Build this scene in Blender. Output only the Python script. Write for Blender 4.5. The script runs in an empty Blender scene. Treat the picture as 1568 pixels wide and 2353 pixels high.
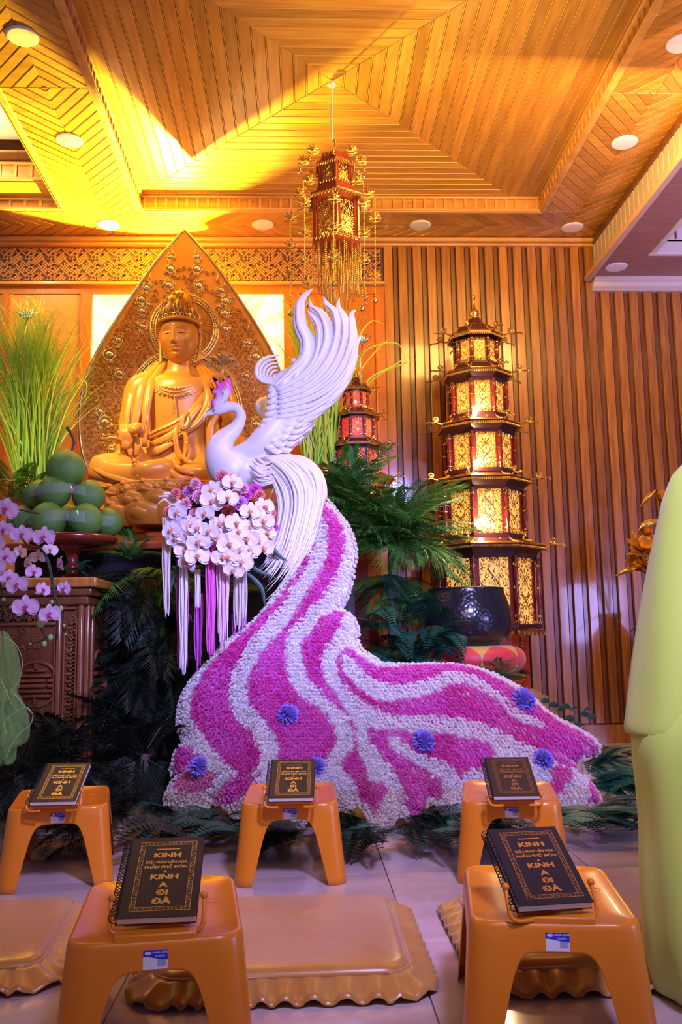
import bpy, bmesh, math, random
import numpy as np
from math import sin, cos, pi, radians as rad
from mathutils import Vector, Matrix
random.seed(7); RNG = np.random.RandomState(7)
SC = bpy.context.scene
COL = SC.collection

# ---------------------------------------------------------------- camera
F = 2050.0; CX, CY = 784.0, 1176.5; HC = 0.9
YAW, PIT, ROL = rad(2.46), rad(8.12), rad(0.95)
_fw = np.array([sin(YAW)*cos(PIT), cos(YAW)*cos(PIT), sin(PIT)])
_r0 = np.array([cos(YAW), -sin(YAW), 0.0]); _u0 = np.cross(_r0, _fw)
_R = _r0*cos(ROL) - _u0*sin(ROL); _U = _r0*sin(ROL) + _u0*cos(ROL)
_O = np.array([0, 0, HC])
cam = bpy.data.objects.new('camera', bpy.data.cameras.new('camera')); COL.objects.link(cam)
cam.data.sensor_fit = 'VERTICAL'; cam.data.sensor_height = 36.0; cam.data.lens = F/2353*36.0
cam.data.clip_start = 0.05; cam.data.clip_end = 100
_m = Matrix(((_R[0], _U[0], -_fw[0], 0), (_R[1], _U[1], -_fw[1], 0), (_R[2], _U[2], -_fw[2], HC), (0, 0, 0, 1)))
cam.matrix_world = _m
SC.camera = cam
def ray(x, y): return _fw*F + _R*(x-CX) + _U*(CY-y)
def aY(x, y, Y): d = ray(x, y); return _O + d*(Y/d[1])
def aZ(x, y, Z): d = ray(x, y); return _O + d*((Z-HC)/d[2])
def ppm(Y): return F/(Y*0.99)          # pixels per metre at depth Y, near the eye line

# ---------------------------------------------------------------- world, lights, exposure
SC.view_settings.view_transform = 'Standard'; SC.view_settings.look = 'None'
SC.view_settings.gamma = 1.0; SC.view_settings.use_curve_mapping = False
SC.view_settings.exposure = 0.0
w = bpy.data.worlds.new('hall'); SC.world = w; w.use_nodes = True
w.node_tree.nodes['Background'].inputs[0].default_value = (0.46, 0.34, 0.66, 1)
w.node_tree.nodes['Background'].inputs[1].default_value = 0.26
def lamp(name, kind, loc, energy, color, target=None, size=0.5, size_y=None, spot=None, blend=0.5):
    l = bpy.data.lights.new(name, kind); l.energy = energy; l.color = color
    if kind == 'AREA':
        l.size = size
        if size_y: l.shape = 'RECTANGLE'; l.size_y = size_y
    else: l.shadow_soft_size = size
    if kind == 'SPOT': l.spot_size = rad(spot or 50); l.spot_blend = blend
    o = bpy.data.objects.new(name, l); COL.objects.link(o); o.location = loc
    if target is not None:
        o.rotation_euler = (Vector(target)-Vector(loc)).to_track_quat('-Z', 'Y').to_euler()
    return o
VIO = (0.36, 0.36, 1.0); AMB = (1.0, 0.54, 0.13)
lamp('stage_spot_violet', 'SPOT', (1.5, 0.4, 3.3), 1450, VIO, (0.0, 5.2, 1.75), 0.25, spot=36, blend=0.7)
lamp('stage_spot_violet_floor', 'SPOT', (0.9, 0.2, 3.4), 930, (0.52, 0.42, 1.0), (0.35, 4.2, 0.3), 0.25, spot=56, blend=0.8)
lamp('side_window_violet', 'AREA', (4.45, 1.6, 1.25), 90, VIO, (2.4, 7.6, 1.0), 0.9, 0.9)
lamp('stage_spot_violet_soffit', 'SPOT', (2.7, 1.8, 1.4), 2000, (.55, .42, 1.0), (3.9, 5.2, 4.1), 0.1, spot=50, blend=0.9)
lamp('hall_lamps_warm', 'AREA', (1.9, 4.9, 4.2), 95, AMB, (1.8, 7.6, 2.0), 1.4, 0.4)
lamp('statue_spot_warm', 'SPOT', (-2.0, 4.2, 4.2), 900, (1.0, 0.66, 0.18), (-1.1, 6.5, 2.3), 0.25, spot=29, blend=0.7)
lamp('grass_fill_warm', 'SPOT', (-3.0, 4.0, 4.0), 420, (1.0, 0.80, 0.42), (-2.1, 6.4, 1.9), 0.25, spot=26, blend=0.7)  # added fill spot that brightens the left grass, no fixture there
lamp('left_cove', 'POINT', (-2.6, 6.3, 4.72), 34, (1.0, .8, .4), size=.15)
lamp('left_beam_wash', 'SPOT', (-2.3, 5.6, 2.6), 150, (1.0, .74, .22), (-1.75, 6.3, 4.5), 0.2, spot=60, blend=0.9)
lamp('ceiling_uplight_warm', 'SPOT', (-1.10, 7.58, 3.78), 2000, (1.0, .86, .05), (-1.30, 6.2, 4.6), 0.02, spot=110, blend=0.1)
lamp('ceiling_wash_warm', 'SPOT', (0.9, 4.3, 2.7), 235, (1.0, .66, .18), (0.9, 5.4, 4.6), 0.4, spot=105, blend=0.9)
lamp('front_warm', 'AREA', (0.2, -0.3, 2.9), 20, (1.0, 0.66, 0.42), (0.2, 3.2, 0.2), 2.0, 1.2)

# ---------------------------------------------------------------- mesh helpers
class MB:
    def __init__(s): s.v = []; s.f = []; s.n = 0
    def add(s, vs, fs):
        vs = np.asarray(vs, float).reshape(-1, 3); n = s.n
        s.v.append(vs); s.f.extend([tuple(i+n for i in f) for f in fs]); s.n += len(vs); return s
    def box(s, c, d, rot=None, taper=1.0):
        x, y, z = d[0]/2, d[1]/2, d[2]/2; t = taper
        vs = np.array([(-x,-y,-z),(x,-y,-z),(x,y,-z),(-x,y,-z),(-x*t,-y*t,z),(x*t,-y*t,z),(x*t,y*t,z),(-x*t,y*t,z)])
        if rot is not None: vs = vs @ np.array(rot).T
        return s.add(vs+np.array(c), [(3,2,1,0),(4,5,6,7),(0,1,5,4),(1,2,6,5),(2,3,7,6),(3,0,4,7)])
    def bx(s, a, b):
        a = np.array(a, float); b = np.array(b, float); return s.box((a+b)/2, np.abs(b-a))
    def rings(s, R, closed=True, cap=True):
        R = [np.asarray(r, float) for r in R]; m = len(R[0]); fs = []
        for i in range(len(R)-1):
            for j in range(m if closed else m-1):
                k = (j+1) % m; fs.append((i*m+j, i*m+k, (i+1)*m+k, (i+1)*m+j))
        if cap and closed: fs.append(tuple(range(m))[::-1]); fs.append(tuple((len(R)-1)*m+j for j in range(m)))
        return s.add(np.concatenate(R), fs)
    def tube(s, P, r, n=8, cap=True, flat=1.0, up=None):
        P = np.asarray(P, float); K = len(P)
        r = np.full(K, r) if np.isscalar(r) else np.asarray(r, float)
        T = np.gradient(P, axis=0); T /= np.linalg.norm(T, axis=1)[:, None]+1e-9
        u = np.array(up if up is not None else ((0,0,1) if abs(T[0][2]) < .9 else (1,0,0)), float); RR = []
        for i in range(K):
            if up is not None: u = np.array(up, float)
            a = np.cross(T[i], u); a /= np.linalg.norm(a)+1e-9; b = np.cross(a, T[i]); u = b
            t = np.arange(n)/n*2*pi
            RR.append(P[i] + r[i]*(np.cos(t)[:, None]*a + flat*np.sin(t)[:, None]*b))
        return s.rings(RR, True, cap)
    def lathe(s, prof, n=24, c=(0,0,0), squash=(1,1), ph=0.0):
        t = np.arange(n)/n*2*pi+ph
        R = [np.stack([c[0]+r*np.cos(t)*squash[0], c[1]+r*np.sin(t)*squash[1], np.full(n, c[2]+z)], 1) for r, z in prof]
        return s.rings(R)
    def ball(s, c, r, n=12, m=8, sc=(1,1,1)):
        return s.lathe([(max(1e-4, r*sin(pi*i/m))*1.0, -r*cos(pi*i/m)*sc[2]) for i in range(m+1)], n, c, (sc[0], sc[1]))
    def slab(s, poly, z0, z1, inset=0.0):
        p = np.array(poly, float)
        if len(p) < 3: return s
        c = p.mean(0); a = p
        n = len(p); q = []
        for i in range(n):                       # inset along both edge normals
            e0 = p[i]-p[i-1]; e1 = p[(i+1) % n]-p[i]
            n0 = np.array([-e0[1], e0[0]])/(np.linalg.norm(e0)+1e-9); n1 = np.array([-e1[1], e1[0]])/(np.linalg.norm(e1)+1e-9)
            b = n0+n1; d = 1+n0@n1; b = b/max(d, .35); q.append(p[i]+b*inset)
        q = np.array(q)
        A = np.c_[a, np.full(n, z0)]; B = np.c_[a, np.full(n, z0+(z1-z0)*.5)]; C = np.c_[q, np.full(n, z1)]
        return s.rings([A, B, C])
    def strip(s, L, Rr):
        L = np.asarray(L, float); Rr = np.asarray(Rr, float); n = len(L)
        return s.add(np.concatenate([L, Rr]), [(i, i+1, n+i+1, n+i) for i in range(n-1)])
    def V(s): return np.concatenate(s.v) if s.v else np.zeros((0, 3))

BASE = {}
def link(o, parent=None):
    COL.objects.link(o)
    if parent: o.parent = parent
    return o
def mk(name, mb, m, parent=None, smooth=False, kind=None, local=False, mods=None, base=None):
    v = mb.V(); b = np.zeros(3)
    if parent is not None and not local: b = BASE.get(parent.name, b)
    if base is not None: b = np.array(base, float)
    me = bpy.data.meshes.new(name)
    me.from_pydata((v-b).tolist(), [], mb.f); me.materials.append(m)
    if smooth: me.polygons.foreach_set('use_smooth', [True]*len(me.polygons))
    me.update()
    o = bpy.data.objects.new(name, me); link(o, parent)
    if base is not None: o.location = b
    if parent is not None: BASE[o.name] = b
    if kind: o['kind'] = kind
    for mod in (mods or []): mod(o)
    return o
def autos(o, a=40):
    me = o.data; me.polygons.foreach_set('use_smooth', [True]*len(me.polygons))
    try: me.set_sharp_from_angle(angle=rad(a))
    except Exception: pass
def bev(wd, seg=2):
    def f(o): b = o.modifiers.new('bevel', 'BEVEL'); b.width = wd; b.segments = seg; b.limit_method = 'ANGLE'; autos(o)
    return f
def remesh(vs, it=6, fac=.5):
    def f(o):
        r = o.modifiers.new('remesh', 'REMESH'); r.mode = 'VOXEL'; r.voxel_size = vs; r.use_smooth_shade = True
        if it: q = o.modifiers.new('smooth', 'SMOOTH'); q.iterations = it; q.factor = fac
    return f
def subd(n=1):
    def f(o): q = o.modifiers.new('subdivision', 'SUBSURF'); q.levels = n; q.render_levels = n
    return f
def thing(name, label, cat, loc=(0,0,0), group=None, rz=0):
    o = bpy.data.objects.new(name, None); o.empty_display_size = .1; COL.objects.link(o)
    o.location = loc; o.rotation_euler = (0, 0, rz); BASE[o.name] = np.array(loc, float)
    tag(o, label, cat, group); return o
def tag(o, label, cat, group=None):
    o['label'] = label; o['category'] = cat
    if group: o['group'] = group
    return o
def struct(name, mb, m, **k): return mk(name, mb, m, kind='structure', **k)
def sroot(name, loc=(0,0,0)):
    o = bpy.data.objects.new(name, None); COL.objects.link(o); o.location = loc
    BASE[o.name] = np.array(loc, float); o['kind'] = 'structure'; return o
def dup(o, parent=None, **kw):
    c = o.copy(); COL.objects.link(c); c.parent = parent
    if parent is not None: c.matrix_parent_inverse = o.matrix_parent_inverse.copy()
    for ch in KIDS(o): dup(ch, c)
    for k, v in kw.items(): setattr(c, k, v)
    return c
def KIDS(o): return list(o.children)
def inst(name, mesh, parent, M4):
    o = bpy.data.objects.new(name, mesh); link(o, parent); o.matrix_basis = M4; return o
def frame(c, x, y, z, s=1.0):
    return Matrix(((x[0]*s, y[0]*s, z[0]*s, c[0]), (x[1]*s, y[1]*s, z[1]*s, c[1]), (x[2]*s, y[2]*s, z[2]*s, c[2]), (0,0,0,1)))
def spl(P, n):
    """Catmull-Rom through points (any dimension), n samples per span"""
    P = np.asarray(P, float); Q = np.vstack([2*P[0]-P[1], P, 2*P[-1]-P[-2]]); out = []
    for i in range(1, len(Q)-2):
        for k in range(n):
            t = k/n; a, b, c, d = Q[i-1], Q[i], Q[i+1], Q[i+2]
            out.append(.5*((2*b)+(-a+c)*t+(2*a-5*b+4*c-d)*t*t+(-a+3*b-3*c+d)*t**3))
    out.append(P[-1]); return np.array(out)
def clip_poly(p, x0, x1, y0, y1):
    p = [tuple(q) for q in p]
    for ax, lim, sg in ((0,x0,1),(0,x1,-1),(1,y0,1),(1,y1,-1)):
        o = []
        for i in range(len(p)):
            a, b = p[i-1], p[i]; ia = (a[ax]-lim)*sg >= 0; ib = (b[ax]-lim)*sg >= 0
            if ia != ib:
                t = (lim-a[ax])/(b[ax]-a[ax]); o.append((a[0]+(b[0]-a[0])*t, a[1]+(b[1]-a[1])*t))
            if ib: o.append(b)
        p = o
        if len(p) < 3: return []
    q = [p[0]]
    for a in p[1:]:
        if abs(a[0]-q[-1][0])+abs(a[1]-q[-1][1]) > 1e-4: q.append(a)
    if len(q) > 1 and abs(q[0][0]-q[-1][0])+abs(q[0][1]-q[-1][1]) < 1e-4: q.pop()
    if len(q) < 3: return []
    A = sum(q[i-1][0]*q[i][1]-q[i][0]*q[i-1][1] for i in range(len(q)))
    if abs(A) < 2e-4: return []
    return q if A > 0 else q[::-1]

# ---------------------------------------------------------------- materials
def mat(name, c, rough=.5, metal=0.0, emit=None, es=0.0, bump=0.0, bs=60.0, var=0.0, vs=8.0, trans=0.0, alpha=None,
        sss=0.0, coat=0.0, c2=None, stretch=(1,1,1), rot=(0,0,0), rnd=0.0, attr=None, sheen=0.0, spec=None, two=None):
    m = bpy.data.materials.new(name); m.use_nodes = True; nt = m.node_tree; N = nt.nodes; L = nt.links
    b = N['Principled BSDF']; b.inputs['Roughness'].default_value = rough; b.inputs['Metallic'].default_value = metal
    b.inputs['Base Color'].default_value = (*c, 1)
    if spec is not None: b.inputs['Specular IOR Level'].default_value = spec
    if coat: b.inputs['Coat Weight'].default_value = coat; b.inputs['Coat Roughness'].default_value = .08
    if sheen: b.inputs['Sheen Weight'].default_value = sheen
    if trans: b.inputs['Transmission Weight'].default_value = trans
    if alpha is not None: b.inputs['Alpha'].default_value = alpha
    if sss: b.inputs['Subsurface Weight'].default_value = sss; b.inputs['Subsurface Radius'].default_value = (.02,.012,.008); b.inputs['Subsurface Scale'].default_value = 1.0
    if emit: b.inputs['Emission Color'].default_value = (*emit, 1); b.inputs['Emission Strength'].default_value = es
    last = None
    if attr:
        a = N.new('ShaderNodeAttribute'); a.attribute_name = attr; last = a.outputs['Color']; L.new(last, b.inputs['Base Color'])
    if c2 or bump or var or rnd:
        tc = N.new('ShaderNodeTexCoord'); mp = N.new('ShaderNodeMapping'); L.new(tc.outputs['Object'], mp.inputs[0])
        mp.inputs['Scale'].default_value = stretch; mp.inputs['Rotation'].default_value = rot
        vec = mp.outputs[0]
        if rnd:
            oi = N.new('ShaderNodeObjectInfo'); ad = N.new('ShaderNodeVectorMath'); ad.operation = 'ADD'
            ml = N.new('ShaderNodeMath'); ml.operation = 'MULTIPLY'; ml.inputs[1].default_value = 37
            L.new(oi.outputs['Random'], ml.inputs[0]); L.new(mp.outputs[0], ad.inputs[0]); L.new(ml.outputs[0], ad.inputs[1]); vec = ad.outputs[0]
        if c2:
            nz = N.new('ShaderNodeTexNoise'); nz.inputs['Scale'].default_value = vs; nz.inputs['Detail'].default_value = 4; L.new(vec, nz.inputs[0])
            rp = N.new('ShaderNodeValToRGB'); rp.color_ramp.elements[0].position = .35; rp.color_ramp.elements[1].position = .68
            rp.color_ramp.elements[0].color = (*c, 1); rp.color_ramp.elements[1].color = (*c2, 1)
            L.new(nz.outputs[0], rp.inputs[0]); last = rp.outputs[0]
            if rnd:
                hs = N.new('ShaderNodeHueSaturation'); mr = N.new('ShaderNodeMapRange'); mr.inputs['To Min'].default_value = 1-rnd; mr.inputs['To Max'].default_value = 1+rnd*.6
                L.new(oi.outputs['Random'], mr.inputs[0]); L.new(mr.outputs[0], hs.inputs['Value']); L.new(last, hs.inputs['Color']); last = hs.outputs[0]
            L.new(last, b.inputs['Base Color'])
        if bump:
            nb = N.new('ShaderNodeTexNoise'); nb.inputs['Scale'].default_value = bs; nb.inputs['Detail'].default_value = 3; L.new(vec, nb.inputs[0])
            bp = N.new('ShaderNodeBump'); bp.inputs['Strength'].default_value = bump; bp.inputs['Distance'].default_value = .01
            L.new(nb.outputs[0], bp.inputs['Height']); L.new(bp.outputs[0], b.inputs['Normal'])
    return m
W1, W2 = (.56, .27, .055), (.44, .18, .032)
G = 12
wood_x = mat('varnished_wood_x', W1, .32, c2=W2, vs=3, stretch=(1.2, G, G), rnd=.28, coat=.25)
wood_y = mat('varnished_wood_y', W1, .32, c2=W2, vs=3, stretch=(G, 1.2, G), rnd=.28, coat=.25)
wood_d1 = mat('varnished_wood_d1', W1, .32, c2=W2, vs=3, stretch=(1.2, G, G), rot=(0, 0, rad(45)), rnd=.3, coat=.25)
wood_d2 = mat('varnished_wood_d2', W1, .32, c2=W2, vs=3, stretch=(1.2, G, G), rot=(0, 0, rad(-45)), rnd=.3, coat=.25)
wood_z = mat('slat_wood', (.46, .20, .038), .3, c2=(.29, .10, .017), vs=3, stretch=(G, G, .8), rnd=.3, coat=.45)
wood_zd = mat('slat_wood_dark', (.10, .026, .007), .35, c2=(.09, .022, .006), vs=3, stretch=(G, G, .8), coat=.3)
wood_tr = mat('trim_wood', (.66, .34, .11), .3, c2=(.5, .24, .07), vs=2, stretch=(1, 6, 6), coat=.3)
wood_red = mat('panel_wood', (.55, .17, .02), .35, c2=(.42, .11, .012), vs=2, stretch=(4, 4, 1), coat=.3)
wood_dk = mat('carved_wood_dark', (.20, .07, .022), .35, c2=(.12, .036, .012), vs=3, stretch=(6, 6, 1), coat=.5)
cream = mat('cream_trim', (.62, .52, .42), .45)
purple_wood = mat('soffit_wood', (.36, .17, .12), .4, c2=(.27, .12, .09), vs=3, stretch=(1, G, G), rot=(0, 0, rad(20)))
lacq = mat('red_lacquer', (.20, .022, .010), .22, c2=(.13, .012, .008), vs=6, coat=.6)
lacq_dk = mat('dark_lacquer', (.055, .012, .012), .25, coat=.5)
gold = mat('gilt', (.85, .55, .13), .3, 1.0, bump=.25, bs=90)
gold_sh = mat('polished_gilt', (.95, .66, .22), .16, 1.0)
white_p = mat('white_plastic', (.8, .78, .76), .4)
# ================================================================ THE SETTING
YW = 7.65; ZC = 4.48; ZI = ZC+.125
# floor: pale marble tiles
tile_m = mat('floor_marble', (.66, .55, .55), .13, c2=(.46, .34, .31), vs=2.2, stretch=(.6, 1.6, 1), rnd=.06, coat=.15)
mb = MB(); mb.bx((-4.2, -1.5, -.06), (4.6, YW+.05, -.004)); floor = struct('floor', mb, mat('grout', (.12, .07, .05), .8)); BASE[floor.name] = np.zeros(3)
T = .8
for i in range(-5, 6):
    for j in range(-1, 10):
        x0, y0 = i*T+.308+0.0, j*T+.40; x1, y1 = x0+T, y0+T
        p = clip_poly([(x0+.0012, y0+.0012), (x1-.0012, y0+.0012), (x1-.0012, y1-.0012), (x0+.0012, y1-.0012)], -4.2, 4.6, -1.5, YW)
        if p: mk('tile', MB().slab(p, -.02, 0, .001), tile_m, floor)
# back wall with raised slats on the right
mb = MB(); mb.bx((-4.2, YW, 0), (4.6, YW+.15, ZC+.4)); wallb = struct('wall_back', mb, wood_zd); BASE[wallb.name] = np.zeros(3)
XS = aY(880, 560, YW)[0]
sl = MB()
sl.bx((-.039, 0, .16), (.039, .035, ZC))
sme = mk('slat', sl, wood_z, wallb, mods=[bev(.004, 1)]).data
first = wallb.children[0]; first.location = (XS+.04, YW-.036, 0)
rb_ = MB().bx((-.016, 0, .16), (.016, .012, ZC))
rme = mk('slat_recess', rb_, wood_z, wallb); rme.location = (XS+.105, YW-.013, 0)
nsl = 28; SP = .131
for i in range(1, nsl):
    o = bpy.data.objects.new('slat', sme); link(o, wallb); o.location = (XS+.04+i*SP, YW-.036, 0)
    b_ = o.modifiers.new('bevel', 'BEVEL'); b_.width = .004; b_.segments = 1
    o = bpy.data.objects.new('slat_recess', rme.data); link(o, wallb); o.location = (XS+.105+i*SP, YW-.013, 0)
mb = MB().bx((XS, YW-.05, 0), (4.6, YW, .15)); struct('baseboard_back', mb, wood_z)
# panelled left half: posts, rails, panel boards and the two backlit panels
XL = -3.0
zt = aY(300, 652, YW)[2]; zf0 = aY(300, 650, YW)[2]; zf1 = aY(300, 572, YW)[2]; zl = aY(430, 678, YW)[2]
x_a = aY(192, 700, YW)[0]; x_b = aY(215, 700, YW)[0]; x_c = aY(652, 700, YW)[0]; x_d = aY(690, 700, YW)[0]
tr = sroot('trim_1')
mb = MB(); mb.bx((XL, YW-.05, zt-.02), (XS, YW, zf0)); mb.bx((XL, YW-.05, zf1), (XS, YW, ZC)); mk('rail', mb, wood_red, tr, mods=[bev(.006, 1)])
mb = MB().bx((XL, YW-.08, zt-.035), (XS, YW-.02, zt-.01)); mk('ledge', mb, wood_tr, tr)
mb = MB().bx((XL, YW-.03, zl), (XS, YW, zt-.02)); mk('rail', mb, wood_red, tr)
for a, b in ((x_a-.02, x_b), (x_c, x_d), (XS-.09, XS)):
    mk('post', MB().bx((a, YW-.05, 0), (b, YW, zl+.002)), wood_red, tr, mods=[bev(.006, 1)])
mk('panel_board', MB().bx((XL, YW-.02, 1), (x_a-.02, YW, zl)), wood_tr, tr)
mk('panel_board', MB().bx((x_d, YW-.02, .5), (XS-.09, YW, zl)), wood_red, tr)
rme.data.materials[0] = mat('recess_wood', (.20, .07, .016), .35, c2=(.14, .045, .01), vs=3, stretch=(G, G, .8), coat=.3)
mk('post', MB().bx((-2.62, YW-.05, 0), (-2.56, YW, zl)), wood_red, tr)
pane = mat('backlit_onyx', (.9, .75, .35), .5)
nt = pane.node_tree; N = nt.nodes; nz = N.new('ShaderNodeTexNoise'); nz.inputs['Scale'].default_value = 3.0; nz.inputs['Detail'].default_value = 6; nz.inputs['Distortion'].default_value = 1.2
tc = N.new('ShaderNodeTexCoord'); nt.links.new(tc.outputs['Object'], nz.inputs[0])
rp = N.new('ShaderNodeValToRGB'); rp.color_ramp.elements[0].position = .35; rp.color_ramp.elements[0].color = (1, .78, .12, 1); rp.color_ramp.elements[1].position = .55; rp.color_ramp.elements[1].color = (1, .95, .62, 1)
nt.links.new(nz.outputs[0], rp.inputs[0]); nt.links.new(rp.outputs[0], N['Principled BSDF'].inputs['Emission Color']); N['Principled BSDF'].inputs['Emission Strength'].default_value = 1.5
zpb = aY(300, 930, YW)[2]; mb = MB().bx((x_b, YW-.012, zpb), (x_c, YW, zl)); win = struct('window_1', mb, pane)
mk('panel_board', MB().bx((x_b, YW-.03, .5), (x_c, YW, zpb)), wood_red, tr)
# carved key-fret frieze (bars raised over a dark ground)
fr = sroot('trim_2')
gx0, gx1, gz0, gz1 = XL, XS-.03, zf0+.012, zf1-.008
mk('ground', MB().bx((XL, YW-.012, zf0), (XS, YW, zf1)), mat('fret_ground', (.10, .05, .055), .6), fr)
def fret():
    """woven key fret on a diagonal grid: bundles of three long bars, turning by turns, with hooked ends"""
    m = MB(); u = .0195; ang = pi/4; ca, sa = cos(ang), sin(ang); B = 7; h = .34
    def bar(x0, y0, x1, y1):
        pts = [(x0-h, y0-h), (x1+h, y0-h), (x1+h, y1+h), (x0-h, y1+h)]
        q = [(u*(ca*x-sa*y)-1.0, u*(sa*x+ca*y)+(gz0+gz1)/2) for x, y in pts]; q = clip_poly(q, gx0, gx1, gz0, gz1)
        if q: m.rings([[(x, YW-.012, z) for x, z in q], [(x, YW-.026, z) for x, z in q]])
    for i in range(-34, 35):
        for j in range(-34, 35):
            ox, oy = i*B, j*B
            if abs(ca*(ox-oy))*u > 3.6 or abs((ox+oy)*sa*u) > .45: continue
            if (i+j) % 2 == 0:
                for k, (a, b) in enumerate(((0, 5), (-1, 5), (0, 6), (1, 5), (-1, 3), (3, 6), (0, 5))): bar(ox+a, oy+k, ox+b, oy+k) if k not in (3,) else (bar(ox+a, oy+k, ox+2, oy+k), bar(ox+4, oy+k, ox+b, oy+k))
                bar(ox+4, oy+3, ox+4, oy+4); bar(ox+1, oy+4, ox+1, oy+5)
            else:
                for k, (a, b) in enumerate(((0, 5), (1, 6), (0, 5), (0, 4), (2, 6), (0, 3), (1, 5))): bar(ox+k, oy+a, ox+k, oy+b) if k != 3 else (bar(ox+k, oy+a, ox+k, oy+1), bar(ox+k, oy+3, ox+k, oy+b))
                bar(ox+2, oy+5, ox+3, oy+5); bar(ox+4, oy+1, ox+5, oy+1)
    return m
mk('fretwork', fret(), mat('fret_wood', (.50, .24, .09), .6, c2=(.44, .2, .07), vs=4), fr, kind='stuff')

# ceiling ------------------------------------------------------------
X1, X2 = -1.337, 2.06; Y0c, Y1c = 3.6, 7.09; XB = -1.97; XR = 2.70
mb = MB(); mb.bx((-4.2, 1.0, ZC+.5), (4.6, YW, ZC+.6)); struct('ceiling', mb, wood_dk)
cof = sroot('ceiling_coffer'); cx, cy, pch = .223, 5.50, .0857
mk('backing', MB().bx((X1-.05, Y0c, ZI+.012), (X2+.05, Y1c+.05, ZI+.03)), wood_zd, cof)
bead_m = mat('bead_wood', (.80, .46, .10), .25, coat=.4)
bead = MB()
for k in range(26):
    a, b = k*pch+.001, (k+1)*pch-.006
    for s in range(4):
        if s == 0: p = [(cx-a, cy+a), (cx+a, cy+a), (cx+b, cy+b), (cx-b, cy+b)]
        elif s == 1: p = [(cx+a, cy+a), (cx+a, cy-a), (cx+b, cy-b), (cx+b, cy+b)]
        elif s == 2: p = [(cx-a, cy-a), (cx+a, cy-a), (cx+b, cy-b), (cx-b, cy-b)]
        else: p = [(cx-a, cy+a), (cx-a, cy-a), (cx-b, cy-b), (cx-b, cy+b)]
        p = clip_poly(p, X1, X2, Y0c, Y1c)
        if p: mk('plank', MB().slab(p, ZI+.012, ZI, .004), (wood_x, wood_y, wood_x, wood_y)[s], cof)
        c_ = b+.005/2
        q = {0: [(cx-c_, cy+c_-.002), (cx+c_, cy+c_-.002), (cx+c_, cy+c_+.0025), (cx-c_, cy+c_+.0025)], 1: [(cx+c_-.002, cy-c_), (cx+c_+.0025, cy-c_), (cx+c_+.0025, cy+c_), (cx+c_-.002, cy+c_)],
             2: [(cx-c_, cy-c_-.0025), (cx+c_, cy-c_-.0025), (cx+c_, cy-c_+.002), (cx-c_, cy-c_+.002)], 3: [(cx-c_-.0025, cy-c_), (cx-c_+.002, cy-c_), (cx-c_+.002, cy+c_), (cx-c_-.0025, cy+c_)]}[s]
        q = clip_poly(q, X1, X2, Y0c, Y1c) if abs(c_) > 0 else []
        q = q or []
        if q: bead.slab(q, ZI+.012, ZI-.003, .001)
mk('bead', bead, bead_m, cof, kind='stuff')
# coffer frieze with little upright blocks, and its trims
def frieze(x0, x1, y, sgn, z0, z1, root, axis='x', m=wood_x, pitch=.085):
    """vertical band on plane y (axis x) or x (axis y), blocks standing proud towards sgn"""
    back = MB(); n = max(1, int(abs(x1-x0)/pitch))
    def B(a0, a1, d0, d1, zz0, zz1):
        return MB().bx((a0, y+min(sgn*d0, sgn*d1), zz0), (a1, y+max(sgn*d0, sgn*d1), zz1)) if axis == 'x' else MB().bx((y+min(sgn*d0, sgn*d1), a0, zz0), (y+max(sgn*d0, sgn*d1), a1, zz1))
    mk('band', B(x0, x1, -.03, 0, z0, z1), wood_x if axis == 'x' else wood_y, root)
    mk('moulding', B(x0, x1, -.02, .022, z0-.004, z0+.022), wood_tr, root, mods=[bev(.008, 2)])
    mk('moulding', B(x0, x1, -.02, .030, z1-.022, z1+.004), wood_tr, root, mods=[bev(.01, 2)])
    for i in range(n):
        a = x0+(i+.5)*(x1-x0)/n
        mk('block', B(a-.011, a+.011, 0, .012, z0+.022, z1-.022), wood_tr, root)
fz = sroot('trim_3')
frieze(X1, X2, Y1c, -1, ZC, ZI, fz)
frieze(Y0c, Y1c, X1, 1, ZC, ZI, fz, 'y')
frieze(Y0c, Y1c, X2, -1, ZC, ZI, fz, 'y')
# soffits of chevron boards
def chevron(root, u0, u1, v0, v1, axis, flips, pit=.075, sign0=1):
    """strip along u; v is across. arms at 45 degrees meeting on the middle line; direction turns at each flip"""
    vm = (v0+v1)/2; hv = (v1-v0)/2; lim = sorted([u0]+list(flips)+[u1]); 
    for bi in range(len(lim)-1):
        a, b = lim[bi], lim[bi+1]; s = sign0*(1 if bi % 2 == 0 else -1)
        t = a-hv*1.2-pit*2
        while t < b+hv*1.2+pit*2:
            for side in (-1, 1):
                g = .003
                # arm from the middle (u=t) to the edge (u = t - s*hv)
                sh = s*hv*1.1
                quad = [(t+g, 0), (t+pit-g, 0), (t+pit-g-sh, side*hv), (t+g-sh, side*hv)]
                # keep inside the bay, whose ends are cut along the same 45-degree diagonals
                q = clip_poly(quad, a, b, -hv, hv)
                if q:
                    pts = [(u, vm+v) for u, v in q]
                    if axis == 'y': pts = [(v, u) for u, v in pts]
                    A = sum(pts[i-1][0]*pts[i][1]-pts[i][0]*pts[i-1][1] for i in range(len(pts)))
                    if A < 0: pts = pts[::-1]
                    dm = wood_d1 if (side*s > 0) == (axis == 'x') else wood_d2
                    mk('board', MB().slab(pts, ZC+.014, ZC, .005), dm, root)
            t += pit
sf = sroot('ceiling_soffit')
bm_ = mat('soffit_joint_highlight', (.92, .62, .26), .4)  # pale backing colour paints the glossy highlights along the board joints
mk('backing', MB().bx((XB, 3.3, ZC+.013), (X1, Y1c, ZC+.03)).bx((XL-1, Y1c, ZC+.013), (XR, YW, ZC+.03)).bx((X2, 3.3, ZC+.013), (XR, Y1c, ZC+.03)), bm_, sf)
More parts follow.
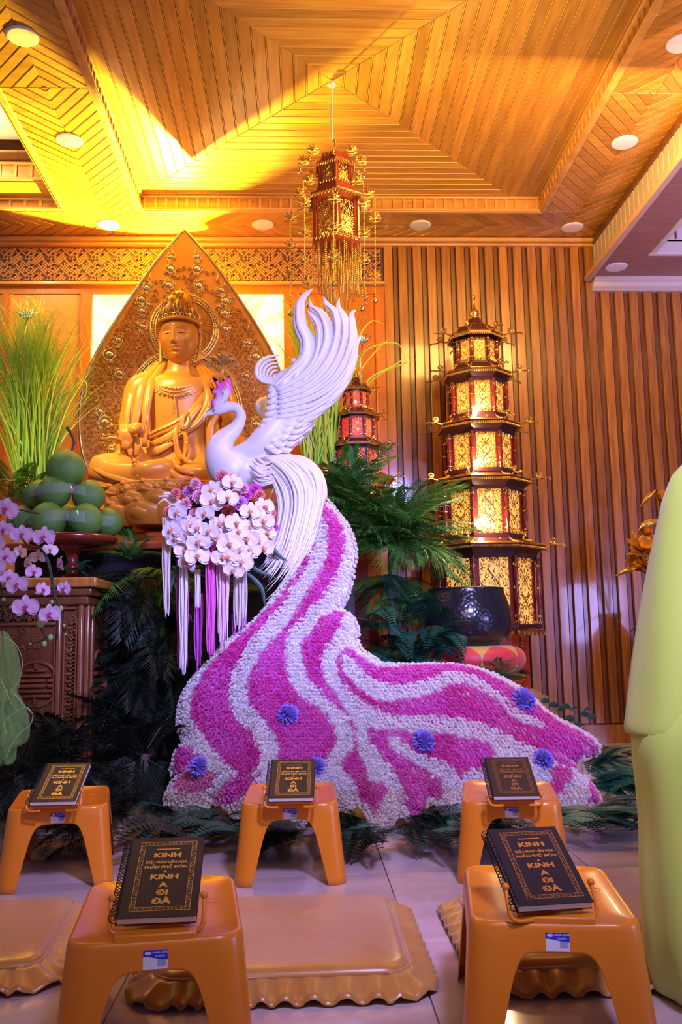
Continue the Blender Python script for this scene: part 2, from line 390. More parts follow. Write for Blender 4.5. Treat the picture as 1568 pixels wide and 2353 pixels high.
chevron(sf, 4.0, Y1c, XB, X1, 'y', [5.42], .105, -1)
chevron(sf, 4.0, Y1c, X2+.03, XR, 'y', [5.42], .105, -1)
chevron(sf, -3.2, XR, Y1c, YW, 'x', [-2.9, -1.65, .37, 2.38], .125, -1)
struct('trim_4', MB().bx((XB-.012, 3.6, ZC-.012), (XB+.035, Y1c, ZC+.02)).bx((X1-.035, 3.6, ZC-.012), (X1+.012, Y1c, ZC+.02)).bx((X2-.01, 3.6, ZC-.012), (X2+.03, Y1c+.0, ZC+.02)).bx((X1, Y1c-.01, ZC-.012), (X2, Y1c+.03, ZC+.02)), wood_tr, mods=[bev(.006, 2)])
struct('trim_5', MB().bx((XL-1, YW-.09, ZC-.045), (XR, YW, ZC-.005)).bx((XL-1, YW-.06, ZC-.075), (XR, YW, ZC-.045)), wood_tr, mods=[bev(.01, 2)])
# neighbouring coffer on the left: stepped friezes and cove
fz2 = sroot('trim_6')
frieze(-3.6, XB, Y1c, -1, ZC, ZC+.10, fz2, pitch=.12)
mk('soffit_board', MB().bx((-3.6, Y1c-.26, ZC+.10), (XB, Y1c, ZC+.12)), wood_d2, fz2)
frieze(-3.6, XB, Y1c-.27, -1, ZC+.115, ZC+.26, fz2, pitch=.12)
mk('soffit_board', MB().bx((-3.6, Y1c-.42, ZC+.27), (XB, Y1c-.27, ZC+.29)), wood_dk, fz2)
mk('beam_side', MB().bx((XB-.03, 3.4, ZC), (XB, Y1c, ZC+.5)), wood_y, fz2)
mk('cove', MB().bx((-3.6, 3.4, ZC+.45), (XB-.03, Y1c-.3, ZC+.48)), mat('cove_white', (.85, .8, .65), .6), fz2)
# dropped soffit on the right with its grille side, mouldings and vent
ds = sroot('ceiling_dropped'); ZD = 4.08; XD = aY(1340, 648, YW)[0]
XE = 4.5
mk('side', MB().bx((XR-.02, 3.4, ZD), (XR+.02, YW, ZC+.3)), mat('side_ground', (.12, .07, .06), .6), ds)
gb = mk('side_slat', MB().bx((-.012, -.036, ZD+.03), (0, .036, ZC-.06)), cream, ds); gb.location = (XR-.02, 4.0, 0)
for i in range(1, 38):
    o = bpy.data.objects.new('side_slat', gb.data); link(o, ds); o.location = (XR-.02, 4.0+i*.098, 0)
mk('cap_moulding', MB().bx((XR-.05, 3.4, ZC-.06), (XR, YW, ZC-.01)), wood_dk, ds)
mk('lower_moulding', MB().bx((XD, 3.4, ZD-.012), (XD+.055, YW-.04, ZD+.04)).bx((XD+.03, 3.4, ZD), (XR, YW-.04, ZD+.03)), mat('pale_wood', (.66, .42, .27), .4), ds, mods=[bev(.008, 2)])
c1 = aZ(1489, 586, ZD)
mk('soffit', MB().bx((XD+.055, c1[1], ZD-.002), (XE, YW, ZD+.02)).bx((XD+.055, 3.4, ZD-.002), (c1[0], c1[1], ZD+.02)), purple_wood, ds)
mk('opening_frame', MB().bx((c1[0], c1[1]-.05, ZD-.012), (XE, c1[1], ZD+.12)).bx((c1[0], 3.4, ZD-.012), (c1[0]+.05, c1[1]-.05, ZD+.12)), cream, ds, mods=[bev(.006, 2)])
mk('opening_top', MB().bx((c1[0]+.05, 3.4, ZD+.30), (XE, c1[1]-.05, ZD+.32)), cream, ds)
for i in range(9):
    mk('vent_slat', MB().bx((c1[0]+.12+i*.13, 3.4, ZD+.25), (c1[0]+.18+i*.13, c1[1]-.05, ZD+.27)), wood_dk, ds)
for i in range(10):
    mk('vent_post', MB().bx((c1[0]+.10+i*.12, c1[1]-.062, ZD+.12), (c1[0]+.115+i*.12, c1[1]-.05, ZD+.2)), wood_dk, ds)
mk('opening_side', MB().bx((c1[0]+.05, c1[1]-.05, ZD+.1), (XE, c1[1]-.03, ZD+.3)), cream, ds)
cr = MB(); pr_ = [(.04, 0), (-.10, 0), (-.10, -.03), (-.075, -.045), (-.055, -.075), (-.015, -.10), (.04, -.10)]
cr.rings([[(x, YW-.04+a*1.1, ZD+b) for a, b in pr_] for x in (XD+.06, XE)])
struct('trim_7', cr, cream)
# recessed ceiling lights
def_w = mat('lamp_diffuser', (.85, .83, .82), .35, emit=(1, .97, .93), es=.25)
def_b = mat('lamp_diffuser_bright', (.9, .9, .9), .35, emit=(1, .97, .9), es=1.3)
LT = [(51, 82, ZC, 'round white ceiling lamp at the top left corner, nearest on the left beam', def_w),
      (160, 322, ZC, 'glaring white round ceiling lamp in the middle of the left beam', def_b),
      (249, 516, ZC, 'round ceiling lamp where the left beam meets the back soffit', def_w),
      (604, 516, ZC, 'round ceiling lamp between the pointed backboard tip and the hanging lantern', def_w),
      (966, 517, ZC, 'round ceiling lamp right of the hanging lantern, above the slat wall', def_w),
      (1316, 522, ZC, 'round ceiling lamp in the back right corner of the chevron soffit', def_w),
      (1436, 327, ZC, 'round ceiling lamp halfway along the right chevron soffit', def_w),
      (1568, 98, ZC, 'round ceiling lamp cut by the right edge of the picture, near the top', def_w),
      (1417, 613, ZD, 'round ceiling lamp in the violet lit lower soffit on the right', def_w)]
for x, y, z, lb, dm in LT:
    p = aZ(x, y, z); t = thing('ceiling_light', lb, 'ceiling light', p, 'recessed round ceiling lights')
    mk('rim', MB().lathe([(.078, 0), (.095, 0), (.097, -.004), (.090, -.010), (.078, -.012)], 28, p), white_p, t, smooth=True)
    mk('diffuser', MB().lathe([(.079, -.001), (.079, -.008), (.04, -.010), (.001, -.0105)], 28, p), dm, t)
# ================================================================ STOOLS, BOOKS, CUSHIONS
or_pl = mat('orange_plastic', (.74, .245, .012), .3, c2=(.68, .21, .010), vs=2, coat=.1)
def rrect(w, d, r, n=7):
    out = []
    for cxs, cys, a0 in ((1, -1, -90), (1, 1, 0), (-1, 1, 90), (-1, -1, 180)):
        for k in range(n+1):
            a = rad(a0+90*k/n); out.append((cxs*(w/2-r)+r*cos(a), cys*(d/2-r)+r*sin(a)))
    return np.array(out)
SW, SD, SH = .365, .50, .29; BW, BD = .42, .575
def stool_shell():
    """moulded shell: each perimeter column runs from the seat edge down to the floor or to the arch"""
    cols = []
    def side(w, d, axis):      # returns columns along one side, u in -1..1 ; dense near the arch flanks
        ua = .66 if axis == 0 else .70; za = .232
        us = []
        for t in np.linspace(-1, 1, 33):
            a = pi/2*t; zb = za*abs(cos(a))**(2/6.); u = ua*np.sign(sin(a))*abs(sin(a))**(2/7.)*(1+.38*(1-zb/za)); us.append((u, zb))
        return ua, us
    def pt(axis, sg, u, z, ex=0.0):
        k = 1-z/SH; w = SW+(BW-SW)*k; d = SD+(BD-SD)*k; r = .055
        if axis == 0: x = u*(w/2-r); y = sg*(d/2+ex)
        else: x = sg*(w/2+ex); y = u*(d/2-r)
        return (x, y, z)
    m = MB(); NZ = 9
    for axis, sg in ((0, -1), (1, 1), (0, 1), (1, -1)):
        ua, us = side(0, 0, axis)
        seq = [(-1, 0), (-ua*1.38-.01, 0)]+us+[(ua*1.38+.01, 0), (1, 0)]
        if (axis, sg) in ((0, 1), (1, -1)): seq = [(-u, z) for u, z in seq]
        for u, zb in seq: cols.append([pt(axis, sg, u, SH-.012+(zb-SH+.012)*j/NZ) for j in range(NZ+1)])
        # rounded corner
        s1 = {(0, -1): (1, -1, -90), (1, 1): (1, 1, 0), (0, 1): (-1, 1, 90), (1, -1): (-1, -1, 180)}[(axis, sg)]
        for kk in range(1, 7):
            a = rad(s1[2]+90*kk/7); c = []
            for j in range(NZ+1):
                z = (SH-.012)*(1-j/NZ); k = 1-z/SH; w = SW+(BW-SW)*k; d = SD+(BD-SD)*k; r = .055
                c.append((s1[0]*(w/2-r)+r*cos(a), s1[1]*(d/2-r)+r*sin(a), z))
            cols.append(c)
    n = len(cols); V = np.array(cols).reshape(-1, 3); fs = []
    for i in range(n):
        k = (i+1) % n
        for j in range(NZ): fs.append((i*(NZ+1)+j, i*(NZ+1)+j+1, k*(NZ+1)+j+1, k*(NZ+1)+j))
    m.add(V, fs)
    # rounded shoulder and slightly dished seat
    top = np.array([c[0] for c in cols]); R = [top]
    for s, dz in ((.985, .008), (.965, .012), (.945, .0125), (.93, .010), (.6, .006), (.25, .004), (.02, .004)):
        r = top.copy(); r[:, 0] *= s; r[:, 1] *= (s if s < .9 else 1-(1-s)*.74); r[:, 2] = SH-.012+dz; R.append(r)
    m2 = MB(); m2.rings(R, True, False); off = m.n
    m.add(m2.V(), m2.f); m.f.append(tuple(off+7*n+i for i in range(n)))
    bm = bmesh.new(); vs = [bm.verts.new(v) for v in m.V()]
    for f in m.f:
        try: bm.faces.new([vs[i] for i in f])
        except ValueError: pass
    bmesh.ops.remove_doubles(bm, verts=bm.verts, dist=.0003); bmesh.ops.recalc_face_normals(bm, faces=bm.faces)
    top_f = max(bm.faces, key=lambda f: f.calc_center_median().z*10-len(f.verts)*0+ (1 if len(f.verts) > 20 else 0)); up = top_f.normal.z > 0
    if not up: bmesh.ops.reverse_faces(bm, faces=bm.faces)
    bm.verts.index_update(); r = MB(); r.add([tuple(v.co) for v in bm.verts], [tuple(v.index for v in f.verts) for f in bm.faces]); bm.free(); return r
def solid(t):
    def f(o):
        s = o.modifiers.new('solidify', 'SOLIDIFY'); s.thickness = t; s.offset = -1; autos(o, 50)
    return f
black_cov = mat('book_cover_black', (.020, .013, .016), .5, spec=.25, bump=.15, bs=400)
gold_ink = mat('gold_ink', (.72, .44, .07), .38, .35)
paper = mat('book_pages', (.80, .80, .84), .6)
wire = mat('black_coil', (.03, .03, .04), .3, .6)
stk_w = mat('sticker_white', (.68, .72, .86), .4); stk_b = mat('sticker_blue', (.03, .03, .55), .4); stk_t = mat('sticker_text', (.55, .6, .95), .5)
def text(name, s, size, m, parent, M4, bold=.0, ext=.0004, wid=1.0):
    if (s, size, m.name, bold) not in TXT:
        c = bpy.data.curves.new(name, "FONT"); c.body = s; c.size = size; c.align_x = "CENTER"; c.align_y = "CENTER"
        c.extrude = ext; c.offset = bold; c.resolution_u = 3; o = bpy.data.objects.new("t", c); COL.objects.link(o)
        bpy.context.view_layer.update(); me = bpy.data.meshes.new_from_object(o.evaluated_get(bpy.context.evaluated_depsgraph_get())); bpy.data.objects.remove(o)
        me.materials.clear(); me.materials.append(m); TXT[(s, size, m.name, bold)] = me
    o = bpy.data.objects.new(name, TXT[(s, size, m.name, bold)]); link(o, parent); o.matrix_basis = M4 @ Matrix.Diagonal((wid, 1, 1, 1)); return o
TXT = {}
def make_stool():
    t = thing('plastic_stool', 'stool', 'stool', (0, 0, 0))
    mk('seat_and_legs', stool_shell(), or_pl, t, local=True, mods=[solid(.003)])
    # raised front lip that carries the book, with two notches
    y0 = -SD/2
    mk('front_lip', MB().bx((-.085, y0+.002, SH-.012), (.085, y0+.05, SH+.012)), or_pl, t, local=True, mods=[bev(.004, 2)])
    lg = MB()
    for i in range(18):
        a = i/18*2*pi; lg.tube([(.12+.016*cos(a+q), .0+.016*sin(a+q), SH+.0035) for q in (0, .36)], .0012, 4)
    mk('moulded_emblem', lg, or_pl, t, local=True)
    # sticker on the front apron
    ys = -(SD+(BD-SD)*(1-.255/SH))/2; sl = (BD-SD)/2/SH
    def P(x, z, o=.0006): return (x, -(SD+(BD-SD)*(1-z/SH))/2-o, z)
    st = MB(); z0, z1 = .236, .272
    st.add([P(-.024, z0), P(.026, z0), P(.026, z1), P(-.024, z1)], [(0, 1, 2, 3)])
    s = mk('sticker', st, stk_w, t, local=True)
    bl = MB(); xs = np.linspace(-.024, .026, 9); bl.strip([P(x, z1, .001) for x in xs[::-1]], [P(x, z1-.012-.007*(.5-.5*cos(pi*i/8)), .001) for i, x in list(enumerate(xs))[::-1]])
    mk('sticker_band', bl, stk_b, s, local=True)
    el = MB(); el.add([P(-.014+.007*cos(a), z1-.0055+.0035*sin(a), .0014) for a in np.linspace(0, 2*pi, 12, False)], [tuple(range(12))]); mk('sticker_logo', el, stk_t, s, local=True)
    bar = MB()
    for i in range(9): bar.add([P(.006+i*.002, z0+.006, .0012), P(.0072+i*.002, z0+.006, .0012), P(.0072+i*.002, z0+.018, .0012), P(.006+i*.002, z0+.018, .0012)], [(0, 1, 2, 3)])
    mk('sticker_barcode', bar, mat('barcode_ink', (.2, .25, .5), .5), s, local=True)
    def TM(x, z): p = P(x, z, .0016); return Matrix.Translation(p) @ Matrix.Rotation(rad(90)-math.atan(sl), 4, 'X')
    text('sticker_text', 'SONG LONG', .0055, stk_t, s, TM(.011, z1-.0045), .0002, 0)
    text('sticker_text', 'PLASTIC', .0052, stk_t, s, TM(.011, z1-.0115), .0002, 0)
    return t
BKW, BKL, BKT = .170, .240, .016
def make_book(dim):
    """lies in its own frame: bottom edge on y=0, cover facing +z"""
    t = thing('prayer_book', 'book', 'book', (0, 0, 0)); L_ = dict(local=True)
    mk('pages', MB().bx((-BKW/2+.004, .001, 0), (BKW/2-.002, BKL-.002, BKT)), paper, t, mods=[bev(.001, 1)], **L_)
    mk('cover', MB().bx((-BKW/2, 0, BKT), (BKW/2, BKL, BKT+.0014)), black_cov, t, **L_)
    mk('back_cover', MB().bx((-BKW/2, 0, -.0014), (BKW/2, BKL, 0)), black_cov, t, **L_)
    co = MB()
    for i in range(26):
        y = .008+i*(BKL-.016)/25; a = np.linspace(0, 2*pi, 13)[:-1]
        co.tube([(-BKW/2+.002+.0115*cos(q)-.004, y+.0015*sin(q*.5), BKT/2+.0125*sin(q)) for q in np.linspace(.2, 2*pi-.2, 12)], .0011, 5)
    mk('coil', co, wire, t, smooth=True, **L_)
    z = BKT+.0016; b = MB(); cx_ = .006
    def rect(x0, y0, x1, y1, w_):
        for a in ((x0, y0, x1, y0+w_), (x0, y1-w_, x1, y1), (x0, y0+w_, x0+w_, y1-w_), (x1-w_, y0+w_, x1, y1-w_)): b.bx((a[0], a[1], z-.0002), (a[2], a[3], z+.0001))
    X0, X1_, Y0_, Y1_ = -.058, .070, .018, BKL-.014
    rect(X0, Y0_, X1_, Y1_, .0011); rect(X0+.010, Y0_+.010, X1_-.010, Y1_-.010, .0009)
    def scroll(x, y, s, r):
        for q in range(8):
            a = q/8*2*pi*.8+r; a2 = (q+1)/8*2*pi*.8+r; R_ = .0036*s*(1-q*.07)
            b.add([(x+R_*cos(a), y+R_*sin(a), z), (x+(R_+.0009)*cos(a), y+(R_+.0009)*sin(a), z), (x+(R_+.0009)*cos(a2), y+(R_+.0009)*sin(a2), z), (x+R_*cos(a2), y+R_*sin(a2), z)], [(0, 1, 2, 3)])
    for i in range(13): scroll(X0+.010+i*(X1_-X0-.020)/12, Y0_+.0055, .8, i*2.1); scroll(X0+.010+i*(X1_-X0-.020)/12, Y1_-.0055, .8, i*1.7)
    for i in range(22): scroll(X0+.0055, Y0_+.012+i*(Y1_-Y0_-.024)/21, .8, i*1.3); scroll(X1_-.0055, Y0_+.012+i*(Y1_-Y0_-.024)/21, .8, i*2.3)
    b.bx((cx_-.026, Y1_-.0255, z-.0002), (cx_+.026, Y1_-.0225, z+.0001))
    ink = gold_ink if not dim else dim
    mk('cover_border', b, ink, t, **L_)
    for s, y, sz, wd, bo in (('KINH', .182, .0180, 1.35, .0008), ('DIỆU PHÁP LIÊN HOA', .1600, .0096, .92, .0003), ('PHẨM PHỔ MÔN', .1450, .0104, 1.12, .0003), ('&', .131, .010, 1, .0003),
                         ('KINH', .115, .0180, 1.35, .0008), ('A', .0915, .0185, 1.3, .0008), ('ĐI', .0685, .0185, 1.3, .0008), ('ĐÀ', .044, .0195, 1.35, .0009)):
        text('title_text', s, sz*1.08, ink, t, Matrix.Translation((cx_, y, z)), bo, .0002, wd)
    return t
def hook(m, base, side, rz, h=.075, lean=.0):
    """rod that comes out of the seat beside the book, bends up and ends in a knob"""
    c, s = cos(rz), sin(rz)
    def T_(x, y, z): return (base[0]+c*x*side-s*y, base[1]+s*x*side+c*y, base[2]+z)
    P = spl([T_(-.045, .004, -.004), T_(-.012, .002, -.004), T_(.004, .002, .004), T_(.008, .010, .025), T_(.007, .028, h)], 5)
    m.tube(P, .0048, 8); m.ball(T_(.007, .028, h+.003), .0085, 10, 8)
stools = [
 ((-.345, 2.215), .12, (-.319, 1.995), .03, 29, 'orange plastic stool in the front row, left, nearest the camera', 'black spiral bound prayer book with bright gold lettering on the front left stool', None),
 ((.57, 2.245), -.15, (.534, 2.005), .10, 29, 'orange plastic stool in the front row, right, beside the lime yellow robe', 'black prayer book with orange gold letters leaning left on the front right stool', 1),
 ((-.985, 3.77), .20, (-.93, 3.43), -.02, 27, 'orange plastic stool in the second row, far left by the dark plants', 'black prayer book on the second row stool at the far left, white page edge showing', None),
 ((-.062, 3.74), .0, (-.056, 3.39), -.04, 27, 'orange plastic stool in the second row, middle, right before the flower train', 'black prayer book with gold letters on the middle stool of the second row', None),
 ((.81, 3.66), -.19, (.761, 3.315), -.06, 27, 'orange plastic stool in the second row on the right, behind the front right one', 'dark prayer book with dull orange letters on the second row stool at the right', 2)]
ink2 = mat('orange_ink', (.62, .23, .03), .4, .2); ink3 = mat('dull_orange_ink', (.30, .10, .04), .5, .1)
S0 = make_stool(); SL = [S0]+[dup(S0) for _ in range(4)]
for i, (p, rz, bp_, brz, tilt, l1, l2, dim) in enumerate(stools):
    s = SL[i]
    s.location = (p[0], p[1], 0); s.rotation_euler = (0, 0, rz); s['label'] = l1; s['group'] = 'orange plastic stools carrying books'
    b = make_book({None: None, 1: ink2, 2: ink3}[dim])
    b.location = (bp_[0], bp_[1], SH+.024); b.rotation_euler = Matrix.Rotation(brz, 3, 'Z').to_3x3().__matmul__(Matrix.Rotation(rad(tilt), 3, 'X')).to_euler(); b['label'] = l2; b['group'] = 'prayer books on the stools'
    inv = (Matrix.Translation((p[0], p[1], 0)) @ Matrix.Rotation(rz, 4, 'Z')).inverted()
    for sd in (-1, 1):
        m = MB(); o_ = (bp_[0]+cos(brz)*sd*(BKW/2+.006), bp_[1]+sin(brz)*sd*(BKW/2+.006)+.006, SH+.008)
        hook(m, o_, sd, brz, .058 if dim != 2 else .02)
        v = np.array([inv @ Vector(q) for q in m.V()]); m.v = [v]
        mk('book_hook', m, or_pl, s, smooth=True, local=True)
    # flap under the book
    m = MB(); c, sn = cos(brz), sin(brz)
    Rm = Matrix.Translation((bp_[0], bp_[1], SH+.010)) @ Matrix.Rotation(brz, 4, 'Z') @ Matrix.Rotation(rad(tilt), 4, 'X')
    m.bx((-.07, .02, -.006), (.07, .18, .004)); m.v = [np.array([inv @ (Rm @ Vector(q)) for q in m.V()])]
    mk('book_flap', m, or_pl, s, local=True)
    m = MB(); top = Rm @ Vector((0, .15, -.004)); q0 = inv @ top
    m.bx((q0.x-.05, q0.y-.004, SH), (q0.x+.05, q0.y+.004, q0.z)); mk('flap_strut', m, or_pl, s, local=True)

satin = mat('gold_satin', (.46, .235, .05), .28, c2=(.42, .185, .03), vs=5, sheen=.4, bump=.15, bs=14)
def cushion(name_label, x0, x1, y0, y1, rz=0.0, h=.075, seed=0):
    cx_, cy_ = (x0+x1)/2, (y0+y1)/2; t = thing('floor_cushion', name_label, 'cushion', (cx_, cy_, 0), 'gold satin floor cushions', rz)
    W_, D_ = (x1-x0)/2, (y1-y0)/2; r_ = random.Random(seed)
    base = rrect(2, 2, .22, 6); m = MB(); R = []
    for s, z in ((.93, .004), (1.0, .015), (1.005, .035), (.985, .055), (.95, h-.012), (.90, h-.004), (.8, h+.002), (.5, h+.008), (.2, h+.01), (.01, h+.01)):
        R.append([(x*W_*(1-(1-s)*.55 if s > .85 else s), y*D_*(1-(1-s)*.55 if s > .85 else s), z+.003*sin(7*x+3*y+seed)) for x, y in base])
    m.rings(R); mk('cushion_body', m, satin, t, smooth=True, local=True, mods=[subd(1)])
    # pleated ruffle skirt all round
    per = []
    b2 = rrect(2, 2, .16, 5)
    b2 = np.vstack([b2, b2[:1]]); seg = np.linalg.norm(np.diff(b2*[W_, D_], axis=0), axis=1); L = seg.sum(); n = int(L/.010)
    cum = np.r_[0, np.cumsum(seg)]; rf = MB(); rings_ = [[] for _ in range(5)]; ph = 0
    for i in range(n):
        s = i/n*L; k = min(np.searchsorted(cum, s, 'right')-1, len(seg)-1); f = (s-cum[k])/seg[k]
        p = (b2[k]*(1-f)+b2[k+1]*f)*[W_, D_]; nn = p/np.linalg.norm(p)
        e = b2[k+1]-b2[k]; nrm = np.array([e[1]*D_, -e[0]*W_]); nrm = nrm/np.linalg.norm(nrm)
        ph += .010/.055*2*pi*(1+.35*sin(s*9+seed)); q = sin(ph); q3 = (abs(q)**.6)*np.sign(q)
        for j, (o, z, a) in enumerate(((-.004, .052, 0), (.008, .046, .004), (.028, .032, .010), (.050, .022, .013), (.072, .013, .010))):
            rings_[j].append((p[0]+nrm[0]*o, p[1]+nrm[1]*o, max(.002, z+a*q3*.8)))
    rf.rings(rings_, True, False)
    def sol(o): s = o.modifiers.new('solidify', 'SOLIDIFY'); s.thickness = .002
    mk('ruffle', rf, satin, t, smooth=True, local=True, mods=[sol])
    pp = MB(); pp.tube([(x*W_*1.0, y*D_*1.0, .052) for x, y in np.vstack([base, base[:1]])], .005, 6); mk('piping', pp, satin, t, smooth=True, local=True)
    return t
cushion('gold satin floor cushion in the middle, behind the front left stool', -.40, .27, 2.42, 3.12, 0.0, seed=1)
cushion('gold satin floor cushion cut by the left edge, beside the front left stool', -1.40, -.74, 2.52, 3.16, rad(5), seed=2)
cushion('gold satin floor cushion under the front right stool, beside the lime robe', .50, 1.16, 2.42, 3.12, 0.0, seed=3)
# black strap on the floor by the ferns
p0_ = aZ(1415, 1898, 0); m = MB()
P = spl([(p0_[0], p0_[1], .01), (p0_[0]+.06, p0_[1]-.03, .012), (p0_[0]+.10, p0_[1]-.02, .03), (p0_[0]+.14, p0_[1]-.04, .03), (p0_[0]+.13, p0_[1]-.07, .008), (p0_[0]+.07, p0_[1]-.06, .006)], 6)
m.tube(P, .010, 8, flat=.4); o = mk('cable_loop', m, mat('black_rubber', (.02, .02, .02), .5), smooth=True, base=(p0_[0], p0_[1], 0)); tag(o, 'black loop of cable lying on the floor right of the ferns', 'cable')

# ================================================================ PERSON AT THE RIGHT EDGE
lime = mat('lime_cloth', (.56, .78, .10), .75, sheen=.3, c2=(.52, .74, .10), vs=1.5)
skin = mat('skin', (.58, .34, .22), .5, sss=.1); hairm = mat('black_hair', (.015, .012, .012), .4)
per = thing('person', 'person in a long lime yellow robe with wide sleeves, standing at the right edge', 'person', (1.20, 2.32, 0))
def skinmesh(name, pts, edges, rads, m, parent, lv=2):
    b = BASE[parent.name]; me = bpy.data.meshes.new(name); me.from_pydata([tuple(np.array(p)-b) for p in pts], edges, []); me.materials.append(m)
    o = bpy.data.objects.new(name, me); link(o, parent); BASE[o.name] = b
    sk = o.modifiers.new('skin', 'SKIN'); sk.use_smooth_shade = True
    for i, r in enumerate(rads):
        v = me.skin_vertices[0].data[i]; v.radius = (r, r) if np.isscalar(r) else r; v.use_root = (i == 0)
    q = o.modifiers.new('subdivision', 'SUBSURF'); q.levels = lv; q.render_levels = lv; return o
px, py = 1.20, 2.32
pts = [(px, py, .86), (px, py, 1.08), (px, py, 1.28), (px, py+.005, 1.37), (px, py+.015, 1.43),
       (px-.11, py, 1.29), (px-.17, py+.03, 1.05), (px-.12, py+.20, .93), (px-.05, py+.25, .96),
       (px+.11, py, 1.29), (px+.17, py+.03, 1.05), (px+.12, py+.20, .93), (px+.05, py+.25, .96),
       (px-.09, py, .82), (px-.09, py+.01, .45), (px-.09, py, .08), (px-.10, py+.14, .03),
       (px+.09, py, .82), (px+.09, py+.01, .45), (px+.09, py, .08), (px+.10, py+.14, .03)]
ed = [(0,1),(1,2),(2,3),(3,4),(2,5),(5,6),(6,7),(7,8),(2,9),(9,10),(10,11),(11,12),(0,13),(13,14),(14,15),(15,16),(0,17),(17,18),(18,19),(19,20)]
rd = [.11,.10,.09,.055,.05,.045,.040,.032,.026,.045,.040,.032,.026,.085,.058,.04,.032,.085,.058,.04,.032]
body = skinmesh('body', pts, ed, rd, skin, per)
for s in (-1, 1):      # palms together, five fingers each
    for k in range(5):
        bx_ = px+s*.018; z0 = .965+.010*k; L_ = (.05, .075, .082, .076, .06)[k]
        if k == 0: P = spl([(bx_+s*.01, py+.24, .965), (bx_+s*.012, py+.255, .995), (bx_, py+.262, 1.02)], 4)
        else: P = spl([(bx_, py+.235+.014*k, .985), (bx_, py+.245+.015*k, .985+L_*.6), (px+s*.009, py+.25+.015*k, .985+L_*1.2)], 4)
        mk('finger', MB().tube(P, np.linspace(.0095, .006, len(P)), 8), skin, body, smooth=True)
hd = MB(); R = []
for i in range(15):
    t = i/14; z = 1.44+.235*t; rx = .078*sin(pi*(.12+.80*t))**.55*(1-.10*(1-t)); ry = .098*sin(pi*(.10+.82*t))**.55
    R.append([(px+rx*cos(a), py+.02+ry*sin(a)+(.012*math.exp(-((z-1.535)/.02)**2)*math.exp(-((a-pi/2)/.14)**2) if True else 0), z) for a in np.linspace(0, 2*pi, 24, False)])
hd.rings(R); head = mk('head', hd, skin, per, smooth=True)
for s in (-1, 1): mk('ear', MB().ball((px+s*.077, py+.02, 1.545), .028, 8, 6, (.35, .7, 1)), skin, head, smooth=True)
for s in (-1, 1): mk('eye', MB().ball((px+s*.03, py+.108, 1.565), .011, 8, 6), mat('eye_dark', (.05, .03, .02), .3), head, smooth=True)
hr = MB(); R = []
for i in range(13):
    t = i/12; z = 1.46+.235*t; rx = .086*sin(pi*(.2+.74*t))**.5; ry = .104*sin(pi*(.2+.74*t))**.5
    R.append([(px+rx*cos(a), py+.008+min(ry*sin(a), .06+.07*(t > .7)), z) for a in np.linspace(0, 2*pi, 24, False)])
hr.rings(R); hr.ball((px, py-.10, 1.56), .045, 12, 8); mk('hair', hr, hairm, per, smooth=True)
rb = MB(); R = []; na = 48
edgeX = lambda z: np.interp(z, [0, .08, .26, .42, .53, .66, .81, .96, 1.13, 1.27, 1.33, 1.40], [.872, .847, .845, .852, .849, .843, .871, .901, .941, .98, 1.01, 1.08])
prof = [(.015, 0, .26), (.25, 0, .24), (.45, 0, .22), (.64, .0, .21), (.75, .04, .19), (.9, .06, .17), (1.05, .06, .15), (1.2, .05, .15), (1.30, .04, .135), (1.36, .07, .10), (1.40, .07, .08)]
for z, ins, ry in spl(np.array(prof), 3):
    rx = px-edgeX(z)-ins; ff = max(0, 1-z/1.1)
    R.append([(px+(rx+.012*ff*(sin(9*a+z*2)-1))*cos(a), py+(ry+.014*ff*sin(9*a+z*2))*sin(a), z) for a in np.linspace(0, 2*pi, na, False)])
R.append([(px+.058*cos(a), py+.055*sin(a), 1.425) for a in np.linspace(0, 2*pi, na, False)])
rb.rings(R); robe = mk('robe', rb, lime, per, smooth=True)
for s in (-1, 1):      # wide hanging sleeves that give the left outline
    sl_ = MB(); R = []
    for z, hw, dep in spl(np.array([(1.385, .04, .055), (1.33, .06, .08), (1.22, .07, .10), (1.05, .075, .12), (.88, .08, .14), (.74, .08, .15), (.67, .075, .15), (.645, .065, .14)]), 3):
        o_ = px-edgeX(z)
        R.append([(px+s*(o_-hw)+hw*(1+.03*sin(5*a+z*8))*cos(a), py+.03+dep*sin(a)*.9, z) for a in np.linspace(0, 2*pi, 28, False)])
    sl_.rings(R); mk('sleeve', sl_, lime, per, smooth=True)
mk('collar', MB().tube(spl([(px-.055, py-.04, 1.405), (px, py-.062, 1.415), (px+.055, py-.04, 1.405), (px+.05, py+.04, 1.40), (px, py+.06, 1.36)], 5), .010, 6, flat=.5), lime, per, smooth=True)
# ================================================================ PHOENIX, FLOWER TRAIN, BOUQUET
from mathutils.geometry import delaunay_2d_cdt
def resamp(poly, step):
    P = np.array(poly, float); P = np.vstack([P, P[:1]]); out = []
    for a, b in zip(P[:-1], P[1:]):
        n = max(1, int(np.linalg.norm(b-a)/step)); out += [a+(b-a)*k/n for k in range(n)]
    return np.array(out)
def pdist(Q, P):
    """distance from points Q to closed polyline P"""
    A = P; B = np.roll(P, -1, 0); D = B-A; L2 = (D**2).sum(1)+1e-9; best = np.full(len(Q), 1e9)
    for a, d, l in zip(A, D, L2):
        t = np.clip(((Q-a)@d)/l, 0, 1); best = np.minimum(best, np.linalg.norm(Q-a-t[:, None]*d, axis=1))
    return best
def inside(Q, P):
    c = np.zeros(len(Q), bool); x, y = Q[:, 0], Q[:, 1]
    for i in range(len(P)):
        (x1, y1), (x2, y2) = P[i-1], P[i]
        if y1 == y2: continue
        c ^= ((y1 > y) != (y2 > y)) & (x < (x2-x1)*(y-y1)/(y2-y1)+x1)
    return c
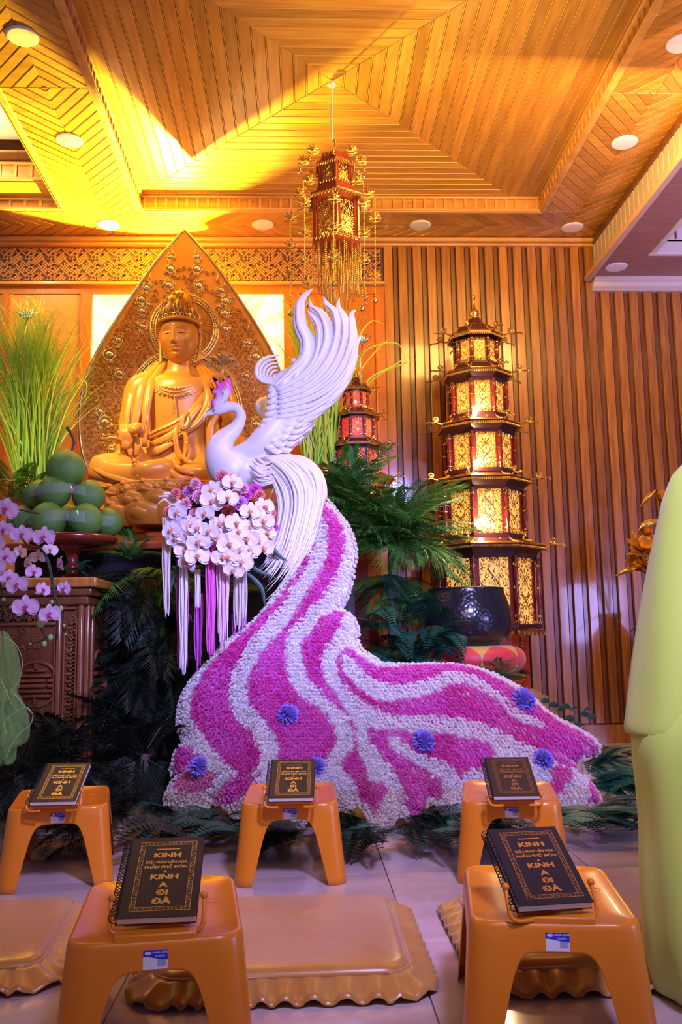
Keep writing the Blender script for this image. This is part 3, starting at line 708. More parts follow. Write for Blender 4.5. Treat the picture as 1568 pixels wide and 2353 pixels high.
def inflate(poly, place, hfun, step=8.0, back=.5, smoothpoly=True, edge=None):
    """solid from a closed outline in picture units; place(x,y,off) gives the world point, hfun(distance) the half thickness"""
    P = np.array(poly, float)
    if smoothpoly: P = spl(np.vstack([P, P[:1]]), 3)[:-1]
    P = resamp(P, edge or step)
    x0, y0 = P.min(0); x1, y1 = P.max(0)
    g = np.array([(x, y) for j, y in enumerate(np.arange(y0, y1, step*.87)) for x in np.arange(x0+(j % 2)*step/2, x1, step)])
    g = g[inside(g, P)]; g = g[pdist(g, P) > step*.55]
    allp = [Vector(p) for p in np.vstack([P, g])]; n = len(P)
    vo, eo, fo, _, _, _ = delaunay_2d_cdt(allp, [], [list(range(n))], 1, 1e-4)
    V = np.array([tuple(v) for v in vo]); d = pdist(V, P); bd = d < 1e-3
    F_ = [place(x, y, -hfun(dd, x, y)) for (x, y), dd in zip(V, d)]; B_ = [place(x, y, hfun(dd, x, y)*back) for (x, y), dd in zip(V, d)]
    idx = {}; k = len(V); bv = []
    for i in range(len(V)):
        if bd[i]: idx[i] = i
        else: idx[i] = k; bv.append(B_[i]); k += 1
    fs = []
    for f in fo:
        a = tuple(f); fs.append(a[::-1]); fs.append(tuple(idx[i] for i in a))
    return MB().add(np.vstack([F_, np.array(bv).reshape(-1, 3)]), fs)
white_f = mat('phoenix_foam', (.86, .84, .86), .42, sss=.0, bump=.05, bs=30)
YP = 5.3
def pl(Y): return lambda x, y, o: aY(x, y, Y+o)
def cc(pts): return [(420+.2806*x, 640+.2806*y) for x, y in pts]      # sketch units to picture units
PXM = 2050/5.27
base_p = (aY(600, 1200, YP)[0], YP, 1.35)
ph = thing('phoenix_sculpture', 'white phoenix sculpture with one raised wing, arched neck and pink crest, on the flower train', 'sculpture', base_p)
# body and neck: overlapping tapered tubes fused into one skin
def tube_px(pts, Y, flat=1.0, n=16, sub=5, cap=True):
    S = spl(np.array(pts, float), sub); P = [aY(x, y, Y) for x, y, r in S]; return np.array(P), np.maximum(S[:, 2], .5)/PXM
m = MB()
ck = lambda L: [(420+.2806*a, 640+.2806*b, .2806*r) for a, b, r in L]
P, r = tube_px(ck([(470,1610,175),(400,1570,190),(330,1490,160),(300,1400,120),(345,1315,92),(425,1238,66),(470,1165,50),(478,1110,44),(440,1060,44),(385,1048,46),(335,1060,50),(290,1078,46),(255,1092,34),(230,1103,20)]), YP)
m.tube(P, r, 18)
P, r = tube_px(ck([(330,1560,120),(470,1590,180),(640,1570,170),(800,1560,150),(950,1600,130),(1030,1680,100),(1040,1760,60)]), YP+.03)
m.tube(P, r, 18)
P, r = tube_px(ck([(420,1440,60),(560,1400,90),(680,1300,110),(780,1180,95),(830,1020,60)]), YP-.05)
m.tube(P, r, 16)
bd_ = mk('body', m, white_f, ph, smooth=True, mods=[remesh(.011, 8, .6)])
P, r = tube_px(ck([(262,1088,30),(230,1102,21),(200,1112,14),(178,1130,8),(166,1166,1.5)]), YP); mk('beak', MB().tube(P, r, 12), white_f, ph, smooth=True)
e = aY(420+.2806*258, 640+.2806*1074, YP-.033); mk('eye', MB().ball(e, .007, 10, 8, (1, .7, 1)), mat('eye_green', (.05, .25, .10), .2), ph, smooth=True)
mk('eye_rim', MB().tube([(e[0]+.010*cos(a), e[1]-.002, e[2]+.007*sin(a)) for a in np.linspace(0, 2*pi, 14)], .0015, 5), white_f, ph, smooth=True)
# crest
crp = cc([(240,1075),(234,1000),(262,985),(265,950),(240,945),(226,890),(262,912),(275,880),(262,850),(252,810),(285,828),(298,852),(322,846),(334,818),(350,838),(378,798),(390,830),(399,870),(407,900),(392,950),(355,1000),(345,1030),(290,1060)])
cm = inflate(crp, pl(YP-.005), lambda d, x, y: .0035+.010*min(1, d/14), 6, back=1, edge=3)
cr_ = mk('crest', cm, mat('crest_pink', (1, 1, 1), .45, attr='col'), ph, smooth=True)
def setcol(o, cols):
    a = o.data.color_attributes.new('col', 'FLOAT_COLOR', 'POINT'); a.data.foreach_set('color', np.c_[cols, np.ones(len(cols))].astype(np.float32).ravel())
zz = cm.V(); ztop = zz[:, 2].max(); zbt = zz[:, 2].min(); t = np.clip((zz[:, 2]-zbt)/(ztop-zbt)*2.0-.35, 0, 1); t = np.maximum(t, np.clip((aY(500, 900, YP)[0]-zz[:, 0])/.02, 0, 1)*.9)
setcol(cr_, np.array([.86, .80, .86])*(1-t[:, None])+np.array([.95, .12, .55])*t[:, None])
for k in range(5):
    P, r = tube_px(ck([(300+14*k, 1040-6*k, 5), (330+10*k, 980-18*k, 5), (325+9*k, 930-16*k, 4), (310+8*k, 905-12*k, 1)]), YP-.022)
    mk('crest_plume', MB().tube(P, r, 6), white_f, cr_, smooth=True)
# feathers as thick tapered blades
def blade(pts, wmax, Y, dy=0.0, th=.010, tip=.35, n=6, seg=8, root=.5):
    """centre line in picture units (x,y), widest in the middle, sharp tip"""
    S = spl(np.array(pts, float), n); K = len(S); T_ = np.gradient(S, axis=0); T_ /= np.linalg.norm(T_, axis=1)[:, None]+1e-9
    N_ = np.stack([-T_[:, 1], T_[:, 0]], 1); R = []
    for i in range(K):
        t = i/(K-1); w_ = wmax*(root+(1-root)*min(1, t/.35))*(1 if t < tip else max(.02, cos((t-tip)/(1-tip)*pi/2)**.8))
        yy = Y+(dy[0]*(1-t)+dy[1]*t if isinstance(dy, tuple) else dy); ring = []
        for k in range(seg):
            a = 2*pi*k/seg; ox = cos(a)*w_/2; oy = sin(a)*th*max(.15, w_/wmax)
            q = S[i]+N_[i]*ox; ring.append(aY(q[0], q[1], yy-oy))
        R.append(ring)
    return MB().rings(R)
wing_poly = cc([(380,1400),(470,1350),(560,1290),(640,1180),(685,1060),(692,930),(695,860),(740,790),(830,740),(900,700),(1000,640),(1040,560),(1080,500),(1200,480),(1350,500),(1370,600),(1320,750),(1230,900),(1130,1000),(1070,1080),(1050,1200),(960,1320),(860,1410),(800,1440),(700,1440),(540,1450)])
wg = inflate(wing_poly, pl(YP-.06), lambda d, x, y: .004+.045*min(1, (d/30))**.7, 8, back=.5)
wing = mk('wing', wg, white_f, ph, smooth=True, mods=[])
FE = [([(760,900),(900,770),(1000,660),(1020,520),(965,390),(955,240),(990,150),(1070,80)], 120),
 ([(790,930),(960,830),(1080,700),(1130,540),(1120,400),(1060,310),(1025,262)], 95),
 ([(790,930),(970,840),(1110,700),(1180,540),(1180,400),(1130,290),(1055,235),(1040,165)], 100),
 ([(800,960),(1000,880),(1160,740),(1245,580),(1275,430),(1250,290),(1180,215),(1150,140)], 105),
 ([(800,1000),(1030,920),(1200,790),(1300,620),(1335,460),(1320,330),(1275,235),(1285,152)], 95),
 ([(800,1040),(1050,960),(1230,840),(1340,670),(1388,500),(1385,370),(1385,290),(1425,255)], 90),
 ([(800,1080),(1060,1010),(1240,900),(1345,770),(1395,650),(1420,540),(1468,458)], 90),
 ([(800,1120),(1050,1060),(1220,960),(1320,850),(1370,770),(1405,680)], 90),
 ([(790,1160),(1020,1110),(1180,1020),(1270,950),(1325,895)], 85),
 ([(780,1200),(980,1160),(1120,1080),(1200,1020),(1240,983)], 80),
 ([(770,1250),(950,1200),(1060,1130),(1110,1072)], 78),
 ([(760,1290),(920,1250),(1020,1190),(1080,1150)], 76), ([(740,1330),(890,1300),(980,1250),(1050,1230)], 72),
 ([(720,1370),(850,1345),(940,1310),(1000,1300)], 70), ([(700,1400),(800,1390),(880,1370),(940,1355)], 66)]
for i, (p, w_) in enumerate(FE):
    mk('feather', blade(cc(p), w_*.2806*1.12, YP-.085, (-.012-.002*(i % 3), .0+.004*i*.5), .012), white_f, ph, smooth=True)
    # quill grooves between the barbs
    q = np.array(cc(p)); 
    if i < 9: mk('feather', blade([tuple(a+np.array([-4.5, -4.0])) for a in q[:-1]], w_*.2806*.42, YP-.098, (-.016, -.004), .008), white_f, ph, smooth=True)
# curled feathers on the left of the wing
for k in range(6):
    s = 1-k*.155; cx0, cy0 = 800, 790
    pts = [(cx0+(x-cx0)*s-k*2, cy0+(y-cy0)*s+k*5) for x, y in [(730,860),(660,845),(610,800),(603,740),(635,680),(700,642),(770,632),(815,622)]]
    mk('curl_feather', blade(cc(pts), (27-k*2.0)*.2806*1.25, YP-.07, (-.01, .004*k), .010, tip=.45), white_f, ph, smooth=True)
mk('curl_feather', blade(cc([(960,720),(930,690),(905,668),(893,646)]), 12, YP-.08, 0, .008), white_f, ph, smooth=True)
# covert rows
rr = random.Random(5)
for row, (L0, L1, nb, ln) in enumerate((((700,900),(560,1330),9,90), ((790,860),(640,1380),11,100), ((880,830),(700,1420),12,110), ((960,860),(780,1410),12,110))):
    for k in range(nb):
        t = (k+.5)/nb; x = L0[0]+(L1[0]-L0[0])*t+40*sin(t*pi); y = L0[1]+(L1[1]-L0[1])*t
        a = rad(-38+70*t-12)+rr.uniform(-.05, .05)
        pts = [(x, y), (x+ln*.5*cos(a), y+ln*.5*sin(a)+6), (x+ln*cos(a-.15), y+ln*sin(a-.15))]
        mk('covert_feather', blade(cc(pts), 52*.2806, YP-.105, (.004, -.002), .009, tip=.55, n=4, seg=6), white_f, ph, smooth=True)
mk('far_wing', inflate(cc([(720,960),(640,975),(598,1010),(588,1050),(605,1100),(655,1148),(720,1080)]), pl(YP+.10), lambda d, x, y: .004+.03*min(1, d/12), 6), white_f, ph, smooth=True)
fw = cc([(930,1150),(1000,1120),(1090,1095),(1080,1130),(1100,1150),(1080,1175),(1090,1200),(1062,1225),(1062,1250),(1030,1265),(1020,1300),(985,1320),(975,1355),(930,1370),(900,1405),(850,1425),(800,1400)])
mk('far_wing', inflate(fw, pl(YP+.02), lambda d, x, y: .003+.02*min(1, d/12), 6, smoothpoly=False), white_f, ph, smooth=True)
# flowing tail plumes
A_ = np.array([(588,1052),(616,1085),(640,1125),(648,1165),(642,1205),(632,1240),(622,1262),(612,1282),(604,1300)], float)
B_ = np.array([(648,1044),(700,1052),(735,1083),(744,1120),(738,1165),(724,1220),(702,1285),(664,1350),(604,1408)], float)
for k in range(64):
    s = (k/63)**.85; q = A_*(1-s)+B_*s
    q[2:, 0] += rr.uniform(-5, 5); L_ = rr.uniform(.80, 1.0) if s > .3 else rr.uniform(.82, 1.12)
    q[:, 0] += rr.uniform(-2, 2); tt = np.linspace(0, 1, len(q)); end = q[-1]
    q[-3:] += np.array([[rr.uniform(-9, 9)*j, rr.uniform(-5, 5)*j] for j in (.3, .7, 1)])
    if L_ < 1: q = np.array([[np.interp(u*L_, tt, q[:, 0]), np.interp(u*L_, tt, q[:, 1])] for u in tt])
    yb = YP-.13-.05*sin(pi*s)-rr.uniform(0, .03)
    mk('tail_plume', blade([tuple(a) for a in q], rr.uniform(5.5, 9.5), yb, (.05, -.12), .007, tip=.5, n=4, seg=6), white_f, ph, smooth=True)
mk('tail_lobe', blade([(640,1060),(695,1068),(728,1098),(736,1135),(731,1170)], 34, YP+.0, 0, .04, tip=.75), white_f, ph, smooth=True)
for k in range(11):
    y0_ = 1470+k*18; x0_ = 585+rr.uniform(-15, 25)
    mk('body_feather', blade(cc([(x0_, y0_), (x0_+60, y0_+42), (x0_+150+rr.uniform(-20, 30), y0_+26)]), 7.5, YP-.20+.012*abs(k-5)*.6, (.012, -.02), .007, n=4, seg=6), white_f, ph, smooth=True)
for pts in ([(420,1160),(400,1152),(385,1140),(362,1142)], [(418,1163),(395,1158),(378,1148),(360,1160)], [(422,1158),(402,1145),(388,1134),(370,1136)], [(420,1166),(405,1160),(392,1160),(385,1172)]):
    mk('curl_feather', blade(pts, 8, 4.98, 0, .006), white_f, ph, smooth=True)

# ---------------- the train of chrysanthemums
OUT = [(745,1150),(754,1156),(781,1189),(804,1223),(817,1266),(814,1305),(804,1355),(788,1392),(783,1408),(801,1415),(821,1445),(821,1478),(831,1498),(860,1518),(879,1530),(937,1533),(986,1532),(1051,1534),(1097,1543),(1143,1559),(1189,1584),(1224,1610),(1254,1641),(1300,1668),(1350,1695),(1375,1721),(1367,1740),(1338,1746),(1315,1762),(1331,1783),(1354,1806),(1376,1842),(1357,1852),(1334,1880),(1311,1880),(1290,1850),(1240,1845),(1150,1850),(1060,1852),(1048,1895),(1030,1903),(1017,1890),(1010,1855),(984,1842),(971,1872),(936,1884),(917,1871),(898,1894),(864,1920),(851,1921),(857,1897),(840,1866),(821,1848),(794,1862),(740,1850),(712,1860),(694,1900),(680,1908),(672,1862),(640,1868),(612,1900),(604,1932),(592,1935),(580,1880),(540,1878),(527,1862),(489,1846),(446,1885),(430,1880),(413,1862),(384,1850),(384,1828),(400,1798),(396,1770),(407,1732),(423,1708),(414,1685),(411,1655),(416,1616),(433,1582),(453,1553),(489,1519),(519,1483),(566,1446),(598,1420),(638,1366),(672,1312),(691,1266),(705,1213),(726,1168)]
PK = [[(700,1209),(725,1239),(718,1292),(698,1332),(672,1372),(652,1412),(625,1441),(592,1478),(569,1514),(552,1544),(539,1577),(532,1624),(536,1639),(549,1675),(579,1698),(596,1732),(602,1758),(592,1791),(566,1815),(520,1850),(490,1845),(520,1815),(546,1798),(522,1775),(489,1738),(466,1698),(446,1672),(440,1639),(443,1624),(459,1577),(486,1538),(526,1498),(572,1458),(599,1421),(632,1395),(658,1362),(691,1312)],
 [(738,1156),(751,1173),(774,1203),(791,1239),(794,1272),(781,1319),(761,1362),(741,1395),(721,1415),(698,1441),(675,1465),(665,1488),(658,1521),(662,1558),(672,1597),(695,1625),(738,1652),(765,1688),(775,1722),(761,1751),(735,1781),(700,1810),(640,1800),(638,1760),(642,1732),(625,1705),(605,1675),(576,1639),(570,1600),(582,1558),(605,1518),(628,1491),(655,1468),(678,1431),(698,1398),(715,1368),(735,1335),(751,1292),(751,1259),(748,1219),(731,1189)],
 [(768,1420),(788,1420),(786,1450),(771,1483),(755,1503),(741,1526),(741,1556),(751,1586),(775,1622),(794,1655),(814,1692),(821,1732),(824,1758),(831,1771),(841,1791),(848,1814),(877,1818),(891,1834),(871,1864),(857,1877),(838,1854),(824,1844),(811,1814),(781,1781),(808,1742),(811,1715),(798,1675),(761,1642),(735,1606),(718,1599),(702,1566),(692,1509),(708,1480),(728,1450)],
 [(801,1503),(818,1519),(845,1538),(880,1548),(956,1540),(1013,1538),(1059,1543),(1105,1561),(1147,1584),(1185,1607),(1224,1632),(1262,1662),(1300,1688),(1354,1712),(1373,1738),(1338,1744),(1315,1762),(1275,1758),(1262,1767),(1224,1752),(1178,1729),(1147,1714),(1105,1694),(1051,1681),(975,1675),(898,1670),(861,1653),(824,1632),(798,1609),(778,1576),(773,1543),(781,1523)],
 [(844,1692),(875,1700),(900,1702),(937,1706),(1013,1712),(1070,1725),(1120,1738),(1130,1790),(1060,1800),(1055,1850),(1040,1860),(1013,1852),(982,1840),(971,1875),(936,1886),(928,1850),(906,1805),(883,1775),(868,1752),(848,1732)],
 [(1230,1752),(1275,1760),(1320,1765),(1335,1790),(1300,1785),(1255,1778)],
 [(1258,1790),(1290,1783),(1310,1795),(1305,1815),(1280,1835),(1260,1850)], [(1340,1800),(1360,1815),(1378,1845),(1352,1850)],
 [(400,1800),(430,1788),(480,1785),(505,1800),(480,1828),(440,1840),(405,1826)], [(410,1715),(440,1735),(475,1768),(430,1785),(398,1790)], [(488,1848),(520,1822),(560,1812),(600,1800),(570,1840),(530,1860)]]
WT = [[(788,1536),(801,1531),(818,1550),(838,1570),(860,1586),(890,1597),(917,1599),(975,1588),(1021,1572),(1063,1572),(1097,1588),(1128,1614),(1166,1645),(1185,1664),(1227,1679),(1243,1691),(1235,1698),(1200,1691),(1166,1672),(1143,1645),(1112,1622),(1067,1599),(1028,1597),(986,1618),(937,1630),(890,1634),(860,1628),(830,1610),(805,1585),(788,1556)],
 [(887,1718),(906,1718),(929,1737),(948,1756),(982,1767),(1021,1783),(1044,1806),(1055,1832),(1051,1859),(1040,1901),(1021,1901),(1015,1859),(1013,1821),(1002,1806),(971,1787),(937,1771),(906,1752),(890,1737)]]
def Yg(x): return np.interp(x, [380, 480, 600, 860, 1050, 1250, 1380], [4.80, 4.55, 4.33, 4.26, 4.30, 4.46, 4.62])
def train_place(x, y, off):
    d = ray(x, y); k = .62 if x < 860 else .62+.35*min(1, (x-860)/300); g = Yg(x)
    s = (g+k*HC)/(d[1]-k*d[2]); p = _O+d*s
    n_ = np.array([0, 1.0, -k]); n_ /= np.linalg.norm(n_); p = p+n_*off*np.clip((1930-y)/60, .25, 1)
    if p[2] < .03:
        p = aZ(x, y, .03) if off <= 0 else np.array([p[0], p[1], .012])
    return p
OUTP = resamp(spl(np.vstack([OUT, OUT[:1]]), 2)[:-1], 10)
def th(d, x, y):
    return .012+.085*(1-math.exp(-d/24.0))
tr_o = thing('flower_train', 'sweeping tail of white and pink chrysanthemums flowing from the white phoenix to the floor', 'flower arrangement', (.15, 4.75, 0))
core = inflate(OUT, train_place, th, 14, back=.4)
core_o = mk('foam_core', core, mat('train_core_cloth', (1, 1, 1), .9, attr='col'), tr_o, smooth=True)
# blossom positions
def bl_points(step):
    x0, y0 = OUTP.min(0); x1, y1 = OUTP.max(0); pts = []
    for j, y in enumerate(np.arange(y0-4, y1+4, step*.87)):
        for x in np.arange(x0-4+(j % 2)*step/2, x1+4, step): pts.append((x, y))
    pts = np.array(pts)+RNG.uniform(-step*.22, step*.22, (len(pts), 2)); return pts[inside(pts, OUTP)]
BP = bl_points(9.2); edge_pts = resamp(OUTP, 8); BP = np.vstack([BP, edge_pts]); BD = np.r_[pdist(BP[:len(BP)-len(edge_pts)], OUTP), np.full(len(edge_pts), .5)]
def smooth_poly(p): p = np.array(p, float); return spl(np.vstack([p, p[:1]]), 2)[:-1]
PKs = [smooth_poly(p) for p in PK]; WTs = [smooth_poly(p) for p in WT]
def shade(Q):
    """signed closeness to a pink zone: >0 inside pink"""
    s = np.full(len(Q), -1e3)
    for P in PKs: d = pdist(Q, P); s = np.maximum(s, np.where(inside(Q, P), d, -d))
    for P in WTs: d = pdist(Q, P); s = np.minimum(s, np.where(inside(Q, P), -d, d))
    return s
def petals(n, R_, seed):
    """one mum head around +z: n folded petals, returns verts (n,4,3) """
    r_ = np.random.RandomState(seed); t = np.arange(n)/n; el = np.arccos(1-1.05*t)*.98; az = np.arange(n)*2.39996+r_.uniform(-.2, .2, n)
    d = np.stack([np.sin(el)*np.cos(az), np.sin(el)*np.sin(az), np.cos(el)], 1); L_ = R_*(.85+.3*r_.rand(n))
    side = np.cross(d, r_.normal(size=(n, 3))*.35+[0, 0, 1]); side /= np.linalg.norm(side, axis=1)[:, None]+1e-9
    w_ = R_*.16
    a = d*(L_*.28)[:, None]; tip = d*L_[:, None]; mid = d*(L_*.72)[:, None]
    return np.stack([a, mid-side*w_, tip, mid+side*w_], 1)
HEADS = [petals(50, .0185, k) for k in range(6)]
_v = core.V()-_O; _z = _v@_fw; _s = shade(np.c_[CX+F*(_v@_R)/_z, CY-F*(_v@_U)/_z])
setcol(core_o, np.where((_s > 1)[:, None], np.array([.80, .04, .50]), np.array([.93, .90, .92])))
sh = shade(BP); ns = np.sin(BP[:, 0]*.031+1.3*np.sin(BP[:, 1]*.021))*np.cos(BP[:, 1]*.027)
cls = {'white_blossoms': [], 'pink_blossoms': []}
for i, (x, y) in enumerate(BP):
    c = train_place(x, y, -th(BD[i], x, y)-.004); c1_ = train_place(x+3, y, -th(BD[i], x, y)); c2_ = train_place(x, y-3, -th(BD[i], x, y))
    ex = c1_-c; ex /= np.linalg.norm(ex); ey = c2_-c; ey -= ex*(ey@ex); ey /= np.linalg.norm(ey)+1e-9; n_ = np.cross(ex, ey)
    if n_[1] > 0: n_ = -n_
    # edge heads look outwards
    if BD[i] < 9:
        g = np.array([x, y])-OUTP[np.argmin(((OUTP-[x, y])**2).sum(1))]
        j = np.argmin(((OUTP-[x, y])**2).sum(1)); tv = OUTP[(j+1) % len(OUTP)]-OUTP[j-1]; o2 = np.array([tv[1], -tv[0]])/np.linalg.norm(tv)
        n_ = n_*.6+(ex*o2[0]-ey*o2[1])*.8; n_ /= np.linalg.norm(n_)
    n_ += RNG.normal(size=3)*.10; n_ /= np.linalg.norm(n_)
    u_ = np.cross(n_, [0.3, .1, 1]); u_ /= np.linalg.norm(u_); v_ = np.cross(n_, u_)
    H = HEADS[i % 6]*RNG.uniform(.85, 1.12); a = RNG.uniform(0, 6.28); ua = u_*cos(a)+v_*sin(a); va = -u_*sin(a)+v_*cos(a)
    W = c+H[..., 0:1]*ua+H[..., 1:2]*va+H[..., 2:3]*n_
    W[..., 2] = np.maximum(W[..., 2], .004)
    s = sh[i]
    if s < 1.5: col = np.array([.98, .95, .96])*RNG.uniform(.95, 1.02); k = 'white_blossoms'; tipc = None
    else:
        q = np.clip(.55+.5*ns[i]-np.clip(s, 0, 30)/60*.9+.25*RNG.normal(), 0, 1)
        deep = np.array([.82, .008, .42]); light = np.array([.90, .15, .70]); col = light*(1-q)+deep*q; k = 'pink_blossoms'
        if y > 1790 and x > 770: col = col*.75+np.array([.9, .35, .35])*.25
        if x < 520 and y > 1780: col = col*.5+np.array([.92, .55, .52])*.5
        if s < 4.5: col = col*.55+np.array([.9, .6, .78])*.45
    if k == 'white_blossoms' and y > 1830: col = col*np.array([.98, .90, .80])
    cls[k].append((W, col))
mum = mat('mum_petal', (1, 1, 1), .65, attr='col', sheen=.2, sss=.25)
for k, L_ in cls.items():
    W = np.concatenate([a for a, _ in L_]).reshape(-1, 3); nb = len(W)//4
    Cc = np.repeat(np.array([c for _, c in L_]), [len(a)*4 for a, _ in L_], axis=0)*np.repeat(RNG.uniform(.9, 1.06, nb), 4)[:, None]
    Cc = np.clip(Cc, 0, 1); Cc[0::4] *= .95      # petal bases are deeper coloured
    me = bpy.data.meshes.new(k); me.vertices.add(len(W)); me.vertices.foreach_set('co', (W-BASE['flower_train']).astype(np.float32).ravel())
    me.loops.add(nb*4); me.loops.foreach_set('vertex_index', np.arange(nb*4, dtype=np.int32)); me.polygons.add(nb)
    me.polygons.foreach_set('loop_start', np.arange(nb, dtype=np.int32)*4); me.materials.append(mum); me.update(calc_edges=True)
    o = bpy.data.objects.new(k, me); link(o, tr_o); o['kind'] = 'stuff'; setcol(o, Cc)
# violet pompom flowers
vio = mat('violet_mum', (.34, .26, .92), .7, sheen=.3)
for i, (x, y, r, lb) in enumerate([(464,1783,24,'violet pompom flower at the lower left lobe of the flower train'), (664,1667,24,'violet pompom flower in the broad pink band above the middle book'),
        (969,1732,26,'violet pompom flower with a dark hole, centre right of the flower train'), (1196,1637,27,'violet pompom flower high on the right, near the cushion of the black bell'),
        (1240,1775,22,'violet pompom flower half hidden behind the right second row book'), (727,1782,20,'violet pompom flower peeping out right of the middle book')]):
    dd = float(pdist(np.array([[x, y]]), OUTP)[0]); c = train_place(x, y, -th(dd, x, y)-.015); R_ = 1.1*r/2050*np.linalg.norm(c-_O)
    r_ = np.random.RandomState(i); n = 420; d = r_.normal(size=(n, 3)); d /= np.linalg.norm(d, axis=1)[:, None]
    if i == 2: d = d[((d-[0.05, -.98, .15])**2).sum(1) > .05]; n = len(d)
    s_ = np.cross(d, r_.normal(size=(n, 3))); s_ /= np.linalg.norm(s_, axis=1)[:, None]; L_ = R_*(.93+.14*r_.rand(n))
    V_ = np.stack([d*(L_*.55)[:, None], d*(L_*.85)[:, None]-s_*R_*.085, d*L_[:, None], d*(L_*.85)[:, None]+s_*R_*.085], 1).reshape(-1, 3)
    m = MB(); m.add(V_+c, [(4*j, 4*j+1, 4*j+2, 4*j+3) for j in range(n)])
    t = thing('pompom_flower', lb, 'flower', c, 'violet pompom flowers on the train'); mk('petals', m, vio, t, kind='stuff'); mk('flower_core', MB().ball(c, R_*.72, 14, 10), mat('violet_core', (.06, .04, .25), .9), t, smooth=True)

# ---------------- orchid bouquet with hanging tassels
YB = 4.95
bq = thing('orchid_bouquet', 'bouquet of white orchids and pink carnations with long hanging tassels under the phoenix', 'bouquet', (aY(505, 1250, YB)[0], YB, 1.1))
pet_w = mat('orchid_white', (.84, .74, .86), .5, sss=.0, sheen=.2); lip_m = mat('orchid_lip', (.62, .12, .10), .45, c2=(.75, .45, .1), vs=90)
pet_p = mat('orchid_lilac', (.78, .56, .88), .5, sheen=.2); lip_p = mat('orchid_lip_magenta', (.42, .02, .16), .45, c2=(.6, .05, .3), vs=60)
def orchid_mesh(seed):
    """faces -y; unit radius about 1"""
    r_ = random.Random(seed); m = MB()
    def tepal(ang, L_, Wd, lift, cup):
        R = []; n = 9
        for i in range(n):
            t = i/(n-1); ww = Wd*(min(1, .25+t/.42))**.8*math.sqrt(max(.0004, 1-(max(0, t-.5)/.5)**2.6))*(1.15 if Wd > .4 else 1); row = []
            for j in range(7):
                u = (j/6*2-1); x_ = L_*t; y_ = u*ww; d_ = -lift*t*t*(1) - cup*u*u*.25 + .03*sin(9*t+u*3+seed)
                ca, sa = cos(ang), sin(ang); row.append((x_*ca-y_*sa, d_, x_*sa+y_*ca))
            R.append(row)
        m.rings(R, False)
    for a, L_, Wd, lf, cp in ((rad(8), 1.0, .46, .10, .25), (rad(172), 1.0, .46, .10, .25)): tepal(a, L_, Wd, lf-.05, cp)
    for a in (90, 215, 325): tepal(rad(a), .92, .27, -.12, .1)
    return m
def lip_mesh(seed):
    m = MB(); m.tube(spl([(0, -.05, .05), (0, -.22, -.02), (0, -.34, -.16), (0, -.28, -.32)], 4), [.10, .12, .13, .12, .11, .11, .12, .13, .12, .09, .06, .04, .01], 8)
    for s in (-1, 1): m.tube(spl([(0, -.15, -.05), (s*.14, -.26, -.02), (s*.20, -.30, .08)], 4), np.linspace(.07, .03, 9), 6)
    m.ball((0, -.10, .09), .085, 8, 6); return m
OM = []
for s in range(3):
    a = mk('tmp', orchid_mesh(s), pet_w); b = mk('tmp', lip_mesh(s), lip_m); a2 = a.data.copy(); a2.materials[0] = pet_p; b2 = b.data.copy(); b2.materials[0] = lip_p
    for q in (a.data, b.data, a2, b2): q.polygons.foreach_set('use_smooth', [True]*len(q.polygons))
    OM.append((a.data, b.data, a2, b2)); bpy.data.objects.remove(a); bpy.data.objects.remove(b)
def orchid(parent, c, r, i, yaw=0, pitch=0, roll=0, kind=0, name='orchid_flower'):
    b = BASE[parent.name]; M4 = Matrix.Translation(Vector(c)-Vector(b)) @ Matrix.Rotation(yaw, 4, 'Z') @ Matrix.Rotation(pitch, 4, 'X') @ Matrix.Rotation(roll, 4, 'Y') @ Matrix.Scale(r, 4)
    o = inst(name, OM[i % 3][0 if kind == 0 else 2], parent, M4); l = inst('lip', OM[i % 3][1 if kind == 0 else 3], o, Matrix.Identity(4)); BASE[o.name] = b; return o
def c1p(x, y): return 340+.3316*x, 1080+.3316*y
OC = [(450,140),(555,195),(445,215),(805,260),(710,290),(210,295),(800,355),(205,375),(350,405),(505,375),(705,400),(630,430),(430,425),(265,450),(820,440),(200,470),(355,500),(565,515),(635,560),(705,555),(795,540),(265,560),(345,600),(560,605),(655,640),(275,650),(595,695),(590,90),(480,480),(400,300),(520,600),(300,380),(690,480),(760,500),(170,420),(610,370)]
for i, (x, y) in enumerate(OC):
    X, Y_ = c1p(x, y); p = aY(X, Y_, YB-.10+.05*rr.random()-.08*sin((X-380)/250*pi)); r = 28/2050*np.linalg.norm(p-_O)
    orchid(bq, p, r*rr.uniform(.9, 1.1), i, (X-505)/250*.9+rr.uniform(-.3, .3), rr.uniform(-.25, .25), rr.uniform(-.3, .3), 0)
carn = {k: mat('carnation_'+k, c, .75, sheen=.3) for k, c in dict(coral=(.85, .25, .28), pink=(.85, .42, .55), lilac=(.72, .30, .75), magenta=(.75, .08, .60)).items()}
def carnation(c, r, seed):
    r_ = random.Random(seed); m = MB(); n = 13
    for k in range(7):
        R = []; rad_ = r*(1-.10*k)
        tilt = .15+.2*k
        for s in (.25, .62, 1.0):
            R.append([(c[0]+rad_*s*cos(a)*(1-tilt*.35)*(1+.10*sin(n*a+k)*s), c[1]-.35*r*s*s*(.3+tilt)+.12*r*sin(7*a+k*2)*s-.06*r*k, c[2]+rad_*s*sin(a)*(1-tilt*.35)*(1+.10*sin(n*a+k)*s)) for a in np.linspace(0, 2*pi, 40, False)])
        m.rings(R, True, False)
    return m
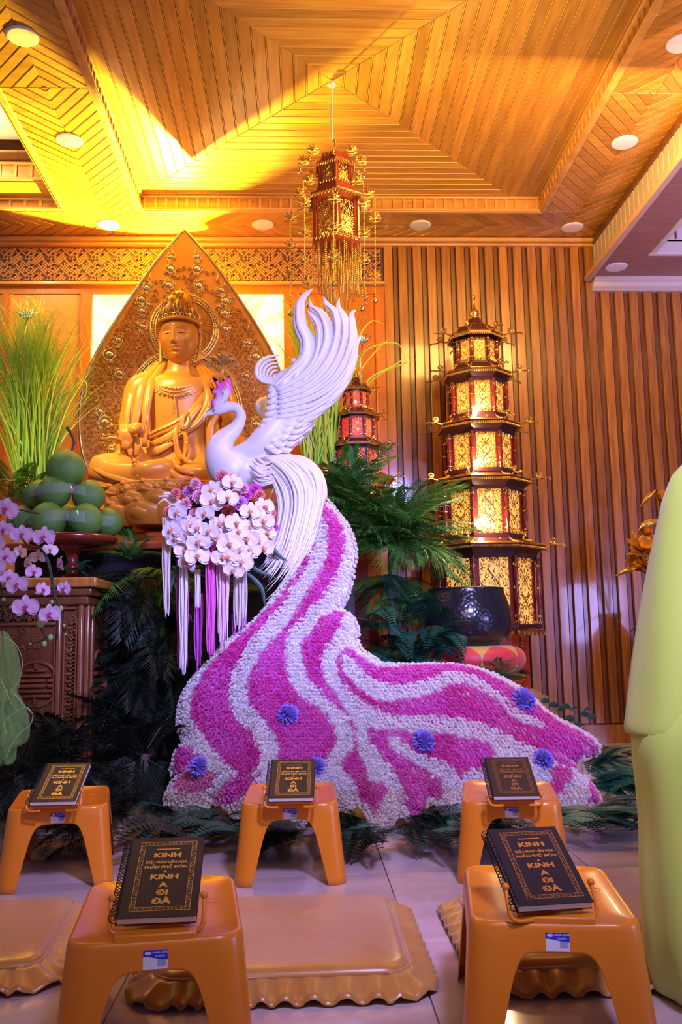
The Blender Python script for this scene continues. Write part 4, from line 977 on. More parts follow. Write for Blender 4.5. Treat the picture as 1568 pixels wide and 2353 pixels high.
for i, (x, y, k, r) in enumerate([(515,45,'coral',46),(195,160,'coral',38),(285,150,'lilac',46),(355,185,'pink',52),(265,235,'pink',44),(560,290,'coral',54),(640,230,'lilac',56),(775,175,'coral',42),(745,140,'magenta',50),(665,130,'pink',40),(140,285,'coral',34),(860,300,'coral',34),(330,95,'pink',42),(690,180,'magenta',38),(400,130,'magenta',38),(440,230,'magenta',30),(880,400,'magenta',30),(330,310,'pink',50),(600,480,'lilac',40),(590,50,'coral',30),(610,170,'pink',44)]):
    X, Y_ = c1p(x, y); p = aY(X, Y_, YB-.05+.03*(i % 3)-.03*sin((X-380)/250*pi)); mk('carnation', carnation(p, r*.3316/2050*5, i), carn[k], bq, smooth=True)
tass = {k: mat('amaranth_'+k, c, .8) for k, c in dict(cream=(.72, .66, .62), white=(.80, .78, .82), magenta=(.80, .12, .60), violet=(.50, .08, .55), pale=(.85, .60, .80)).items()}
for i, (x, y0, y1, w_, k, yy) in enumerate([(130,330,1040,62,'cream',0),(240,620,1400,84,'violet',.10),(245,660,1430,56,'white',.02),(345,690,970,42,'white',0),(350,860,1410,62,'violet',.06),(435,450,1310,66,'magenta',-.06),(522,430,1270,92,'pale',-.03),(615,1000,1190,70,'violet',.05),(640,690,1110,96,'cream',0),(655,900,1120,60,'violet',.04)]):
    m = MB(); nc = max(5, int(w_/8))
    for j in range(nc):
        xx = x-w_/2+w_*(j+.5)/nc; ye = y1-rr.uniform(0, .35)*(y1-y0)*abs((j+.5)/nc-.4)*1.8; n = max(12, int((ye-y0)/7)); P = []; R = []
        for q in range(n):
            t = q/(n-1); X, Y_ = c1p(xx+3*sin(q*.11+j)+(x-xx)*.25*t**3, y0+(ye-y0)*t); P.append(aY(X, Y_, YB+yy-.02+.02*sin(j*2.1))); R.append((.0058 if q % 2 else .0042)*(1-.55*t**3))
        m.tube(P, R, 6)
    mk('tassel', m, tass[k], bq, smooth=True)
mk('flower_foam', MB().ball(tuple(aY(500, 1195, YB+.10)), .24, 20, 14, (1, .5, .85)), mat('moss_green', (.012, .03, .012), .9), bq, smooth=True)
mk('bouquet_stand', MB().tube([(aY(505, 1200, YB+.12)[0], YB+.16, z) for z in (.02, .7, 1.5)], .02, 8), mat('dark_metal', (.02, .02, .02), .5, .5), bq)
leafm = mat('dark_leaf', (.02, .075, .055), .45)
for i, pts in enumerate(([(585,1262),(625,1262),(640,1275),(662,1290)], [(480,1300),(460,1310),(440,1318)], [(505,1290),(520,1330),(515,1380)], [(560,1310),(600,1350),(610,1400)], [(480,1310),(500,1360),(490,1420)], [(570,1290),(590,1310),(640,1330)], [(420,1290),(400,1320),(390,1370)])):
    mk('long_leaf', blade(pts, 12, YB+.03, 0, .003), leafm, bq, smooth=True)
# ================================================================ STATUE, BACKBOARD, ALTARS, OFFERINGS
stat_m = mat('polished_statue_wood', (.60, .25, .025), .36, c2=(.52, .19, .02), vs=2.5, coat=.15, bump=.03, bs=20)
back_m = mat('backboard_wood', (.58, .28, .05), .36, c2=(.48, .21, .032), vs=3, coat=.2)
HS = .935; YS = 6.75*HS; SX = .3253
def sp(cx_, cy_, dy=0.0, Y=YS): return aY(170+SX*cx_, 520+SX*cy_, Y+dy*HS)
K_ = SX*YS*.985/F
zseat = sp(735, 1796, -.45)[2]; zl0 = sp(735, 2120)[2]; zp0 = sp(735, 2290)[2]; SXC = sp(735, 1700)[0]
YM = 7.42*HS
# altar block that carries the statue
at = thing('statue_altar', 'tall dark altar block hidden behind palms, carrying the seated statue', 'altar', (SXC, YS, 0))
mk('altar_body', MB().bx((SXC-.95, YS-.56, 0), (SXC+.95, YM+.10, zp0-.05)), mat('altar_shade_black', (.008, .007, .008), .9), at, mods=[bev(.01, 2)])  # near-black body colour stands in for the deep shade below the statue
mk('altar_top', MB().bx((SXC-1.0, YS-.60, zp0-.05), (SXC+1.0, YM+.12, zp0)), mat('altar_top_red', (.35, .07, .02), .35), at, mods=[bev(.01, 2)])
# pointed backboard
bb = thing('pointed_backboard', 'tall pointed carved backboard with gilt rim and halo rings behind the seated statue', 'backboard', (SXC, YM, zp0))
LE = [(780,20),(700,110),(590,235),(470,400),(350,575),(230,765),(140,930),(80,1080),(48,1230),(38,1400),(50,1550),(78,1660),(130,1800),(190,1950),(220,2100)]
full = LE+[(1560-x, y) for x, y in LE[::-1]][:-1]
def spm(x, y, o=0.0): return aY(170+SX*x, 520+SX*y, YM+o)
P = resamp(np.array(full), 40); mm = MB(); mm.rings([[spm(x, y, o) for x, y in P] for o in (-.02, .03)]); mk('board', mm, back_m, bb)
edge = spl(np.array(LE), 4); rim = [spm(x, y, -.02) for x, y in edge[::-1]]+[spm(1560-x, y, -.02) for x, y in edge]
mk('gilt_rim', MB().tube(rim, .011, 6), mat('silver_gilt', (.75, .66, .45), .25, 1.0), bb, smooth=True)
def spiral(m, c, R_, turns, a0, sgn, place, r=.0022, n=14, seg=4):
    P = []
    for i in range(n):
        t = i/(n-1); a = a0+sgn*turns*2*pi*t; q = R_*(1-.82*t); P.append(place(c[0]+q*cos(a), c[1]+q*sin(a)))
    m.tube(P, np.linspace(r, r*.6, n), seg)
FP = np.array(full, float); halo_c = (781, 727); 
m = MB(); r_ = random.Random(3); gy = 0
for j, y in enumerate(np.arange(300, 1700, 31)):
    for x in np.arange(60+(j % 2)*18, 1520, 36):
        q = np.array([[x, y]])
        if not inside(q, FP)[0] or pdist(q, FP)[0] < 28: continue
        if (x-781)**2+(y-727)**2 < 262**2 or ((x-767)/440)**2+((y-1350)/515)**2 < 1: continue
        if y < 560 and r_.random() < .55: continue
        spiral(m, (x+r_.uniform(-4, 4), y+r_.uniform(-4, 4)), 17, 1.4, r_.uniform(0, 6.3), r_.choice((-1, 1)), lambda a, b: spm(a, b, -.023), .0052, 10)
        if r_.random() < .5: spiral(m, (x+16, y+12), 8, .8, r_.uniform(0, 6.3), 1, lambda a, b: spm(a, b, -.021), .003, 7)
mk('cloud_scrolls', m, back_m, bb, smooth=True, kind='stuff')
sg = mat('pale_gilt', (.80, .66, .34), .28, .9)
def ring_(m, c, R_, r, n=60, a0=0, a1=2*pi, ry=None, off=-.028, seg=6):
    m.tube([spm(c[0]+R_*cos(a), c[1]+(ry or R_)*sin(a), off) for a in np.linspace(a0, a1, n)], r, seg)
for R_, r in ((243, .006), (224, .0045), (208, .006)): m = MB(); ring_(m, halo_c, R_, r); mk('halo_ring', m, sg, bb, smooth=True)
m = MB()
for a in np.linspace(0, 2*pi, 96, False): m.ball(spm(halo_c[0]+233*cos(a), halo_c[1]+233*sin(a), -.028), .006, 6, 4)
for a in np.linspace(0, 2*pi, 72, False): m.ball(spm(halo_c[0]+216*cos(a), halo_c[1]+216*sin(a), -.028), .0045, 6, 4)
mk('halo_beads', m, sg, bb, smooth=True, kind='stuff')
a0, a1 = pi+.02, 2*pi-.02
for R_, ry, r in ((425, 500, .006), (408, 483, .0045), (390, 462, .006)): m = MB(); ring_(m, (767, 1360), R_, r, 70, a0-.35, a1+.35, ry); mk('body_halo_ring', m, sg, bb, smooth=True)
m = MB()
for a in np.linspace(a0-.3, a1+.3, 130): m.ball(spm(767+417*cos(a), 1360+492*sin(a), -.028), .006, 6, 4); m.ball(spm(767+399*cos(a), 1360+473*sin(a), -.028), .0045, 6, 4)
mk('halo_beads', m, sg, bb, smooth=True, kind='stuff')
m = MB()
for a in np.linspace(0, 2*pi, 90, False): m.tube([spm(halo_c[0]+s*cos(a), halo_c[1]+s*sin(a), -.024) for s in (120, 196)], .0035, 4)
mk('halo_ribs', m, back_m, bb, kind='stuff')
m = MB()
for k in range(44):
    a = rad(180+180*k/43)
    for q in (.62, .80): spiral(m, (767+425*q*cos(a), 1360+500*q*sin(a)), 19, 1.2, a, 1, lambda x, y: spm(x, y, -.022), .004, 10)
mk('halo_scrolls', m, back_m, bb, smooth=True, kind='stuff')
MED = [(685,215,20),(685,300,27),(668,415,26),(515,435,24),(478,515,26),(528,550,15),(480,598,24),(483,708,24),(313,803,24),(250,905,33),(322,1035,24),(188,1310,22),(218,1385,35),(225,1505,22),(270,1580,22),
       (868,215,20),(870,300,27),(885,418,26),(1040,450,24),(1075,525,26),(1028,565,15),(1070,612,24),(1070,725,26),(1228,825,22),(1288,920,33),(1222,1058,22),(1372,1310,22),(1290,1400,30),(1330,1500,22)]
sil = mat('silver_leaf', (.82, .74, .55), .3, .85)
for i, (x, y, r) in enumerate(MED):
    m = MB(); c = spm(x, y, -.024); R_ = r*K_*1.3
    m.ball(c, R_*.68, 12, 8, (1.15, .35, .8))
    for k in range(7): a = rad(10+160*k/6); m.tube([c+np.array([0, -.006, -R_*.2]), c+np.array([R_*.6*cos(a), -.014, R_*.6*sin(a)-R_*.1])], [R_*.16, R_*.05], 5)
    m.tube([c+np.array([R_*1.12*cos(a), 0, R_*1.12*sin(a)]) for a in np.linspace(0, 2*pi, 18)], R_*.09, 5)
    mk('lotus_medallion', m, sil, bb, smooth=True)
    v = MB(); r_ = random.Random(i)
    for k in range(7 if r > 16 else 3):
        a = r_.uniform(0, 6.28); d_ = r*r_.uniform(1.45, 2.0); spiral(v, (x+d_*cos(a)*.8, y+d_*sin(a)), r*.42, 1.1, a+2, r_.choice((-1, 1)), lambda q, w_: spm(q, w_, -.026), .0048, 10)
    mk('vine_scroll', v, sg, bb, smooth=True)
for s in (-1, 1):     # finials of each vine
    for (x, y) in ((700,160),(545,350),(325,690),(290,1150)):
        m = MB(); X = x if s < 0 else 1556-x
        m.tube([spm(X, y-30, -.022), spm(X+s*10, y-8, -.024), spm(X, y+20, -.024), spm(X-s*8, y+45, -.022)], [.001, .004, .005, .003], 5); mk('vine_scroll', m, sg, bb, smooth=True)

fl = thing('flood_lamp', 'small flood lamp hidden behind the pointed backboard, lighting the ceiling', 'lamp', (-1.10, 7.6, 3.70))
mk('housing', MB().bx((-1.16, 7.56, 3.66), (-1.04, 7.645, 3.74)), lacq_dk, fl)
mk('light_baffle', MB().rings([[(-1.030, 7.496, z), (-.985, 7.60, z), (-.980, 7.60, z), (-1.025, 7.493, z)] for z in (3.70, 4.0)]), lacq_dk, fl)  # unseen plate added to cut off the right side of the ceiling light
# seated figure
st = thing('seated_statue', 'golden brown wooden seated statue with crown, draped robe and gold necklace', 'statue', (SXC, YS, zp0))
def etube(m, L, flat, n=20, sub=4):
    """L: (x, y, dy, r) in sketch units; flat = depth/width"""
    S = spl(np.array(L, float), sub); P = np.array([sp(a, b, d) for a, b, d, r in S]); R = []
    T_ = np.gradient(P, axis=0); T_ /= np.linalg.norm(T_, axis=1)[:, None]
    for i in range(len(P)):
        a = np.cross(T_[i], [0, 1, 0]); a /= np.linalg.norm(a)+1e-9; b = np.cross(a, T_[i]); r = S[i, 3]*K_
        t = np.linspace(0, 2*pi, n, False); R.append(P[i]+r*(np.cos(t)[:, None]*a+flat*np.sin(t)[:, None]*b))
    m.rings(R)
m = MB()
etube(m, [(735,1720,0,245),(735,1600,0,225),(735,1450,0,205),(735,1300,-.01,225),(735,1180,0,265),(735,1110,.01,240),(738,1060,.01,150),(742,1030,.0,95),(745,960,.0,88),(745,900,0,80)], .62)
etube(m, [(600,1730,-.05,110),(400,1710,-.16,112),(230,1700,-.20,100),(150,1705,-.18,85)], .9)
etube(m, [(870,1730,-.05,110),(1070,1710,-.16,112),(1240,1700,-.20,100),(1320,1705,-.18,85)], .9)
etube(m, [(140,1715,-.18,78),(320,1745,-.32,84),(520,1750,-.40,80),(700,1750,-.38,70)], .8)
etube(m, [(1330,1715,-.18,78),(1150,1745,-.30,84),(950,1750,-.36,80),(760,1750,-.32,70)], .8)
etube(m, [(430,1720,-.43,46),(520,1715,-.45,60),(640,1700,-.42,62),(690,1700,-.36,50)], .8)
etube(m, [(560,1110,.02,95),(460,1140,.02,98),(425,1280,.02,92),(400,1420,.0,88),(395,1500,-.06,70),(400,1520,-.16,52),(395,1500,-.26,42)], .85)
etube(m, [(910,1110,.02,95),(1020,1140,.02,98),(1075,1280,.02,92),(1110,1420,.0,86),(1110,1380,-.10,66),(1075,1260,-.18,48),(1045,1150,-.22,38),(1030,1090,-.24,34)], .85)
etube(m, [(360,1560,-.10,80),(390,1590,-.16,92),(420,1640,-.14,90)], .8)
etube(m, [(1150,1500,-.06,80),(1150,1590,-.10,95),(1120,1650,-.10,90)], .8)
body = mk('body', m, stat_m, st, smooth=True, mods=[remesh(.014, 8, .55)])
# robe: shawl over both shoulders, sash and folds
def fold(pts, r, flat=1.0, name='robe_fold', mt=None, n=8):
    S = spl(np.array(pts, float), 5); m = MB(); t = np.linspace(0, 1, len(S)); m.tube([sp(a, b, d) for a, b, d in S], r*K_*(1.35 if n == 8 else 1)*(.45+.55*np.sin(pi*np.clip(t, .05, .95))**.6), n+4, flat=.42 if n == 8 else 1, up=(0, 1, 0)); return mk(name, m, mt or stat_m, st, smooth=True)
for pts, r in ([([(640,965,.02),(590,1040,-.06),(545,1120,-.135),(515,1260,-.16),(505,1400,-.16),(500,1560,-.13)], 24), ([(620,960,.04),(540,1060,-.04),(480,1150,-.09),(450,1300,-.10),(420,1430,-.10)], 30), ([(600,970,.05),(490,1080,.0),(420,1180,-.04),(385,1320,-.06),(375,1440,-.07)], 32),
   ([(870,985,.02),(915,1050,-.06),(950,1150,-.13),(945,1260,-.16),(880,1370,-.16),(800,1430,-.17),(690,1500,-.17),(520,1590,-.13)], 28), ([(885,985,.03),(960,1060,-.04),(1000,1160,-.08),(1010,1300,-.10),(970,1400,-.12),(960,1560,-.12)], 30),
   ([(930,1180,-.12),(850,1290,-.17),(780,1360,-.18),(700,1410,-.18),(600,1450,-.16),(520,1490,-.13)], 26), ([(540,1540,-.15),(640,1500,-.18),(740,1440,-.19),(830,1340,-.185),(900,1260,-.17)], 22), ([(515,1620,-.14),(600,1580,-.17),(700,1530,-.18)], 20),
   ([(730,1400,-.2),(715,1460,-.21),(720,1520,-.21),(735,1590,-.2),(765,1640,-.2),(790,1590,-.2),(792,1500,-.2),(775,1440,-.2)], 16), ([(810,1310,-.2),(770,1350,-.215),(765,1420,-.215),(800,1400,-.21),(812,1340,-.2)], 14),
   ([(660,1660,-.40),(680,1720,-.43),(740,1770,-.44),(880,1790,-.40)], 16), ([(700,1640,-.36),(730,1700,-.41),(820,1740,-.41),(930,1750,-.38)], 15), ([(760,1620,-.30),(820,1670,-.36),(930,1690,-.36)], 14),
   ([(110,1690,-.24),(220,1750,-.34),(360,1795,-.42),(480,1815,-.44)], 15), ([(150,1650,-.24),(300,1680,-.34),(420,1720,-.42)], 10), ([(320,1440,-.22),(350,1520,-.26),(340,1600,-.26)], 16), ([(380,1420,-.26),(440,1410,-.28),(475,1430,-.27),(470,1490,-.26)], 22), ([(360,1470,-.22),(390,1560,-.28),(400,1620,-.28)], 14), ([(440,1480,-.26),(450,1550,-.28),(440,1620,-.26)], 16)]): fold(pts, r)
for pts in ([(548,1110,-.14),(522,1250,-.175),(512,1400,-.175)], [(955,1160,-.15),(950,1270,-.18),(890,1370,-.18),(800,1440,-.19),(690,1508,-.19),(520,1600,-.15)], [(520,1480,-.15),(600,1440,-.18),(700,1395,-.20),(790,1330,-.20)], [(735,1590,-.21),(765,1645,-.215),(792,1590,-.21),(795,1510,-.21)], [(395,1290,-.08),(385,1400,-.10)], [(770,1415,-.225),(800,1398,-.22),(815,1340,-.21)], [(380,1412,-.28),(440,1402,-.30),(478,1425,-.29)]):
    fold(pts, 4.5, mt=gold, name='gilt_hem', n=6)
# toes of the folded foot
for k in range(5): mk('toe', MB().ball(sp(428+6*k, 1660+26*k, -.455), (.021-.0018*k), 10, 8, (.9, 1, 1)), stat_m, st, smooth=True)
# head
HCc = sp(745, 800, -.03); yaw = rad(-9)
def headmesh():
    nu, nv = 96, 80; R = []
    for j in range(nv):
        ph_ = pi*(j+.5)/nv; z = -cos(ph_); rr_ = sin(ph_)
        row = []
        for i in range(nu):
            a = 2*pi*i/nu; x = rr_*cos(a)*.150; y = rr_*sin(a)*.165; zz = z*.21
            jaw = 1-.22*max(0, -z)**1.6; x *= jaw; y *= 1-.10*max(0, -z)
            if z < 0: zz = z*.205
            if y < 0:
                f = min(1, -y/.10); G_ = lambda cx_, cz_, sx, sz: math.exp(-((x-cx_)/sx)**2-((zz-cz_)/sz)**2)
                d = .030*math.exp(-(x/.014)**2)*np.interp(zz, [-.082, -.070, -.05, .0, .04, .06], [0, 1.15, 1.0, .55, .3, 0])
                d += .012*(G_(.017, -.068, .011, .012)+G_(-.017, -.068, .011, .012))+.010*G_(0, -.066, .013, .012)
                for s in (-1, 1):
                    d -= .016*G_(s*.060, .014, .034, .020); d += .013*G_(s*.062, .006, .030, .013)
                    d += .006*math.exp(-((zz-(.052-.9*(abs(x)-.05)**2*8))/.006)**2)*(1 if .018 < abs(x) < .10 else 0)
                    d += .012*G_(s*.085, -.05, .04, .04)
                d += .013*G_(0, -.098, .026, .009)+.015*G_(0, -.118, .024, .010)-.010*G_(0, -.1085, .034, .0042)-.008*G_(0, -.132, .028, .008)+.016*G_(0, -.165, .035, .028)
                d -= .006*(G_(.036, -.108, .006, .006)+G_(-.036, -.108, .006, .006))
                y -= d*f

            X = x*cos(yaw)-y*sin(yaw); Y_ = x*sin(yaw)+y*cos(yaw)
            row.append((HCc[0]+X*HS, HCc[1]+Y_*HS, HCc[2]+zz*HS))
        R.append(row)
    m = MB(); m.rings(R); return m
head = mk('head', headmesh(), stat_m, st, smooth=True)
def hp(x, z, out=.0):      # point on the face
    y = -.165*math.sqrt(max(.02, 1-(x/.15)**2-(z/.21)**2))-out; return np.array([HCc[0]+HS*(x*cos(yaw)-y*sin(yaw)), HCc[1]+HS*(x*sin(yaw)+y*cos(yaw)), HCc[2]+z*HS])
slit = mat('eye_slit', (.07, .02, .01), .5)
for s in (-1, 1):
    mk('eyelid_line', MB().tube([hp(s*(.060+u*.030), .004-.006*(1-u*u)+.002*u*0, .0035) for u in np.linspace(-1, 1, 9)], [.0008, .0018, .0022, .0024, .0024, .0024, .0022, .0018, .0008], 6), slit, head, smooth=True)
    mk('eyebrow', MB().tube([hp(s*(.018+.075*t), .050+.014*sin(pi*(.15+.75*t)), .004) for t in np.linspace(0, 1, 10)], np.array([.001, .0025, .003, .003, .003, .003, .0028, .002, .0015, .001]), 6), stat_m, head, smooth=True)
    ex = s*.148; m = MB(); m.tube(spl([(ex, .0, .05), (ex*1.07, .0, .07), (ex*1.10, .015, .03), (ex*1.06, .01, -.03), (ex*1.04, .005, -.10), (ex*1.02, .0, -.165), (ex*.97, .0, -.17)], 4), [.012]*6+[.016]*7+[.014]*6+[.015]*5+[.010], 8)
    m.v = [np.array([(HCc[0]+HS*(p[0]*cos(yaw)-p[1]*sin(yaw)), HCc[1]+HS*(p[0]*sin(yaw)+p[1]*cos(yaw))+.02, HCc[2]+p[2]*HS) for p in m.V()])]
    mk('ear', m, stat_m, head, smooth=True)
mk('lip_line', MB().tube([hp(u*.033, -.1075-.003*(1-u*u)+.004*abs(u)**3, .018-.010*abs(u)) for u in np.linspace(-1, 1, 9)], [.0006, .0012, .0014, .0015, .0016, .0015, .0014, .0012, .0006], 5), slit, head, smooth=True)
mk('forehead_jewel', MB().ball(hp(0, .066, .002), .008, 10, 8), mat('jewel', (.8, .85, .95), .1), head, smooth=True)
hr_ = MB(); hr_.tube([(HCc[0]+.155*HS*cos(a), HCc[1]+.168*HS*sin(a), HCc[2]+.118*HS) for a in np.linspace(0, 2*pi, 40)], .013, 8); mk('hair_band', hr_, stat_m, head, smooth=True)
# crown
cz = lambda y: sp(735, y, -.05)[2]
crn = MB(); crn.lathe([(a*K_, cz(y)-cz(690)) for a, y in ((128,690),(140,650),(138,600),(122,550),(92,505),(55,470),(18,445),(3,436))], 40, (HCc[0], HCc[1]+.01, cz(690))); crown = mk('crown', crn, stat_m, st, smooth=True)
m = MB(); cc_ = (HCc[0], HCc[1]+.01)
for zz_, r in ((cz(684), .0075), (cz(655), .0065)): m.tube([(cc_[0]+.1575*HS*cos(a), cc_[1]+.162*HS*sin(a), zz_+.012*sin(a)*-1*0) for a in np.linspace(0, 2*pi, 48)], r, 6)
for a in np.linspace(0, 2*pi, 40, False): m.ball((cc_[0]+.162*HS*cos(a), cc_[1]+.166*HS*sin(a), (cz(684)+cz(655))/2), .0075, 6, 5)
mk('crown_band', m, gold_sh, crown, smooth=True)
def crown_pt(a, z): r = np.interp(-z, [-cz(y) for y in (436,470,505,550,600,650,690)], [.01*1, 55*K_, 92*K_, 122*K_, 138*K_, 140*K_, 128*K_]); return (cc_[0]+(r+.008)*cos(a), cc_[1]+(r+.008)*sin(a), z)
for k in range(9):
    a = -pi/2+(k-4)*.38; h = .055 if k != 4 else .11; z0 = cz(650)
    m = MB(); m.tube([crown_pt(a, z0), crown_pt(a, z0+h*.5), crown_pt(a, z0+h)], [.014, .020, .002], 8, flat=.6); 
    for s in (-1, 1):
        m.tube([crown_pt(a+s*(.04+.13*sin(t*pi)), z0+h*.95*t) for t in np.linspace(0, 1, 8)], .0035, 5)
        m.tube([crown_pt(a+s*.10+.05*cos(t), z0+.02+.012*sin(t)) for t in np.linspace(0, 5, 9)], .0028, 5)
    mk('crown_ornament', m, gold_sh if k == 4 else (gold if k % 2 == 0 else stat_m), crown, smooth=True)
m = MB()
for k in range(26):
    a = -pi/2+random.Random(k).uniform(-1.5, 1.5); z0 = cz(random.Random(k+50).uniform(480, 620))
    m.tube([crown_pt(a+.10*cos(t)*(1-t/9), z0+.016*sin(t)*(1-t/9)) for t in np.linspace(0, 7, 12)], .0035, 5)
mk('crown_scrolls', m, stat_m, crown, smooth=True, kind='stuff')
# necklace, arranged on the chest
m = MB(); NX = lambda u: 715+170*u
for row, (y0, sag, r) in enumerate(((1100, 45, 11), (1118, 52, 8), (1136, 56, 8))):
    for u in np.linspace(-1, 1, 17 if row == 0 else 22):
        m.ball(sp(NX(u), y0+sag*(1-u*u), -.175+.075*u*u-.004*row), r*K_, 8, 6)
for u in np.linspace(-.8, .8, 11): m.tube([sp(NX(u), 1140+56*(1-u*u), -.178+.07*u*u), sp(NX(u), 1165+62*(1-u*u)*.6, -.183+.07*u*u)], [.006, .009], 6)
for k in range(11): m.ball(sp(710, 1200+k*10.5, -.186), (5+2*(k % 2))*K_*1.1, 8, 6)
m.ball(sp(710, 1314, -.186), 11*K_, 8, 6); mk('necklace', m, gold_sh, st, smooth=True)
# hands and what they hold
m = MB()
for k in range(4):
    x = 335+20*k; m.tube(spl(np.array([sp(x+12, 1530, -.29), sp(x+4, 1470, -.31), sp(x-4+3*k, 1425, -.30), sp(x-2+4*k, 1395+4*abs(k-1.5), -.27)]), 4), np.linspace(.017, .009, 13), 8)
m.tube(spl(np.array([sp(340, 1530, -.28), sp(300, 1500, -.33), sp(262, 1492, -.34), sp(232, 1505, -.33)]), 4), np.linspace(.018, .010, 13), 8)
m.ball(sp(370, 1530, -.285), .045, 12, 8, (1, .6, 1.1)); mk('hand', m, stat_m, st, smooth=True, mods=[remesh(.0045, 1)])
mk('scroll_in_hand', MB().tube([sp(395, 1455, -.34), sp(430, 1435, -.33), sp(470, 1432, -.31)], [.028, .036, .034], 12), stat_m, st, smooth=True)
m = MB()
for k in range(5):
    m.tube(spl(np.array([sp(1020, 1110, -.26), sp(990+14*k, 1080, -.30), sp(985+16*k, 1050, -.31), sp(995+14*k, 1035+abs(k-2)*5, -.28)]), 4), np.linspace(.016, .009, 13), 8)
mk('hand', m, stat_m, st, smooth=True, mods=[remesh(.0045, 1)])
m = MB(); r_ = random.Random(9)
for k in range(26):
    a = rad(-20+220*k/25); L_ = r_.uniform(60, 105)
    m.tube(spl(np.array([sp(1055, 985, -.24), sp(1055+L_*.55*cos(a), 945-L_*.7*abs(sin(a))*.8, -.27+r_.uniform(-.03, .03)), sp(1055+L_*cos(a), 930-L_*.45*sin(a)+18, -.25), sp(1055+L_*1.12*cos(a), 985+r_.uniform(0, 30), -.24)]), 4), np.linspace(.008, .003, 13), 5)
m.tube([sp(1045, 1090, -.25), sp(1050, 1040, -.25), sp(1056, 975, -.25)], .012, 8); mk('willow_flower', m, mat('worn_gilt', (.55, .32, .08), .4, .4), st, smooth=True)
# lotus throne
lt = thing('lotus_throne', 'carved wooden lotus throne of rounded petals below the seated statue', 'throne', (SXC, YS, zp0))
RL = .56*HS
mk('throne_core', MB().lathe([(RL*.50, zseat-zp0), (RL*.95, zseat-zp0), (RL*.97, zseat-zp0-.012), (RL*.93, zseat-.03-zp0), (RL*.76, zseat-.09-zp0), (RL*.70, zl0+.14-zp0), (RL*.60, zl0-zp0), (RL*.58, zl0-.03-zp0)], 48, (SXC, YS, zp0)), stat_m, lt, smooth=True)
def petal(m, a, R0, z0, z1, wd, out, tipin=0.0, rim=True):
    """rounded lotus petal on the throne side, z0 bottom to z1 top"""
    R = []; n = 9; nv = 8
    for i in range(nv):
        t = i/(nv-1); w_ = wd*(.86+.14*min(1, t*3))*(1 if t < .45 else math.sqrt(max(.012, 1-((t-.45)/.55)**2.6))); row = []
        for j in range(n):
            u = j/(n-1)*2-1; aa = a+u*w_/R0; rr_ = R0+out*(.30+.70*sin((.1+.75*t)*pi*.72))*(1-.40*u*u); row.append((SXC+rr_*cos(aa), YS+rr_*sin(aa), z0+(z1-z0)*t))
        R.append(row)
    m.rings(R, False)
    if rim: m.tube([R[i][0] for i in range(1, nv)]+R[-1][1:-1]+[R[i][-1] for i in range(nv-1, 0, -1)], .0075, 6)
def solp(o): s = o.modifiers.new('solidify', 'SOLIDIFY'); s.thickness = .012; q = o.modifiers.new('subdivision', 'SUBSURF'); q.levels = 1; q.render_levels = 1
ym = lambda y: sp(735, y, -.5)[2]
for row, (n, R0, ya, yb, wd, out, ph0) in enumerate(((20, RL*.84, 1900, 1798, .075, .085, .0), (14, RL*.80, 1995, 1842, .118, .10, .1), (12, RL*.76, 2105, 1925, .150, .13, .13))):
    for k in range(n):
        m = MB(); petal(m, ph0+2*pi*k/n, R0, ym(ya), ym(yb), wd, out)
        o = mk('lotus_petal', m, stat_m, lt, smooth=True, mods=[solp])
        m = MB(); petal(m, ph0+2*pi*k/n, R0+.012, ym(ya)+.02, ym(yb)-.045, wd*.58, out*.95, rim=True); mk('petal_centre', m, stat_m, o, smooth=True)
mk('throne_foot', MB().lathe([(RL*.75, ym(2275)-zp0), (RL*.78, ym(2230)-zp0), (RL*.70, ym(2200)-zp0), (RL*.74, ym(2150)-zp0), (RL*.55, ym(2115)-zp0)], 8, (SXC, YS, zp0), ph=pi/8), mat('throne_foot_red', (.50, .12, .02), .35, coat=.3), lt)
mk('throne_plinth', MB().bx((SXC-.50, YS-.50, zp0), (SXC+.50, YS+.5, ym(2275)+.005)), mat('plinth_red', (.40, .09, .02), .35), lt, mods=[bev(.01, 2)])

# carved cabinet altar on the left
XA = -1.17; YA = 5.02; ZA = 1.265
ab = thing('carved_altar', 'carved brown wooden altar cabinet with round longevity emblem, at the left behind the orchids', 'altar', (-1.9, 5.5, 0))
XAL = -2.75
mk('cabinet_body', MB().bx((XAL, YA+.06, 0), (XA-.06, 5.68, ZA-.06)), wood_dk, ab)
mk('altar_top', MB().bx((XAL, YA-.02, ZA-.055), (XA+.02, 5.72, ZA)), wood_z, ab, mods=[bev(.012, 3)])
mk('cornice', MB().bx((XAL, YA+.01, ZA-.10), (XA-.01, 5.70, ZA-.055)).bx((XAL, YA+.03, ZA-.15), (XA-.03, 5.69, ZA-.10)), wood_dk, ab, mods=[bev(.012, 3)])
cv = mat('carving_wood', (.30, .115, .04), .3, c2=(.22, .075, .025), vs=5, coat=.5)
def fy(x, z, o=0): return (x, YA+.06-o, z)
for x0, x1, o in ((XA-.088, XA-.06, .03), (XA-.170, XA-.160, .015), (XA-.205, XA-.178, .034), (XA-.222, XA-.212, .018)):
    mk('carved_post', MB().bx((x0, YA+.06-o, .05), (x1, YA+.06, ZA-.15)), cv, ab, mods=[bev(.008, 2)])
m = MB()
for i in range(24):
    z = ZA-.24-i*.042; w0 = XA-.152; w1 = XA-.094
    for q in ((w0, z, w1-.016, z+.008), (w1-.024, z-.02, w1-.016, z+.008), (w0+.012, z-.02, w1-.016, z-.012), (w0+.012, z-.02, w0+.020, z-.006), (w1-.008, z-.026, w1, z+.014)): m.bx((q[0], YA+.045, q[1]), (q[2], YA+.06, q[3]))
mk('key_fret', m, cv, ab)
m = MB()
